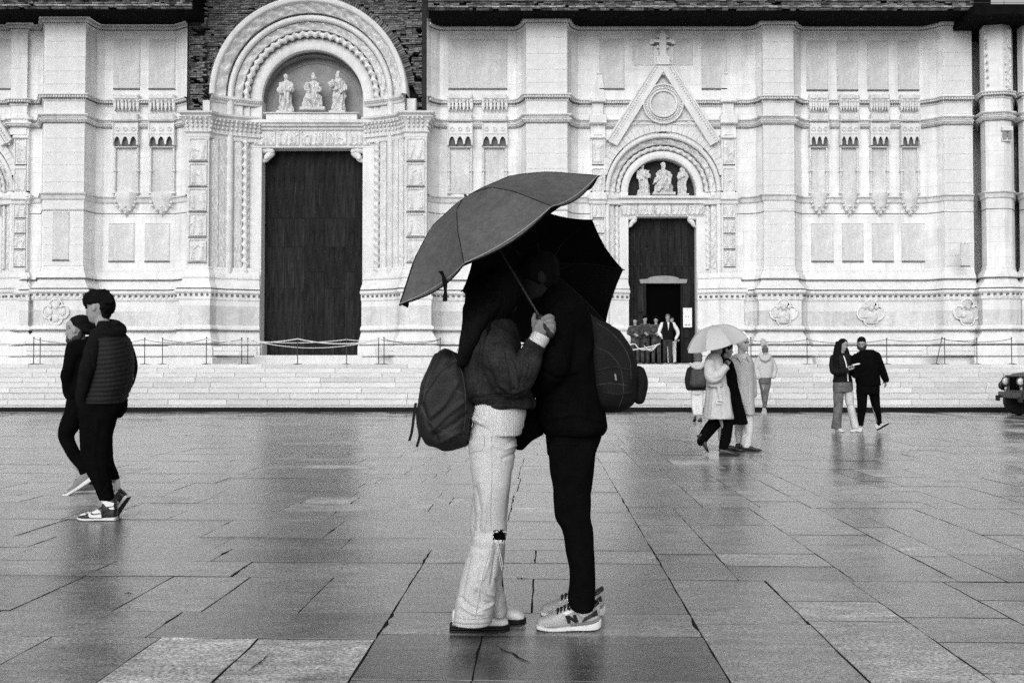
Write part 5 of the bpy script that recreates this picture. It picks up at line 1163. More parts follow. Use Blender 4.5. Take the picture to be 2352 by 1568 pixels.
# ------------------------------------------------------------------ the man in black
YM = 4.60
ma = person('man in all black clothes and pale trainers bending to the woman', 1320, 1447, YM)
body(ma, YM, (1238, 642, 118, -88, -18), dict(sh=[(1300, 735, -.18), (1300, 735, .18)], hip=[(1315, 990, -.09), (1318, 990, .09)],
     arms=[[(1275, 850, -.22), (1232, 885, -.1)], [(1260, 850, .2), (1215, 860, .1)]], legs=[[(1315, 1200, -.09), (1338, 1395, -.09)], [(1322, 1200, .1), (1345, 1390, .12)]]), .008, 'skin_shaded')
M = MB(); RW(M, YM, [(655, 1262, 1300, .07), (668, 1252, 1318, .11), (685, 1243, 1335, .17), (712, 1236, 1352, .215), (750, 1232, 1364, .23), (820, 1231, 1374, .23), (880, 1231, 1382, .21), (930, 1233, 1388, .195), (960, 1237, 1391, .19), (982, 1244, 1393, .185), (998, 1254, 1384, .17)])
TB(M, YM, [(1295, 725, 36, -.17), (1282, 790, 36, -.21), (1270, 845, 34, -.22), (1245, 880, 28, -.14), (1215, 890, 22, -.05)]); TB(M, YM, [(1262, 690, 26, 0), (1240, 690, 24, 0)])
fuse('jacket', M, 'black_cloth', ma, .008, 4, strokes([([(1275, 672), (1310, 690), (1345, 725)], 3, .006), ([(1280, 700), (1310, 715), (1335, 750)], 3, .006), ([(1290, 690), (1325, 712), (1350, 745)], 3, -.006), ([(1250, 760), (1290, 800), (1300, 860)], 4, .01), ([(1240, 850), (1280, 870), (1330, 860)], 4, -.01), ([(1260, 960), (1320, 950), (1380, 965)], 4, .008)], .008, 7, 6, 11))
M = MB()
RW(M, YM, [(950, 1262, 1378, .13), (975, 1256, 1384, .15), (1000, 1254, 1382, .155), (1025, 1256, 1372, .15), (1045, 1258, 1367, .14)])
for dy, o in ((-.09, 0), (.1, 3)):
    RW(M, YM, [(1020, 1257, 1370, .09, dy), (1042, 1259, 1367, .095, dy), (1085, 1265, 1362, .09, dy), (1114, 1271, 1359, .085, dy), (1157, 1273, 1356, .08, dy), (1190, 1277, 1358, .078, dy), (1209, 1290, 1362, .075, dy), (1230, 1296, 1363, .072, dy), (1265, 1301, 1364, .07, dy), (1301, 1308, 1365, .066, dy), (1337, 1309+o, 1366, .062, dy), (1370, 1306+o*3, 1365, .06, dy), (1391, 1310+o*3, 1364, .058, dy), (1402, 1318, 1358, .055, dy)])
fuse('trousers', M, 'black_cloth', ma, .007, 3, strokes([], .006, 7, 6, 12))
M = MB(); f_, s_, u_ = basis(-88, -18); hc = P(1238, 642, YM); hair_cap(M, hc, 118/F*YM, -88, -18, 0, .10, .74, 1.08, .05); fuse('hair', M, 'hair', ma, .006, 2, strokes([], .004, 30, 30, 2))
def mshoe(dx, dyy, Y, near):
    # trainer seen from the side, toe to the left; outline in px of the near shoe
    X = lambda x: P(x+dx, 1449+dyy, Y)[0]; s = Y/F*1.0; z_ = lambda y: max(0, (1449-y)*Y/F)
    def lo(rows, seg=18, e=2.8):
        M = MB(); R = cr(np.array([(X(x), w*s, z_(yb), z_(yt)) for x, w, yb, yt in rows]), 4); a = np.linspace(0, 2*math.pi, seg, endpoint=False)
        g = [[(r[0], Y+r[1]*np.sign(math.cos(t))*abs(math.cos(t))**(2/e), (r[2]+r[3])/2+(r[3]-r[2])/2*np.sign(math.sin(t))*abs(math.sin(t))**(2/e)) for t in a] for r in R]; M.grid(np.array(g), cv=True, caps=True); return M
    u = lo([(1233, 9, 1440, 1430), (1238, 17, 1442, 1425), (1255, 23, 1443, 1418.5), (1272, 25, 1443, 1412), (1290, 23, 1442, 1402), (1308, 20, 1441, 1393), (1326, 18, 1440, 1389), (1345, 17.5, 1438, 1400), (1360, 17, 1436, 1397), (1372, 14, 1432, 1386), (1378, 8, 1420, 1386)]).build('trainer', 'mesh_grey', ma, smooth=True)
    lo([(1231, 12, 1443, 1434), (1236, 20, 1446, 1437), (1262, 26, 1449, 1441), (1290, 25, 1449, 1439.5), (1315, 22, 1449, 1437), (1345, 22, 1449, 1434), (1368, 21, 1447, 1428), (1378, 15, 1443, 1424), (1381, 8, 1438, 1425)], 18, 5).build('midsole', 'rubber_white', u)
    lo([(1231, 10, 1445.5, 1440), (1240, 20, 1449, 1445.5), (1300, 24, 1449.6, 1446.5), (1365, 20, 1449.4, 1445)], 14, 5).build('outsole', 'rubber_black', u)
    lo([(1309, 21.5, 1436, 1432.5), (1335, 22.5, 1434, 1428.5), (1360, 22.5, 1431, 1425), (1374, 18, 1428, 1421)], 14, 5).build('sole_band', 'suede_grey', u)
    def plate(name, mt, poly, off, th=.004):
        M = MB(); v = []
        for q in (0, 1):
            for x, y, w in poly: v.append((X(x), Y-w*s-off+th*q, z_(y)))
        n = len(poly); M.add(v, [tuple(range(n)), tuple(range(2*n-1, n-1, -1))]+[(i, i+n, (i+1) % n+n, (i+1) % n) for i in range(n)]); M.build(name, mt, u)
    ub = bvh(u); D_ = lambda q: [(a+dx*.96, b+dyy*1.0) for a, b in q]
    if near: decal(ub, 'logo_letter', 'rubber_black', [[(1298, 1414), (1306, 1412.5), (1312, 1430), (1304, 1431.5)], [(1298.5, 1414.5), (1307, 1412), (1329, 1427), (1321, 1430)], [(1315, 1412), (1322.5, 1411), (1329, 1427.5), (1321.5, 1429)]], u, .005)
    decal(ub, 'heel_overlay', 'leather_black', [D_(q) for q in ([(1335, 1430), (1342, 1419), (1352, 1412), (1356, 1419), (1346, 1425)], [(1352, 1412), (1367, 1402), (1371, 1399), (1374, 1412), (1356, 1419)])], u, .004)
    decal(ub, 'eyestay', 'leather_white', [D_(q) for q in ([(1291, 1408), (1318, 1396), (1324, 1402), (1301, 1411)], [(1318, 1396), (1328, 1399), (1338, 1410), (1333, 1414), (1324, 1402)], [(1333, 1414), (1338, 1410), (1358, 1404), (1362, 1407), (1342, 1416)], [(1238, 1436), (1262, 1436), (1290, 1432), (1292, 1438), (1262, 1441), (1240, 1440)])], u, .0025)
    lo([(1346, 15, 1404, 1396), (1358, 17, 1402, 1391), (1370, 14, 1396, 1384), (1376, 9, 1393, 1383)], 12, 2.5).build('collar', 'leather_black', u, smooth=True)
    M = MB()
    for k in range(6):
        x, y = 1282+8*k, 1405.5-3.6*k; M.tube([(X(x-2), Y-15*s, z_(y+5)), (X(x), Y, z_(y-3)), (X(x-2), Y+15*s, z_(y+5))], .0055, 6, 3)
    M.tube([(X(1328), Y-.02, z_(1388)), (X(1312), Y-.03, z_(1392)), (X(1306), Y-.045, z_(1399))], .003, 5, 3); M.tube([(X(1326), Y-.0, z_(1388)), (X(1316), Y, z_(1372)), (X(1308), Y+.01, z_(1366))], .003, 5, 3); M.build('laces', 'rubber_black', u)
mshoe(0, 0, 4.57, True); mshoe(10, -32, 4.82, False)

# ------------------------------------------------------------------ umbrellas
def umbrella(label, C, n, R, h, phase, outer, inner, handle, trim=True, nr=8, pw=2.3, strap=None, group=None, shaftm='iron'):
    C = np.array(C, float); n = np.array(n, float); n /= np.linalg.norm(n); e1 = np.cross([0, 1, 0], n); e1 /= np.linalg.norm(e1); e2 = np.cross(n, e1)   # e1 in the picture plane
    t = thing('umbrella', label, 'umbrella', C, group); K = 8
    def hh(r): return (1-r**pw) if pw else float(np.interp(r, [0, .14, .42, .68, 1], [1, .975, .86, .55, 0]))
    def rib(k, r): a = math.radians(phase)+2*math.pi*k/nr; return C+(e1*math.cos(a)+e2*math.sin(a))*R*r+n*h*hh(r)
    for nm, mt_, off in (('canopy_panel', outer, 0), ('lining', inner, -.006)):
        for k in range(nr):
            g = []
            for i in range(15):
                r = max(.02, i/14); row = []
                for j in range(K+1):
                    q = j/K; p = rib(k, r)*(1-q)+rib(k+1, r)*q; sag = 4*q*(1-q); p = p-n*((.030 if not pw else .018)*sag*r)+n*off-(p-C-n*(p-C).dot(n))*(.035*sag*r**3); row.append(p)
                g.append(row)
            M = MB(); M.grid(np.array(g)); M.build(nm, mt_, t, smooth=True)
    for k in range(nr):
        M = MB(); M.tube([rib(k, r)-n*.008 for r in np.linspace(.03, 1, 10)], .0022, 5, 1, smooth=False); M.tube([rib(k, .99)-n*.004, rib(k, 1.012)-n*.006], .0032, 6, 1, smooth=False); M.tube([rib(k, .42)-n*.01, C+n*h*.25], .0018, 5, 1, smooth=False); M.build('rib', 'rubber_black', t)
        M = MB(); M.tube([rib(k, r)+n*.001 for r in np.linspace(.05, .995, 12)], .0016, 5, 1, smooth=False); M.build('seam', inner if outer != 'nylon_pale' else 'trench_tan', t)
    M = MB(); apex = C+n*h; M.tube([apex-n*.0, apex+n*.008], .006, 8, 1, smooth=False); M.tube([apex, C+n*h*.2, np.array(handle)], .0042, 8, 1, smooth=False); M.build('shaft', shaftm, t)
    hd = np.array(handle); ax = (hd-apex)/np.linalg.norm(hd-apex); M = MB(); M.tube([hd-ax*.02, hd+ax*.07], .014, 10, 1, smooth=False); M.build('handle', 'rubber_black', t)
    if trim:
        for k in range(nr):
            pts = []
            for j in range(K+1):
                q = j/K; p = rib(k, 1)*(1-q)+rib(k+1, 1)*q; sag = 4*q*(1-q); pts.append(p-n*(.018*sag)-(p-C-n*(p-C).dot(n))*(.035*sag))
            M = MB(); M.tube(pts, .0012, 5, 1, smooth=False); M.build('piping', 'nylon_pale', t)
    if strap:
        M = MB(); p = np.array([P(x, y, Y_) for x, y, Y_ in strap]); g = []
        for i, q in enumerate(cr(p, 5)): w = .006+.004*abs(math.cos(i*.45)); g.append([q+np.array([-w, .004, 0]), q+np.array([w, -.004, 0])])
        M.grid(np.array(g)); M.build('strap', 'nylon_black', t)
    return t
umbrella('grey umbrella with pale edging held up over the kissing couple', P(1137, 555, 4.42), (-.545, -.125, .838), 281/F*4.42, 122/F*4.42, 26, 'nylon_grey', 'nylon_black', P(1246, 738, 4.27), pw=0, strap=[(1012, 622, 4.0), (1020, 640, 4.0), (1023, 665, 4.0), (1022, 692, 4.0)])
umbrella('black umbrella opened behind the kissing couple with its dark inside showing', P(1245, 643, 5.02), (.03, .85, .53), 187/F*5.02, .17, 33, 'nylon_grey', 'nylon_black', P(1300, 760, 4.5), trim=False, strap=[(1384, 735, 4.9), (1392, 742, 4.9), (1402, 747, 4.9)])
# ------------------------------------------------------------------ bags
PK = {}
def bag(name, label, cat, Y, poly, th, mt_, dispf=None, smooth=14, vox=.009):
    p0 = np.mean([P(x, y, Y) for x, y in poly], axis=0); t = thing(name, label, cat, p0); M = MB(); pc = np.array(poly, float); c = pc.mean(0)
    rows = []
    for q, sc_ in ((-1, .62), (-.8, .86), (-.45, .98), (0, 1.0), (.45, .98), (.8, .86), (1, .62)):
        rows.append([P(*(c+(p-c)*sc_), Y)+np.array([0, th/2*q, 0]) for p in pc])
    M.grid(np.array(rows), cv=True, caps=True); PK[t.name] = fuse('pack', M, mt_, t, vox, smooth, dispf); return t
wb = bag('backpack', 'dark drawstring backpack hanging from the woman in pale jeans', 'backpack', YW-.02, [(1023, 798), (1040, 806), (1062, 815), (1080, 850), (1090, 900), (1090, 950), (1082, 1000), (1078, 1026), (1060, 1031), (1040, 1036), (1019, 1036), (1000, 1024), (980, 1019), (963, 992), (957, 950), (960, 912), (970, 880), (993, 832), (1008, 808)], .26, 'backpack_cloth',
     strokes([([(975, 900), (1010, 850), (1040, 830)], 4, -.010), ([(985, 960), (1020, 930), (1050, 880)], 4, .010), ([(990, 990), (1030, 950), (1070, 920)], 3, .011), ([(1000, 1000), (1040, 975), (1075, 950)], 3.5, -.010), ([(1010, 1015), (1050, 995), (1075, 990)], 3, .010), ([(970, 930), (985, 980), (1005, 1010)], 4, -.010), ([(1003, 815), (985, 860), (973, 905)], 3, .008)], .009, 9, 6, 4), 8)
M = MB()
for pts in ([(955, 925), (950, 960), (946, 990), (940, 1012)], [(958, 940), (960, 975), (964, 1000), (957, 1026)], [(1066, 800), (1085, 900), (1090, 940), (1080, 965)]):
    q = cr([P(x, y, YW-.06) for x, y in pts], 5); M.grid([[p+np.array([-.006, 0, 0]), p+np.array([.006, -.003, 0]), p+np.array([.006, .003, 0]), p+np.array([-.006, .003, 0])] for p in q], cv=True, caps=True)
M.build('strap', 'backpack_black', wb, kind='stuff')
surf_lines(PK[wb.name], 'seam', 'backpack_grey', [[(1010, 812), (990, 855), (975, 905), (966, 950)], [(962, 925), (985, 965), (1010, 985), (1045, 1000), (1078, 1002)], [(1040, 812), (1062, 860), (1070, 930), (1064, 1000)], [(968, 900), (1000, 890), (1040, 895), (1075, 910)]], .0014)
mb = bag('backpack', 'black backpack worn by the man in black, with a bulging side pouch', 'backpack', YM-.02, [(1345, 715), (1372, 735), (1395, 746), (1420, 760), (1438, 784), (1453, 808), (1461, 832), (1462, 880), (1456, 926), (1436, 943), (1400, 948), (1372, 944), (1350, 900), (1340, 800)], .30, 'backpack_black',
     strokes([([(1372, 738), (1410, 775), (1448, 815)], 3, .008), ([(1380, 760), (1420, 800), (1450, 840)], 3, -.008)], .006, 8, 6, 6))
surf_lines(PK[mb.name], 'seam', 'backpack_grey', [[(1372, 742), (1400, 760), (1428, 790), (1446, 825), (1450, 870)], [(1376, 800), (1400, 812), (1425, 845), (1432, 900), (1420, 938)], [(1365, 885), (1400, 880), (1440, 885)]], .0014)
surf_lines(PK[mb.name], 'side_strap', 'backpack_cloth', [[(1368, 850), (1410, 842), (1452, 850)], [(1385, 900), (1420, 905), (1450, 900)]], .006)
M = MB(); TB(M, YM, [(1465, 856, 17, -.06), (1471, 880, 17, -.06), (1468, 915, 15, -.06)]); fuse('side_pouch', M, 'backpack_black', mb, .008, 4, drape(.005, 9, 6, 3))
M = MB(); M.tube([P(1413, 860, YM-.20), P(1415, 872, YM-.205)], .004, 6, 1, smooth=False); M.build('zip_pull', 'pipe_metal', mb)
bag('shoulder_bag', 'flat black bag hanging between the couple at hip height', 'bag', 4.66, [(1196, 905), (1232, 915), (1250, 990), (1248, 998), (1222, 1012), (1200, 1034), (1184, 1033), (1183, 990), (1190, 950)], .10, 'black_cloth', None, 3, .008)
# ------------------------------------------------------------------ the two young men walking at the left
def build_shapes(M, Y, L):
    for sh in L:
        if sh[0] == 'R': RW(M, Y, sh[1], 26)
        elif sh[0] == 'T': TB(M, Y, sh[1], 12)
        else: SP(M, Y, *sh[1:])
def wear(par, Y, name, mt_, L, vox=.012, smooth=3, folds=(), noise=.005, seed=1, extra=None, fx=7, fz=5):
    M = MB(); build_shapes(M, Y, L); return fuse(name, M, mt_, par, vox, smooth, strokes(list(folds), noise, fx, fz, seed, extra))
YA = 7.89
pa = person('young man with curly dark hair in a quilted vest over a hoodie walking left', 232, 1190, YA)
_, hcA, hHA = body(pa, YA, (225.5, 708, 69, -98, -3), dict(sh=[(243, 785, -.17), (255, 785, .17)], hip=[(232, 945, -.09), (240, 945, .09)], arms=[[(200, 875, -.12), (188, 925, -.08)], [(299, 860, .12), (288, 890, .1)]], legs=[[(222, 1050, -.07), (248, 1160, -.06)], [(240, 1040, .1), (266, 1105, .12)]]), .007)
M = MB()
SP(M, YA, 230, 688, 0, 31, 21, 26); SP(M, YA, 245, 701, 0, 18.5, 25, 24); SP(M, YA, 211, 690, 0, 16, 13, 22); SP(M, YA, 202, 697, -.01, 8, 7, 14); SP(M, YA, 244, 722, 0, 9, 14, 17)
Rh = random.Random(3)
for i in range(46):
    a = Rh.uniform(0, 6.28); b = Rh.uniform(-.3, 1); SP(M, YA, 226+31*math.cos(a)*math.sqrt(1-b*b*.8), 691-22*max(b, -.1), Rh.choice([-1, 1])*.07*math.sqrt(abs(1-b*b*.9)), 6, 5.5)
for (x, y) in [(197, 700), (194, 694), (199, 706), (204, 703), (208, 706), (196, 689)]: SP(M, YA, x, y, Rh.uniform(-.04, .04), 4, 4)
fuse('hair', M, 'hair', pa, .007, 1, strokes([], .008, 42, 42, 4))
wear(pa, YA, 'hoodie', 'black_knit', [('R', [(752, 226, 268, .10), (768, 214, 284, .17), (800, 206, 292, .18), (930, 192, 284, .15)]), ('T', [(218, 790, 18, -.16), (205, 835, 19, -.19), (195, 880, 17, -.17), (188, 912, 14, -.13), (192, 928, 12, -.1)]), ('T', [(285, 790, 17, .15), (302, 838, 14, .16), (300, 866, 12, .14), (289, 890, 12, .1)]),
     ('T', [(212, 762, 6, -.06), (224, 768, 9, -.12), (250, 768, 11, -.13), (275, 764, 12, -.04), (277, 754, 12, .04), (262, 744, 11, .08), (240, 742, 10, .1), (220, 748, 8, .07)]), ('T', [(268, 744, 9, -.04), (278, 756, 11, 0), (274, 768, 12, .02), (262, 778, 9, 0)]), ('R', [(738, 228, 262, .075), (760, 222, 272, .11)])], .008, 4, [([(215, 768), (250, 765), (285, 775)], 2, .007), ([(225, 752), (255, 752), (282, 762)], 2, -.007), ([(205, 800), (215, 860), (200, 915)], 3, -.006)], .006, 5)
def quilt(co, no, px, py):
    w_ = vn(np.stack([co[:, 0]*6, co[:, 1]*6, co[:, 2]*5], 1), 4); ph = (py+.12*(px-250)+.0022*(px-252)**2+2.2*w_)/10.6*math.pi; return .008*np.abs(np.sin(ph))*(py > 772)*(py < 930)-.004
wear(pa, YA, 'quilted_vest', 'puffer', [('R', [(762, 224, 281, .13), (775, 212, 291, .175), (795, 213, 298, .195), (840, 212, 302, .205), (880, 208, 299, .195), (905, 204, 290, .185), (925, 200, 287, .18)])], .008, 3, [], .003, 6, quilt)
wear(pa, YA, 'trousers', 'black_cloth', [('R', [(918, 190, 288, .16), (940, 184, 286, .165), (960, 184, 274, .155)]), ('R', [(950, 184, 262, .10, -.07), (1000, 186, 256, .10, -.07), (1050, 190, 253, .088, -.07), (1090, 204, 253, .075, -.07), (1120, 220, 256, .065, -.06), (1140, 228, 260, .06, -.06), (1149, 230, 258, .055, -.06)]),
     ('R', [(955, 205, 268, .09, .09), (1000, 222, 257, .09, .09), (1040, 228, 256, .08, .09), (1065, 233, 260, .07, .1), (1085, 243, 269, .06, .11), (1100, 256, 274, .055, .12)])], .009, 3, [([(225, 960), (215, 1050), (235, 1130)], 5, .008), ([(245, 1110), (232, 1130), (250, 1140)], 3, -.008)], .007, 7)
for (x, y, r, d) in [(250, 1150, 8.5, -.06), (267, 1107, 8, .12)]:
    M = MB(); TB(M, YA, [(x, y-4, r, d), (x+1, y+5, r, d), (x+1, y+12, r, d)]); M.build('sock', 'skin' if y > 1140 else 'cotton_white', pa, smooth=True)
def high_extra(mirror):
    def f(u, fr, Lg):
        M = MB(); loftx(M, fr, [(-.0, .08, .15, .50), (.05, .125, .14, .56), (.18, .145, .14, .54), (.30, .135, .14, .47), (.36, .10, .16, .42)]); M.build('high_collar', 'leather_black', u, smooth=True)
        for sd in (-1, 1):
            patch(u, 'side_panel', 'leather_white', fr, [(.32, .09), (.62, .09), (.66, .15), (.64, .22), (.52, .26), (.42, .31), (.34, .24), (.32, .14)], sd, .13, .172)
            patch(u, 'curved_mark', 'leather_black', fr, [(.28, .215), (.30, .19), (.50, .165), (.58, .17), (.60, .20), (.585, .245), (.555, .20), (.50, .19), (.40, .205)], sd, .13, .177)
            patch(u, 'ankle_panel', 'leather_white', fr, [(.00, .46), (.30, .545), (.34, .52), (.20, .37), (.02, .39)], sd, .12, .156)
            patch(u, 'heel_panel', 'leather_white', fr, [(-.0, .30), (.10, .30), (.14, .34), (.02, .37)], sd, .11, .15)
            patch(u, 'toe_panel', 'leather_white', fr, [(.72, .17), (.90, .13), (.86, .175), (.74, .215)], sd, .06, .165)
    return f
o = P(267, 1192, YA-.06); shoe(pa, (o[0], YA-.06, 0), -91, .30, 0, 'leather_black', 'rubber_white', 'rubber_black', 1.15, high_extra(1))
M = MB(); fr_ = frame((o[0], YA-.06, 0), -91, 0, .30); loftx(M, fr_, [(-.02, .08, -.001, .015), (.3, .135, -.001, .015), (.7, .18, -.001, .015), (1, .07, .01, .03)]); M.build('outsole', 'rubber_black', pa)
o = P(296, 1142, YA+.12); shoe(pa, o, -100, .30, -52, 'leather_black', 'rubber_white', 'rubber_black', 1.15, high_extra(1)); M = MB(); fr_ = frame(o, -100, -52, .30); loftx(M, fr_, [(-.01, .10, -.02, .01), (.3, .135, -.02, .01), (.7, .18, -.02, .01), (1, .07, -.01, .02)]); M.build('outsole', 'rubber_black', pa)
YB = 9.5
pb = person('bearded man in a black beanie and dark jacket walking left behind his friend', 195, 1128, YB)
body(pb, YB, (176, 759, 60, -86, -4), dict(sh=[(190, 806, -.13), (192, 806, .13)], hip=[(188, 930, -.09), (190, 930, .09)], arms=[[(158, 860, -.17), (160, 905, -.1)], [(200, 860, .2), (190, 905, .15)]], legs=[[(148, 1008, -.08), (196, 1095, -.08)], [(212, 1020, .08), (212, 1112, .1)]]), .008)
M = MB(); SP(M, YB, 187, 741, 0, 25, 19, 23); SP(M, YB, 200, 752, 0, 14, 17, 20); SP(M, YB, 178, 737, 0, 17, 12, 19); TB(M, YB, [(164, 741, 4, 0), (172, 741, 5, -.075), (190, 754, 6, -.09), (206, 762, 6, -.06), (210, 764, 6, .04)]); fuse('beanie', M, 'black_knit', pb, .007, 3, drape(.002, 40, 40, 3))
M = MB(); SP(M, YB, 161, 782, 0, 8.5, 8, 12); SP(M, YB, 157.5, 774, 0, 4.5, 3.5, 9); SP(M, YB, 170, 782, 0, 10, 8, 14); SP(M, YB, 176, 777, -.045, 10, 8, 8); SP(M, YB, 185, 768, -.055, 5, 9, 6); SP(M, YB, 160, 771, 0, 3, 2, 9); SP(M, YB, 178, 777, .04, 9, 8, 8); fuse('beard', M, 'beard', pb, .006, 1, strokes([], .004, 60, 60, 2))
M = MB(); SP(M, YB, 162, 749, -.05, 6, 2, 7); SP(M, YB, 162, 753.5, -.055, 4, 2.2, 6); M.build('eyebrow', 'beard', pb, smooth=True)
wear(pb, YB, 'jacket', 'black_cloth', [('R', [(782, 172, 214, .09), (793, 160, 222, .17), (833, 152, 228, .2), (863, 148, 228, .2), (897, 151, 224, .19), (914, 157, 220, .17)]), ('T', [(190, 804, 17, -.15), (172, 806, 16, -.17), (160, 840, 14, -.2), (154, 870, 13, -.19), (162, 903, 11, -.12)]), ('T', [(200, 800, 15, .15), (205, 850, 14, .2), (195, 900, 11, .12)]), ('T', [(172, 786, 8, -.05), (186, 790, 10, -.1), (204, 785, 10, -.04), (205, 780, 9, .06), (180, 782, 8, .08)])], .009, 4, [([(160, 810), (150, 850)], 3, .008)], .008, 8)
wear(pb, YB, 'trousers', 'black_cloth', [('R', [(908, 158, 218, .15), (930, 155, 216, .16), (950, 152, 214, .14)]), ('T', [(180, 935, 24, -.07), (162, 970, 22, -.08), (152, 1003, 16, -.08), (168, 1040, 14, -.08), (186, 1068, 12, -.08), (200, 1094, 10, -.08)]), ('T', [(195, 940, 22, .08), (212, 1000, 18, .08), (214, 1060, 14, .08), (212, 1110, 11, .1)])], .010, 3, [], .009, 9)
o = P(214, 1103, YB-.08); shoe(pb, o, -82, .30, -33, 'suede_grey', 'rubber_white', 'rubber_black', thick=1.6); o = P(226, 1128, YB+.1); shoe(pb, (o[0], o[1], 0), -80, .29, 0, 'suede_grey', 'rubber_white', 'rubber_black')

# ------------------------------------------------------------------ the group with the pale umbrella
YT = 13.7
pt = person('person in a belted pale trench coat and dark trousers, head hidden by the pale umbrella', 1665, 1043, YT)
body(pt, YT, (1645, 800, 37, 70, -10), dict(sh=[(1632, 832, -.16), (1640, 832, .16)], hip=[(1648, 930, -.08), (1650, 930, .08)], arms=[[(1640, 872, -.2), (1662, 846, -.2)], [(1655, 870, .2), (1668, 850, .1)]], legs=[[(1664, 985, -.06), (1660, 1032, -.06)], [(1628, 985, .08), (1608, 1010, .08)]]), .012)
tf = [([(1626, 884), (1660, 882)], 2, -.012), ([(1640, 890), (1635, 955)], 3, .012), ([(1655, 890), (1660, 955)], 3, -.012), ([(1628, 895), (1622, 955)], 3, -.01), ([(1672, 890), (1678, 955)], 3, .012), ([(1630, 830), (1648, 845)], 2, -.01), ([(1627, 858), (1640, 872), (1655, 866)], 2, -.012)]
wear(pt, YT, 'trench_coat', 'trench', [('R', [(812, 1632, 1650, .09), (822, 1622, 1657, .15), (840, 1618, 1660, .2), (865, 1622, 1666, .2), (882, 1624, 1669, .18), (900, 1621, 1673, .2), (930, 1619, 1679, .23), (961, 1616, 1684, .26)]), ('T', [(1630, 836, 13, -.16), (1632, 862, 13, -.22), (1640, 870, 12, -.24), (1652, 860, 11, -.24), (1663, 847, 9, -.22)]), ('R', [(811, 1628, 1650, .1), (820, 1624, 1656, .14)])], .012, 3, tf, .006, 4)
M = MB(); TB(M, YT, [(1662, 849, 8.5, -.22), (1669, 841, 8.5, -.21)], 12, False); M.build('coat_cuff', 'trench', pt, smooth=True)
M = MB(); g = P(1622, 883, YT); 
for k, (a, b, y) in enumerate([(1622, 1668, 883)]):
    pp = [P(a, y, YT-.02), P(a+8, y, YT-.19), P((a+b)/2, y+1, YT-.215), P(b-8, y, YT-.18), P(b, y, YT-.02)]; q = cr(pp, 5); M.grid([[p+np.array([0, 0, -.025]), p+np.array([0, -.012, -.025]), p+np.array([0, -.012, .025]), p+np.array([0, 0, .025])] for p in q], cv=True, caps=True)
q = cr([P(1650, 885, YT-.22), P(1653, 905, YT-.235), P(1657, 922, YT-.25)], 4); M.grid([[p+np.array([-.02, 0, 0]), p+np.array([-.02, -.012, 0]), p+np.array([.02, -.012, 0]), p+np.array([.02, 0, 0])] for p in q], cv=True, caps=True); M.build('belt', 'trench', pt, kind='stuff')
M = MB(); c = P(1652, 923, YT-.26); M.tube([c+np.array(v) for v in [(-.035, 0, -.02), (.035, 0, -.02), (.035, 0, .025), (-.035, 0, .025), (-.035, 0, -.02)]], .008, 6, 1, smooth=False); M.build('buckle', 'leather_white', pt)
wear(pt, YT, 'trousers', 'black_cloth', [('R', [(945, 1634, 1678, .14), (960, 1634, 1680, .14)]), ('R', [(955, 1655, 1684, .085, -.06), (980, 1658, 1683, .08, -.06), (1008, 1654, 1679, .075, -.06), (1030, 1651, 1672, .065, -.06)]), ('T', [(1650, 962, 16, .06), (1632, 982, 14.5, .07), (1616, 1004, 12, .08), (1611, 1014, 10.5, .08)])], .012, 3, [], .006, 5)
o = P(1652, 1043, YT-.06); shoe(pt, (o[0], o[1], 0), 78, .27, 0, 'leather_black', 'rubber_black'); o = P(1600, 1001, YT+.08); shoe(pt, o, 80, .27, -58, 'leather_black', 'rubber_black')
YK = 14.2
pk = person('person in a black open coat with white trousers, between the two pale coats', 1665, 1035, YK)
_, hk, HK = body(pk, YK, (1669, 804, 36, 85, -4), dict(sh=[(1664, 838, -.14), (1668, 838, .16)], hip=[(1668, 930, -.08), (1670, 930, .08)], arms=[[(1672, 870, -.2), (1669, 838, -.22)], [(1685, 880, .2), (1700, 920, .15)]], legs=[[(1664, 985, -.06), (1656, 1025, -.04)], [(1672, 985, .08), (1670, 1030, .08)]]), .011, 'skin', hands=[((P(1667, 843, YK-.25), (.35, -.1, 1), (.5, .6, 0)), dict(L=.17, curl=1.0))])
M = MB(); hair_cap(M, hk, HK, 85, -4, 0, .1, .82, 1.1, .06); SP(M, YK, 1652, 815, 0, 10, 22, 14); SP(M, YK, 1658, 828, 0, 8, 12, 16); fuse('hair', M, 'hair', pk, .01, 2, strokes([], .004, 30, 8, 3))
wear(pk, YK, 'black_coat', 'black_cloth', [('R', [(822, 1655, 1674, .09), (835, 1650, 1684, .17), (870, 1652, 1692, .2), (910, 1656, 1700, .2), (945, 1662, 1710, .2), (973, 1668, 1717, .2)]), ('T', [(1663, 840, 10, -.14), (1668, 866, 10, -.2), (1668, 852, 8.5, -.24)])], .012, 3, [], .008, 4)
wear(pk, YK, 'trousers', 'cotton_white', [('R', [(950, 1650, 1690, .14), (965, 1650, 1690, .14)]), ('R', [(960, 1648, 1672, .08, -.05), (985, 1649, 1667, .075, -.05), (1012, 1650, 1663, .06, -.05)]), ('R', [(960, 1662, 1686, .08, .08), (990, 1664, 1682, .075, .08), (1015, 1664, 1678, .065, .08)])], .012)
o = P(1652, 1034, YK-.04); shoe(pk, (o[0], o[1], .02), 60, .26, -12, 'leather_black', 'rubber_black'); o = P(1668, 1030, YK+.1); shoe(pk, (o[0], o[1], .0), 70, .26, 0, 'leather_black', 'rubber_black')
YO = 14.4
po = person('white-haired older man in a tan raincoat and pale trousers looking right', 1718, 1036, YO)
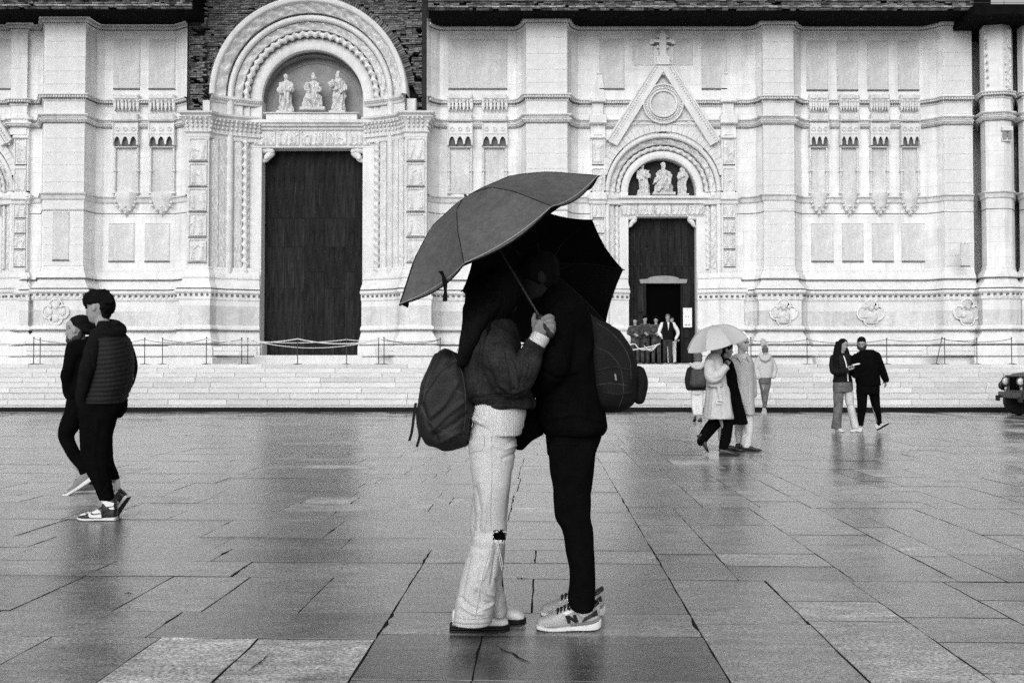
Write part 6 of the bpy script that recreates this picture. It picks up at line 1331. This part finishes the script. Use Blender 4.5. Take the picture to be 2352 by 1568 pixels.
_, ho, HO = body(po, YO, (1706, 790, 37, 38, 3), dict(sh=[(1690, 826, -.12), (1712, 826, .12)], hip=[(1702, 930, -.06), (1712, 930, .06)], arms=[[(1688, 875, -.18), (1694, 915, -.16)], [(1724, 875, .1), (1726, 915, .1)]], legs=[[(1716, 980, -.05), (1716, 1026, -.05)], [(1704, 980, .1), (1703, 1020, .12)]]), .010, 'skin')
M = MB(); hair_cap(M, ho, HO, 38, 3, 0, .36, .86, 1.06, .03); fuse('hair', M, 'hair_grey', po, .009, 2, strokes([], .003, 30, 20, 3))
M = MB(); f_, s_, u_ = basis(38, 3)
for q in (-1, 1): M.sphere(ho+f_*.335*HO+s_*q*.13*HO+u_*.055*HO, (.011, .011, .006), 8, 6); M.sphere(ho+f_*.37*HO+s_*q*.13*HO+u_*.115*HO, (.022, .016, .006), 8, 6)
M.build('eyes', 'beard', po, smooth=True)
wear(po, YO, 'raincoat', 'trench_tan', [('R', [(812, 1690, 1716, .1), (820, 1680, 1724, .16), (832, 1670, 1728, .2), (860, 1672, 1730, .21), (900, 1680, 1731, .21), (935, 1694, 1732, .2), (947, 1700, 1732, .2), (952, 1702, 1732, .195)]), ('T', [(1682, 834, 12, -.15), (1680, 866, 11, -.21), (1688, 895, 10, -.22), (1694, 918, 9, -.18)]), ('T', [(1722, 834, 10, .1), (1727, 870, 10, .12), (1730, 905, 9, .1)])], .012, 3,
     [([(1712, 826), (1720, 880), (1723, 950)], 1.8, -.02), ([(1685, 850), (1688, 900)], 3, -.012), ([(1700, 850), (1704, 900), (1702, 940)], 3, .01)], .006, 6)
M = MB()
for a, b, c in [((1690, 815), (1702, 832), (1708, 818)), ((1714, 820), (1722, 832), (1720, 812))]:
    v = [P(*a, YO-.20), P(*b, YO-.235), P(*c, YO-.21)]; v += [p+np.array([0, .012, 0]) for p in v]; M.add(v, [(0, 1, 2), (5, 4, 3), (0, 3, 4, 1), (1, 4, 5, 2), (2, 5, 3, 0)])
M.build('lapels', 'trench_tan', po, kind='stuff')
wear(po, YO, 'trousers', 'cotton_white', [('R', [(935, 1700, 1732, .14), (950, 1700, 1732, .14)]), ('R', [(945, 1704, 1731, .09, -.05), (985, 1704, 1730, .085, -.05), (1010, 1702, 1726, .08, -.05), (1027, 1701, 1724, .075, -.05)]), ('R', [(945, 1690, 1722, .09, .1), (985, 1688, 1712, .08, .1), (1015, 1690, 1708, .07, .1)])], .012, 3, [([(1706, 960), (1712, 1000), (1705, 1025)], 3, -.01)], .008, 5)
o = P(1702, 1036, YO-.05); shoe(po, (o[0], o[1], 0), 72, .29, 0, 'leather_black', 'rubber_black'); o = P(1690, 1030, YO+.14); shoe(po, (o[0], o[1], 0), 60, .28, 0, 'leather_black', 'rubber_black')
umbrella('pale plain umbrella covering the walkers in raincoats', P(1647, 789, YT-.05), (-.26, -.10, .95), 74/F*YT, .25, 12, 'nylon_pale', 'nylon_pale', P(1669, 836, YT+.12), trim=False, pw=2.6, shaftm='iron')
# the child with a backpack climbing toward the steps
YC = 22.4
pc = person('child in a bobble hat and pale trousers walking away with a dark backpack', 1602, 966, YC)
body(pc, YC, (1603, 821, 21, 180, 0), dict(sh=[(1590, 848, 0), (1614, 848, 0)], hip=[(1597, 910, 0), (1608, 910, 0)], arms=[[(1582, 875, .0), (1585, 892, -.05)], [(1620, 875, 0), (1618, 892, -.05)]], legs=[[(1594, 935, 0), (1597, 955, 0)], [(1609, 935, -.05), (1610, 955, -.05)]]), .014, sc=.7)
M = MB(); SP(M, YC, 1603, 818, 0, 10.5, 12); SP(M, YC, 1603, 826, 0, 10.5, 7); fuse('hat', M, 'cap_grey', pc, .015, 2, drape(.004, 20, 20, 2))
wear(pc, YC, 'jacket', 'puffer', [('R', [(834, 1592, 1613, .1), (845, 1583, 1620, .15), (870, 1579, 1623, .17), (893, 1583, 1620, .17), (896, 1585, 1619, .16)]), ('T', [(1585, 850, 8, 0), (1580, 873, 7.5, 0), (1582, 890, 7, 0)]), ('T', [(1618, 850, 8, 0), (1623, 873, 7.5, 0), (1621, 890, 7, 0)])], .015, 3)
M = MB(); TB(M, YC, [(1586, 836, 4, -.06), (1594, 842, 5, -.13), (1604, 845, 6, -.16), (1612, 841, 5, -.13), (1617, 835, 4, -.06)]); SP(M, YC, 1602, 836, -.05, 13, 6, 9); fuse('hood', M, 'hoodie_grey', pc, .014, 3)
cb_ = bag('backpack', 'small dark grey backpack on the back of the child in the hat', 'backpack', YC-.26, [(1590, 848), (1614, 848), (1620, 862), (1621, 884), (1616, 889), (1590, 889), (1584, 884), (1586, 860)], .2, 'backpack_grey', None, 6, .014)
wear(pc, YC, 'trousers', 'cotton_white', [('R', [(892, 1587, 1617, .13), (905, 1587, 1616, .13)]), ('R', [(900, 1587, 1603, .075), (930, 1588, 1602, .07), (953, 1592, 1602, .065)]), ('R', [(900, 1601, 1616, .075, -.03), (930, 1603, 1615, .07, -.03), (953, 1605, 1614, .06, -.03)])], .015, 3)
for x, y, p_ in [(1597, 963, -30), (1610, 960, 0)]: o = P(x, y, YC-.1); shoe(pc, (o[0], o[1], max(0, o[2]) if p_ else 0), 180, .23, p_, 'leather_black', 'rubber_black')
# man in a pale hooded top
YH = 26.4
ph_ = person('man in a pale hooded sweatshirt and dark jeans walking toward the steps', 1757, 948, YH)
_, hh_, HH_ = body(ph_, YH, (1757, 806, 20, 180, 0), dict(sh=[(1742, 826, 0), (1770, 826, 0)], hip=[(1752, 880, 0), (1762, 880, 0)], arms=[[(1738, 850, 0), (1744, 868, -.08)], [(1778, 850, 0), (1774, 866, -.08)]], legs=[[(1758, 910, 0), (1757, 935, -.05)], [(1755, 910, .1), (1757, 935, .25)]]), .015)
M = MB(); hair_cap(M, hh_, HH_, 180, 0, 0, .0, .8, 1.08, .05); fuse('hair', M, 'cap_grey', ph_, .014, 2, drape(.004, 20, 20, 4))
M = MB(); SP(M, YH, 1755, 788, 0, 5, 7, 5); TB(M, YH, [(1751, 796, 2.5), (1749, 784, 3), (1752, 780, 3), (1757, 784, 3), (1761, 793, 3)]); fuse('hair_knot', M, 'hair_grey', ph_, .014, 1, drape(.008, 20, 20, 5))
wear(ph_, YH, 'hooded_top', 'hoodie_grey', [('R', [(815, 1748, 1766, .1), (822, 1739, 1773, .15), (845, 1738, 1776, .18), (866, 1741, 1773, .18), (868, 1742, 1772, .17)]), ('T', [(1741, 827, 7, 0), (1736, 848, 6.5, 0), (1741, 866, 6, -.06)]), ('T', [(1772, 827, 7, 0), (1779, 848, 6.5, 0), (1776, 864, 6, -.06)]), ('T', [(1747, 817, 4, -.08), (1752, 824, 5, -.16), (1757, 826, 5, -.18), (1763, 824, 5, -.16), (1768, 817, 4, -.08)])], .015, 3, [([(1747, 830), (1757, 836), (1768, 830)], 2, -.01)], .007, 3)
wear(ph_, YH, 'jeans', 'denim_mid', [('R', [(865, 1742, 1771, .14), (880, 1743, 1770, .14)]), ('R', [(875, 1743, 1758, .09, .1), (905, 1748, 1760, .07, .15), (925, 1751, 1761, .06, .2)]), ('T', [(1764, 880, 7, -.02), (1759, 905, 6.5, -.05), (1756, 933, 4.5, -.1)])], .015, 3)
o = P(1756, 938, YH-.12); shoe(ph_, o, 178, .28, -50, 'leather_white', 'rubber_white', None); o = P(1758, 942, YH+.3); shoe(ph_, (o[0], o[1], .0), 180, .28, 0, 'leather_white', 'rubber_white', None)
# the couple with a phone
YP = 18.8
p1 = person('long-haired woman in a black jacket and flared jeans holding out a phone', 1932, 990, YP)
_, h1, H1 = body(p1, YP, (1936, 793, 28, 25, -14), dict(sh=[(1917, 824, 0), (1950, 822, 0)], hip=[(1928, 885, 0), (1945, 885, 0)], arms=[[(1914, 852, -.06), (1950, 848, -.3)], [(1955, 848, -.05), (1958, 845, -.3)]], legs=[[(1925, 935, 0), (1922, 980, 0)], [(1951, 940, -.05), (1964, 978, -.1)]]), .011,
     hands=[((P(1948, 849, YP-.34), (1, -.25, .22), (0, .2, 1)), dict(L=.17, curl=.35, thumb=-1)), ((P(1950, 842, YP-.28), (1, -.3, .15), (0, .1, 1)), dict(L=.16, curl=.5))])
M = MB(); hair_cap(M, h1, H1, 25, -14, 0, .25, .92, 1.10, .05); RW(M, YP, [(784, 1920, 1938, .07, .02), (800, 1916, 1932, .07, -.03), (825, 1912, 1930, .06, -.09), (846, 1913, 1929, .05, -.13)]); RW(M, YP, [(790, 1922, 1938, .06, .05), (805, 1920, 1936, .07, .05), (825, 1916, 1932, .06, -.02), (842, 1916, 1930, .05, -.1)]); RW(M, YP, [(800, 1941, 1948, .04, .0), (820, 1943, 1953, .05, -.05), (838, 1945, 1955, .04, -.1)]); RW(M, YP, [(785, 1926, 1944, .06, .08), (825, 1922, 1950, .08, .1)]); fuse('hair', M, 'hair', p1, .011, 2, strokes([], .005, 30, 4, 3))
wear(p1, YP, 'jacket', 'backpack_black', [('R', [(811, 1926, 1946, .09), (818, 1913, 1954, .15), (840, 1911, 1955, .17), (862, 1916, 1954, .16), (877, 1913, 1957, .16)]), ('T', [(1915, 823, 9, -.02), (1913, 846, 8.5, -.08), (1920, 854, 8, -.18), (1945, 851, 6.5, -.32)]), ('T', [(1952, 823, 8.5, 0), (1959, 842, 8, -.08), (1952, 846, 7, -.25)])], .012, 3, [], .007, 3)
M = MB(); q = cr([P(1938, 818, YP-.165), P(1944, 838, YP-.19), P(1948, 875, YP-.18)], 4); M.tube(q, .011, 6, 1, smooth=False); M.build('zip', 'paper', p1)
wear(p1, YP, 'jeans', 'denim_mid', [('R', [(868, 1916, 1956, .13), (885, 1914, 1959, .14), (900, 1914, 1958, .13)]), ('R', [(890, 1914, 1938, .09), (925, 1915, 1936, .08), (950, 1914, 1933, .085), (984, 1910, 1932, .10)])], .012, 3, [], .007, 3)
wear(p1, YP, 'jeans_leg', 'denim_light', [('R', [(886, 1938, 1959, .09), (925, 1943, 1960, .08, -.03), (935, 1946, 1963, .075, -.05), (960, 1951, 1968, .075, -.08), (983, 1957, 1973, .08, -.1)])], .012, 3, [([(1946, 932), (1963, 932)], 2, -.012)], .007, 4)
o = P(1919, 984, YP+.1); shoe(p1, (o[0], o[1]-.05, 0), 12, .25, 0, 'leather_white', 'rubber_white', None); o = P(1968, 986, YP+.05); shoe(p1, (o[0]+.02, o[1]-.1, 0), -55, .26, 0, 'leather_white', 'rubber_white', None)
pn = thing('phone', 'white phone held between the couple looking down at it', 'phone', P(1966, 837, YP-.42)); M = MB(); c = P(1966, 837, YP-.42); M.tube([c+np.array([-.06, 0, -.01]), c+np.array([.06, -.02, .02])], np.array([(.035, .006), (.035, .006)]), 4, 1, up=(0, 1, .3), smooth=False, round_ends=False); M.build('case', 'paper', pn)
p2 = person('bearded man in black sweatshirt and trousers looking down at the phone', 1998, 990, YP-.1)
YQ = YP-.1
_, h2, H2 = body(p2, YQ, (1979, 789, 29, -22, -28), dict(sh=[(1965, 815, 0), (2010, 815, 0)], hip=[(1978, 885, 0), (2002, 885, 0)], arms=[[(1962, 845, 0), (1966, 862, -.1)], [(2026, 852, 0), (2036, 872, 0)]], legs=[[(1982, 930, 0), (1981, 975, 0)], [(2008, 935, .05), (2018, 972, .09)]]), .011,
     hands=[((P(2034, 872, YQ), (.03, -.05, -1), (-1, -.2, 0)), dict(L=.18, curl=.25))])
M = MB(); hair_cap(M, h2, H2, -22, -28, 0, .45, .84, 1.05, .05); fuse('hair', M, 'hair', p2, .010, 2, strokes([], .003, 40, 40, 3))
f_, s_, u_ = basis(-22, -28); M = MB(); M.sphere(h2+f_*.25*H2-u_*.33*H2, (.055, .06, .05), 12, 8); M.sphere(h2+f_*.1*H2+s_*.2*H2-u_*.22*H2, (.04, .06, .06), 12, 8); M.sphere(h2+f_*.1*H2-s_*.2*H2-u_*.22*H2, (.04, .05, .06), 12, 8); fuse('beard', M, 'beard', p2, .009, 1)
wear(p2, YQ, 'sweatshirt', 'black_cloth', [('R', [(803, 1984, 2006, .09), (811, 1968, 2014, .15), (830, 1962, 2019, .19), (855, 1965, 2018, .19), (875, 1966, 2021, .18), (885, 1970, 2022, .17)]), ('T', [(2013, 818, 10, 0), (2024, 845, 9, 0), (2035, 872, 7.5, 0)]), ('T', [(1966, 820, 9, 0), (1960, 845, 8, -.05), (1964, 862, 7, -.1)])], .012, 3, [], .007, 5)
wear(p2, YQ, 'trousers', 'black_cloth', [('R', [(875, 1968, 2019, .15), (895, 1968, 2020, .15), (905, 1969, 2019, .14)]), ('R', [(895, 1967, 1993, .095), (930, 1970, 1990, .085), (960, 1970, 1985, .07), (977, 1971, 1982, .06)]), ('R', [(895, 1994, 2020, .095, .02), (925, 2001, 2020, .085, .04), (955, 2010, 2024, .07, .07), (977, 2015, 2025, .06, .1)])], .012, 3, [], .007, 6)
o = P(1979, 990, YQ+.08); shoe(p2, (o[0], YQ+.08, 0), -30, .29, 0, 'leather_white', 'rubber_white', None); o = P(2017, 985, YQ+.1); shoe(p2, (o[0], YQ+.12, .02), 38, .27, 30, 'leather_white', 'rubber_black', None, tall=1.3, thick=.8)

# ------------------------------------------------------------------ people in the small doorway
YV = 35.2
def doorman(label, x, Y, H, mats, arms, legs, yaw=0, white_sleeve=None, seed=1, pitch=-5, legpos=1.0, dz=0):
    b = P(x, 836, Y); X0 = b[0]; z0 = PZ+dz; s = H/1.75; t = thing('person', label, 'person', (X0, Y, z0)); q = lambda dx, z, dy=0: np.array([X0+dx*s, Y+dy*s, z0+z*s])
    M = MB(); c = q(0, 1.63); head(M, c, .225*s, yaw, pitch, seg=24, rows=24)
    M.tube([q(0, 1.56), q(0, 1.45)], .052*s); M.tube([q(0, 1.4), q(0, .95)], .10*s); M.tube([q(-.16, 1.42), q(.16, 1.42)], .05*s)
    for k, sg in enumerate((-1, 1)):
        a = arms[k]; M.tube([q(sg*.17, 1.40), q(*a[0]), q(*a[1])], np.array([.042, .035, .026])*s); hand(M, q(*a[1]), (a[1][0]-a[0][0], a[1][2]-a[0][2] if len(a[1]) > 2 else -.1, a[1][1]-a[0][1]), (0, 1, 0), .17*s, .5, sg)
        l = legs[k]; M.tube([q(sg*.09, .93), q(*l[0]), q(*l[1])], np.array([.065, .045, .034])*s)
    fuse('body', M, 'skin', t, .018, 1)
    M = MB(); hair_cap(M, c, .225*s, yaw, pitch, 0, .4, .82, 1.1, .05); fuse('hair', M, mats.get('hair', 'hair'), t, .016, 1)
    M = MB(); M.rings([tuple(q(0, .84))+(.17*s, .12*s), tuple(q(0, 1.05))+(.175*s, .13*s), tuple(q(0, 1.3))+(.20*s, .135*s), tuple(q(0, 1.42))+(.19*s, .12*s), tuple(q(0, 1.48))+(.09*s, .08*s)], 20, 2.2)
    if mats.get('sleeve') is None:
        for k, sg in enumerate((-1, 1)): a = arms[k]; M.tube([q(sg*.19, 1.40), q(*a[0]), q(*a[1])], np.array([.062, .055, .045])*s)
    fuse('jacket', M, mats['top'], t, .018, 2, strokes([], .008, 7, 6, seed))
    if mats.get('sleeve'):
        M = MB()
        for k, sg in enumerate((-1, 1)): a = arms[k]; M.tube([q(sg*.20, 1.40), q(*a[0]), q(*a[1])], np.array([.068, .062, .05])*s)
        fuse('shirt_sleeves', M, mats['sleeve'], t, .018, 2, strokes([], .008, 9, 9, seed))
        M = MB(); M.prism([(q(-.035, 1.46)[0], q(0, 1.46)[2]), (q(.035, 1.46)[0], q(0, 1.46)[2]), (X0, q(0, 1.16)[2])], Y-.145*s, Y-.13*s); M.build('shirt_front', mats['sleeve'], t)
    M = MB(); M.rings([tuple(q(0, .78))+(.165*s, .115*s), tuple(q(0, 1.0))+(.155*s, .11*s)], 20, 2.2)
    for k, sg in enumerate((-1, 1)): l = legs[k]; M.tube([q(sg*.09, .90), q(*l[0]), q(*l[1])], np.array([.085, .068, .055])*s)
    fuse('trousers', M, mats['leg'], t, .018, 2, strokes([], .008, 7, 6, seed+1))
    for k in (0, 1): l = legs[k][1]; o = q(l[0], 0, l[2] if len(l) > 2 else 0); shoe(t, (o[0], o[1]+.08, z0+max(0, l[1]-.09)*.9*s), yaw, .27*s, 0, mats.get('shoe', 'leather_black'), mats.get('sole', 'rubber_black'), None)
    return t, q
Ls = [[(-.10, .48, 0), (-.10, .09, 0)], [(.10, .48, 0), (.10, .09, 0)]]
doorman('man in a dark waistcoat over a white shirt coming out of the small doorway', 1534, YV, 1.76, dict(top='black_knit', sleeve='cotton_white', leg='denim_black', hair='cap_grey', sole='rubber_white'), [[(-.30, 1.12, 0), (-.24, .98, -.06)], [(.36, 1.12, 0), (.28, .90, -.04)]], [[(-.10, .48, 0), (-.10, .10, .1)], [(.07, .48, -.08), (.06, .07, -.15)]], 2, seed=3, pitch=-14)
doorman('person with white trousers half hidden behind the man in the waistcoat', 1543, YV+.7, 1.70, dict(top='black_cloth', leg='cotton_white'), [[(-.24, 1.12, 0), (-.22, .95, 0)], [(.28, 1.12, 0), (.25, .95, 0)]], Ls, 10, seed=4)
ar = [[(-.27, 1.16, -.05), (-.02, 1.10, -.25)], [(.27, 1.16, -.05), (.04, 1.14, -.25)]]
sold = [(1459, 1.66, 'bare-headed soldier in camouflage at the left end of the group in the doorway', -20), (1482, 1.74, 'soldier in camouflage and beret standing second from the left in the doorway', 10), (1507, 1.70, 'soldier in camouflage and beret standing next to the man in the waistcoat', -15)]
for k, (x, H, lb, yw) in enumerate(sold):
    t, q = doorman(lb, x, YV+.9+.25*(k % 2), H, dict(top='camo', leg='camo', hair='hair' if k == 0 else 'black_cloth'), ar, Ls, yw, seed=20+k); t['group'] = 'soldiers waiting in the doorway'
    if k:
        M = MB(); M.sphere(q(.01, 1.745, -.01), (.115, .12, .045), 12, 8); M.sphere(q(.07, 1.72, 0), (.08, .1, .03), 10, 6); M.build('beret', 'black_cloth', t, smooth=True)
    M = MB(); M.tube([q(-.18, 1.22, -.24), q(.2, 1.02, -.26)], .022, 8, 1, smooth=False); M.tube([q(-.02, 1.12, -.24), q(-.03, .98, -.24)], .02, 8, 1, smooth=False); g_ = thing('rifle', 'dark rifle slung across the chest of the %s soldier in the doorway' % ['left', 'middle', 'right'][k], 'rifle', q(0, 1.1, -.25), 'rifles of the soldiers in the doorway'); M.build('barrel', 'iron', g_)
bag('backpack', 'round black backpack at the left edge of the small doorway beside the soldiers', 'backpack', YV+.5, [(1436, 798), (1446, 797), (1449, 806), (1449, 822), (1444, 828), (1436, 827), (1433, 818), (1433, 804)], .3, 'backpack_black', None, 6, .02)

# ------------------------------------------------------------------ rope barrier on the top step
posts = []
def post(x, near, tilt=0, thin=False):
    Y = 34.95 if near else 35.75; b = P(x, 836 if near else 830, Y); t = thing('barrier_post', 'x', 'post', (b[0], Y, PZ), 'thin posts of the rope barrier on the top step'); M = MB()
    top = np.array([b[0]+tilt, Y, PZ+.92]); M.tube([(b[0], Y, PZ), top], .015, 8, 1, smooth=False); M.build('pole', 'iron', t)
    M = MB(); M.rings([(b[0], Y, PZ, .16, .16), (b[0], Y, PZ+.012, .16, .16), (b[0], Y, PZ+.03, .04, .04)], 16, 2); M.build('base', 'iron', t)
    M = MB(); M.sphere(top, (.03, .03, .03), 8, 6); M.build('knob', 'iron', t); posts.append((x, near, t, top)); return t
LB = {77: 'at the far left end, in front of the low ledge', 92: 'second at the far left end, set further back', 332: 'first to the right of the walking young men', 373: 'second to the right of the walking young men', 474: 'standing forward, left of the big door',
      555: 'set back, close to the left jamb of the big door', 569: 'nearest the left jamb of the big door', 683.5: 'standing forward before the middle of the big door', 796: 'set back before the right part of the big door', 869.6: 'set back, just right of the big door', 882: 'standing forward, just right of the big door', 1011: "behind the woman's backpack",
      1725: 'beside the older man in the raincoat', 1717: 'just behind the older man in the raincoat', 1854: 'left of the couple with the phone', 2037: 'right of the couple with the phone', 2150: 'leaning over to the right, below the right quatrefoil', 2170: 'upright, right of the leaning post', 2244: 'right of the last quatrefoil', 2324: 'above the parked jeep', 1517: 'in front of the soldiers in the small doorway'}
near_ = {77, 474, 683.5, 882, 1725, 2150, 2324, 1517}
for x, lb in LB.items():
    t = post(x, x in near_, .22 if x == 2150 else 0); t['label'] = 'thin dark barrier post '+lb
def rope_between(a, b, sag, mt_, lab, r=.014):
    pa_, pb_ = posts_by[a], posts_by[b]; p = []
    for i in range(15):
        q = i/14; c = pa_*(1-q)+pb_*q; c = c-np.array([0, 0, sag*4*q*(1-q)+.04]); p.append(c)
    m = (pa_+pb_)/2; t = thing('barrier_rope', lab, 'rope', m, 'ropes of the barrier on the top step'); M = MB(); M.tube(p, r, 6, 1, smooth=False); M.build('cord', mt_, t)
posts_by = {x: top for x, n_, t, top in posts}
for a, b, sag, mt_, lb, r in [(474, 683.5, .14, 'rope', 'pale rope sagging to the post before the middle of the big door from the left', .020), (683.5, 882, .17, 'rope', 'pale rope sagging from the post before the middle of the big door to the right', .020), (555, 796, .12, 'rope', 'pale rope behind, sagging across the big door from its left jamb', .015), (569, 869.6, .30, 'rope', 'longest and lowest pale rope hanging across the whole big door', .015), (796, 869.6, .04, 'rope', 'short pale rope at the right jamb of the big door', .015),
    (77, 332, .2, 'iron', 'thin dark rope passing behind the walking young men', .010), (332, 474, .14, 'iron', 'thin dark rope left of the big door', .010), (373, 555, .14, 'iron', 'thin dark rope set back left of the big door', .010), (869.6, 1011, .10, 'iron', 'thin dark rope set back right of the big door', .010), (882, 1011, .16, 'iron', 'thin dark rope in front right of the big door', .010),
    (1717, 1854, .10, 'iron', 'thin dark rope right of the older man', .010), (1854, 2037, .14, 'iron', 'thin dark rope behind the couple with the phone', .010), (2037, 2150, .08, 'iron', 'thin dark rope running to the leaning post', .010), (2170, 2244, .05, 'iron', 'thin dark rope below the right quatrefoil', .010), (2150, 2324, .12, 'iron', 'thin dark rope from the leaning post to the post over the jeep', .010)]: rope_between(a, b, sag, mt_, lb, r)
t = thing('barrier_rope', 'pale looped rope in front of the soldiers in the small doorway', 'rope', P(1480, 798, 35.0), 'ropes of the barrier on the top step'); M = MB()
M.tube([P(x, y, 35.0) for x, y in [(1420, 800), (1432, 799), (1446, 792), (1458, 790), (1466, 799), (1480, 803), (1500, 799), (1511, 791), (1517, 790)]], .02, 6, 3); M.tube([P(x, y, 35.02) for x, y in [(1420, 806), (1440, 804), (1462, 802), (1490, 797), (1517, 789)]], .02, 6, 3); M.tube([P(x, y, 34.98) for x, y in [(1480, 794), (1486, 800), (1494, 805), (1503, 800), (1510, 791)]], .016, 6, 3); M.build('cord', 'rope', t)

# ------------------------------------------------------------------ the jeep at the right edge
mk('car_paint', .010, .35, .2, 4, .05, 60, .5); mk('lamp_glass', .5, .15, .02, 5, 0, 1, .6); mk('window_glass', .03, .08, .02, 5, 0, 1, .7)
YJ = 24.9; jo = P(2330, 900, YJ); jp = thing('jeep', 'black off-road jeep with bright round headlights cut off by the right edge of the picture', 'jeep', (jo[0], YJ, 0))
ja = math.radians(94); jc = np.array([jo[0], YJ, 0])
def jt(x, y, z): return jc+np.array([x*math.cos(ja)+y*math.sin(ja), -x*math.sin(ja)+y*math.cos(ja), z])
def jloft(name, rows, mt_, par, e=5, seg=20, smooth=True):       # rows (y, half width, z0, z1)
    M = MB(); a = np.linspace(0, 2*math.pi, seg, endpoint=False)
    g = [[jt(w*np.sign(math.cos(t))*abs(math.cos(t))**(2/e), y, (z0+z1)/2+(z1-z0)/2*np.sign(math.sin(t))*abs(math.sin(t))**(2/e)) for t in a] for y, w, z0, z1 in rows]; M.grid(np.array(g), cv=True, caps=True); return M.build(name, mt_, par, smooth=smooth)
def jbox(name, x0, x1, y0, y1, z0, z1, mt_, par, c=.02):
    M = MB(); M.cham(x0, x1, y0, y1, z0, z1, c); M.v = [np.array([jt(*p) for p in M.v[0]])]; return M.build(name, mt_, par)
jb = jloft('body', [(.05, .50, .5, 1.0), (.10, .54, .46, 1.06), (.5, .60, .42, 1.12), (1.3, .78, .42, 1.20), (1.6, .80, .42, 1.22), (3.4, .80, .45, 1.22), (3.7, .78, .5, 1.2)], 'car_paint', jp)
jbox('grille', -.56, .56, -.0, .12, .58, 1.02, 'car_paint', jp)
for k in range(7): jbox('grille_slot', -.24+.08*k-.018, -.24+.08*k+.018, -.012, .02, .64, .98, 'void', jp, .004)
for sx in (-.44, .44):
    M = MB(); c = jt(sx, -.03, .86); M.sphere(c, (.095, .05, .095), 18, 10); h = M.build('headlight', 'lamp_glass', jp, smooth=True); M = MB(); a = np.linspace(0, 2*math.pi, 20); M.tube([c+np.array([.105*math.cos(q), -.01, .105*math.sin(q)]) for q in a], .014, 6, 1, smooth=False); M.build('headlight_rim', 'iron', h)
    M = MB(); M.sphere(jt(sx*1.05, -.02, .68), (.035, .02, .035), 10, 6); M.build('indicator', 'lamp_glass', jp, smooth=True)
    s = 1 if sx > 0 else -1
    M = MB(); M.tube([jt(s*.72, .0, .72), jt(s*.72, .12, .84), jt(s*.73, .5, .92), jt(s*.74, .85, .84), jt(s*.74, 1.05, .6)], np.array([(.12, .05)]*5), 10, 4, up=(1, 0, 0)); M.build('mudguard', 'car_paint', jp, smooth=True)
    for yy in (.38, 2.9):
        M = MB(); a = np.linspace(0, 2*math.pi, 28, endpoint=False); g = [[jt(s*w, yy+r*math.cos(q), .36+r*math.sin(q)) for q in a] for w, r in ((.58, .20), (.58, .33), (.61, .36), (.75, .36), (.78, .33), (.78, .20))]; M.grid(np.array(g), cv=True, caps=True); wt = M.build('wheel', 'rubber_black', jp)
        M = MB(); g = [[jt(s*w, yy+r*math.cos(q), .36+r*math.sin(q)) for q in a] for w, r in ((.70, .20), (.77, .19), (.775, .12), (.80, .06))]; M.grid(np.array(g), cv=True, caps=True); M.build('rim', 'iron', wt)
jbox('bumper', -.70, .70, -.12, -.04, .44, .60, 'car_paint', jp); jbox('axle', -.6, .6, .4, .6, .28, .44, 'iron', jp)
for sx in (-.66, .66): jbox('bumper_lamp', sx-.05, sx+.05, -.18, -.10, .36, .50, 'rubber_black', jp, .01)
jbox('windscreen_frame', -.70, .70, 1.55, 1.62, 1.18, 1.75, 'car_paint', jp); jbox('windscreen', -.62, .62, 1.53, 1.56, 1.26, 1.68, 'window_glass', jp, .003)
jbox('canvas_roof', -.72, .72, 1.6, 3.6, 1.66, 1.78, 'black_cloth', jp); jbox('canvas_side', -.73, .73, 1.9, 3.62, 1.15, 1.68, 'black_cloth', jp)
for x, y in [(-.35, .5), (.35, .5)]:
    M = MB(); M.tube([jt(x, y, 1.12), jt(x, y, 1.18)], .02, 6, 1, smooth=False); M.build('bonnet_catch', 'iron', jp)
M = MB(); M.tube([jt(-.60, .0, .6), jt(-.62, .0, 1.05)], .008, 6, 1, smooth=False); M.build('marker_rod', 'iron', jp)
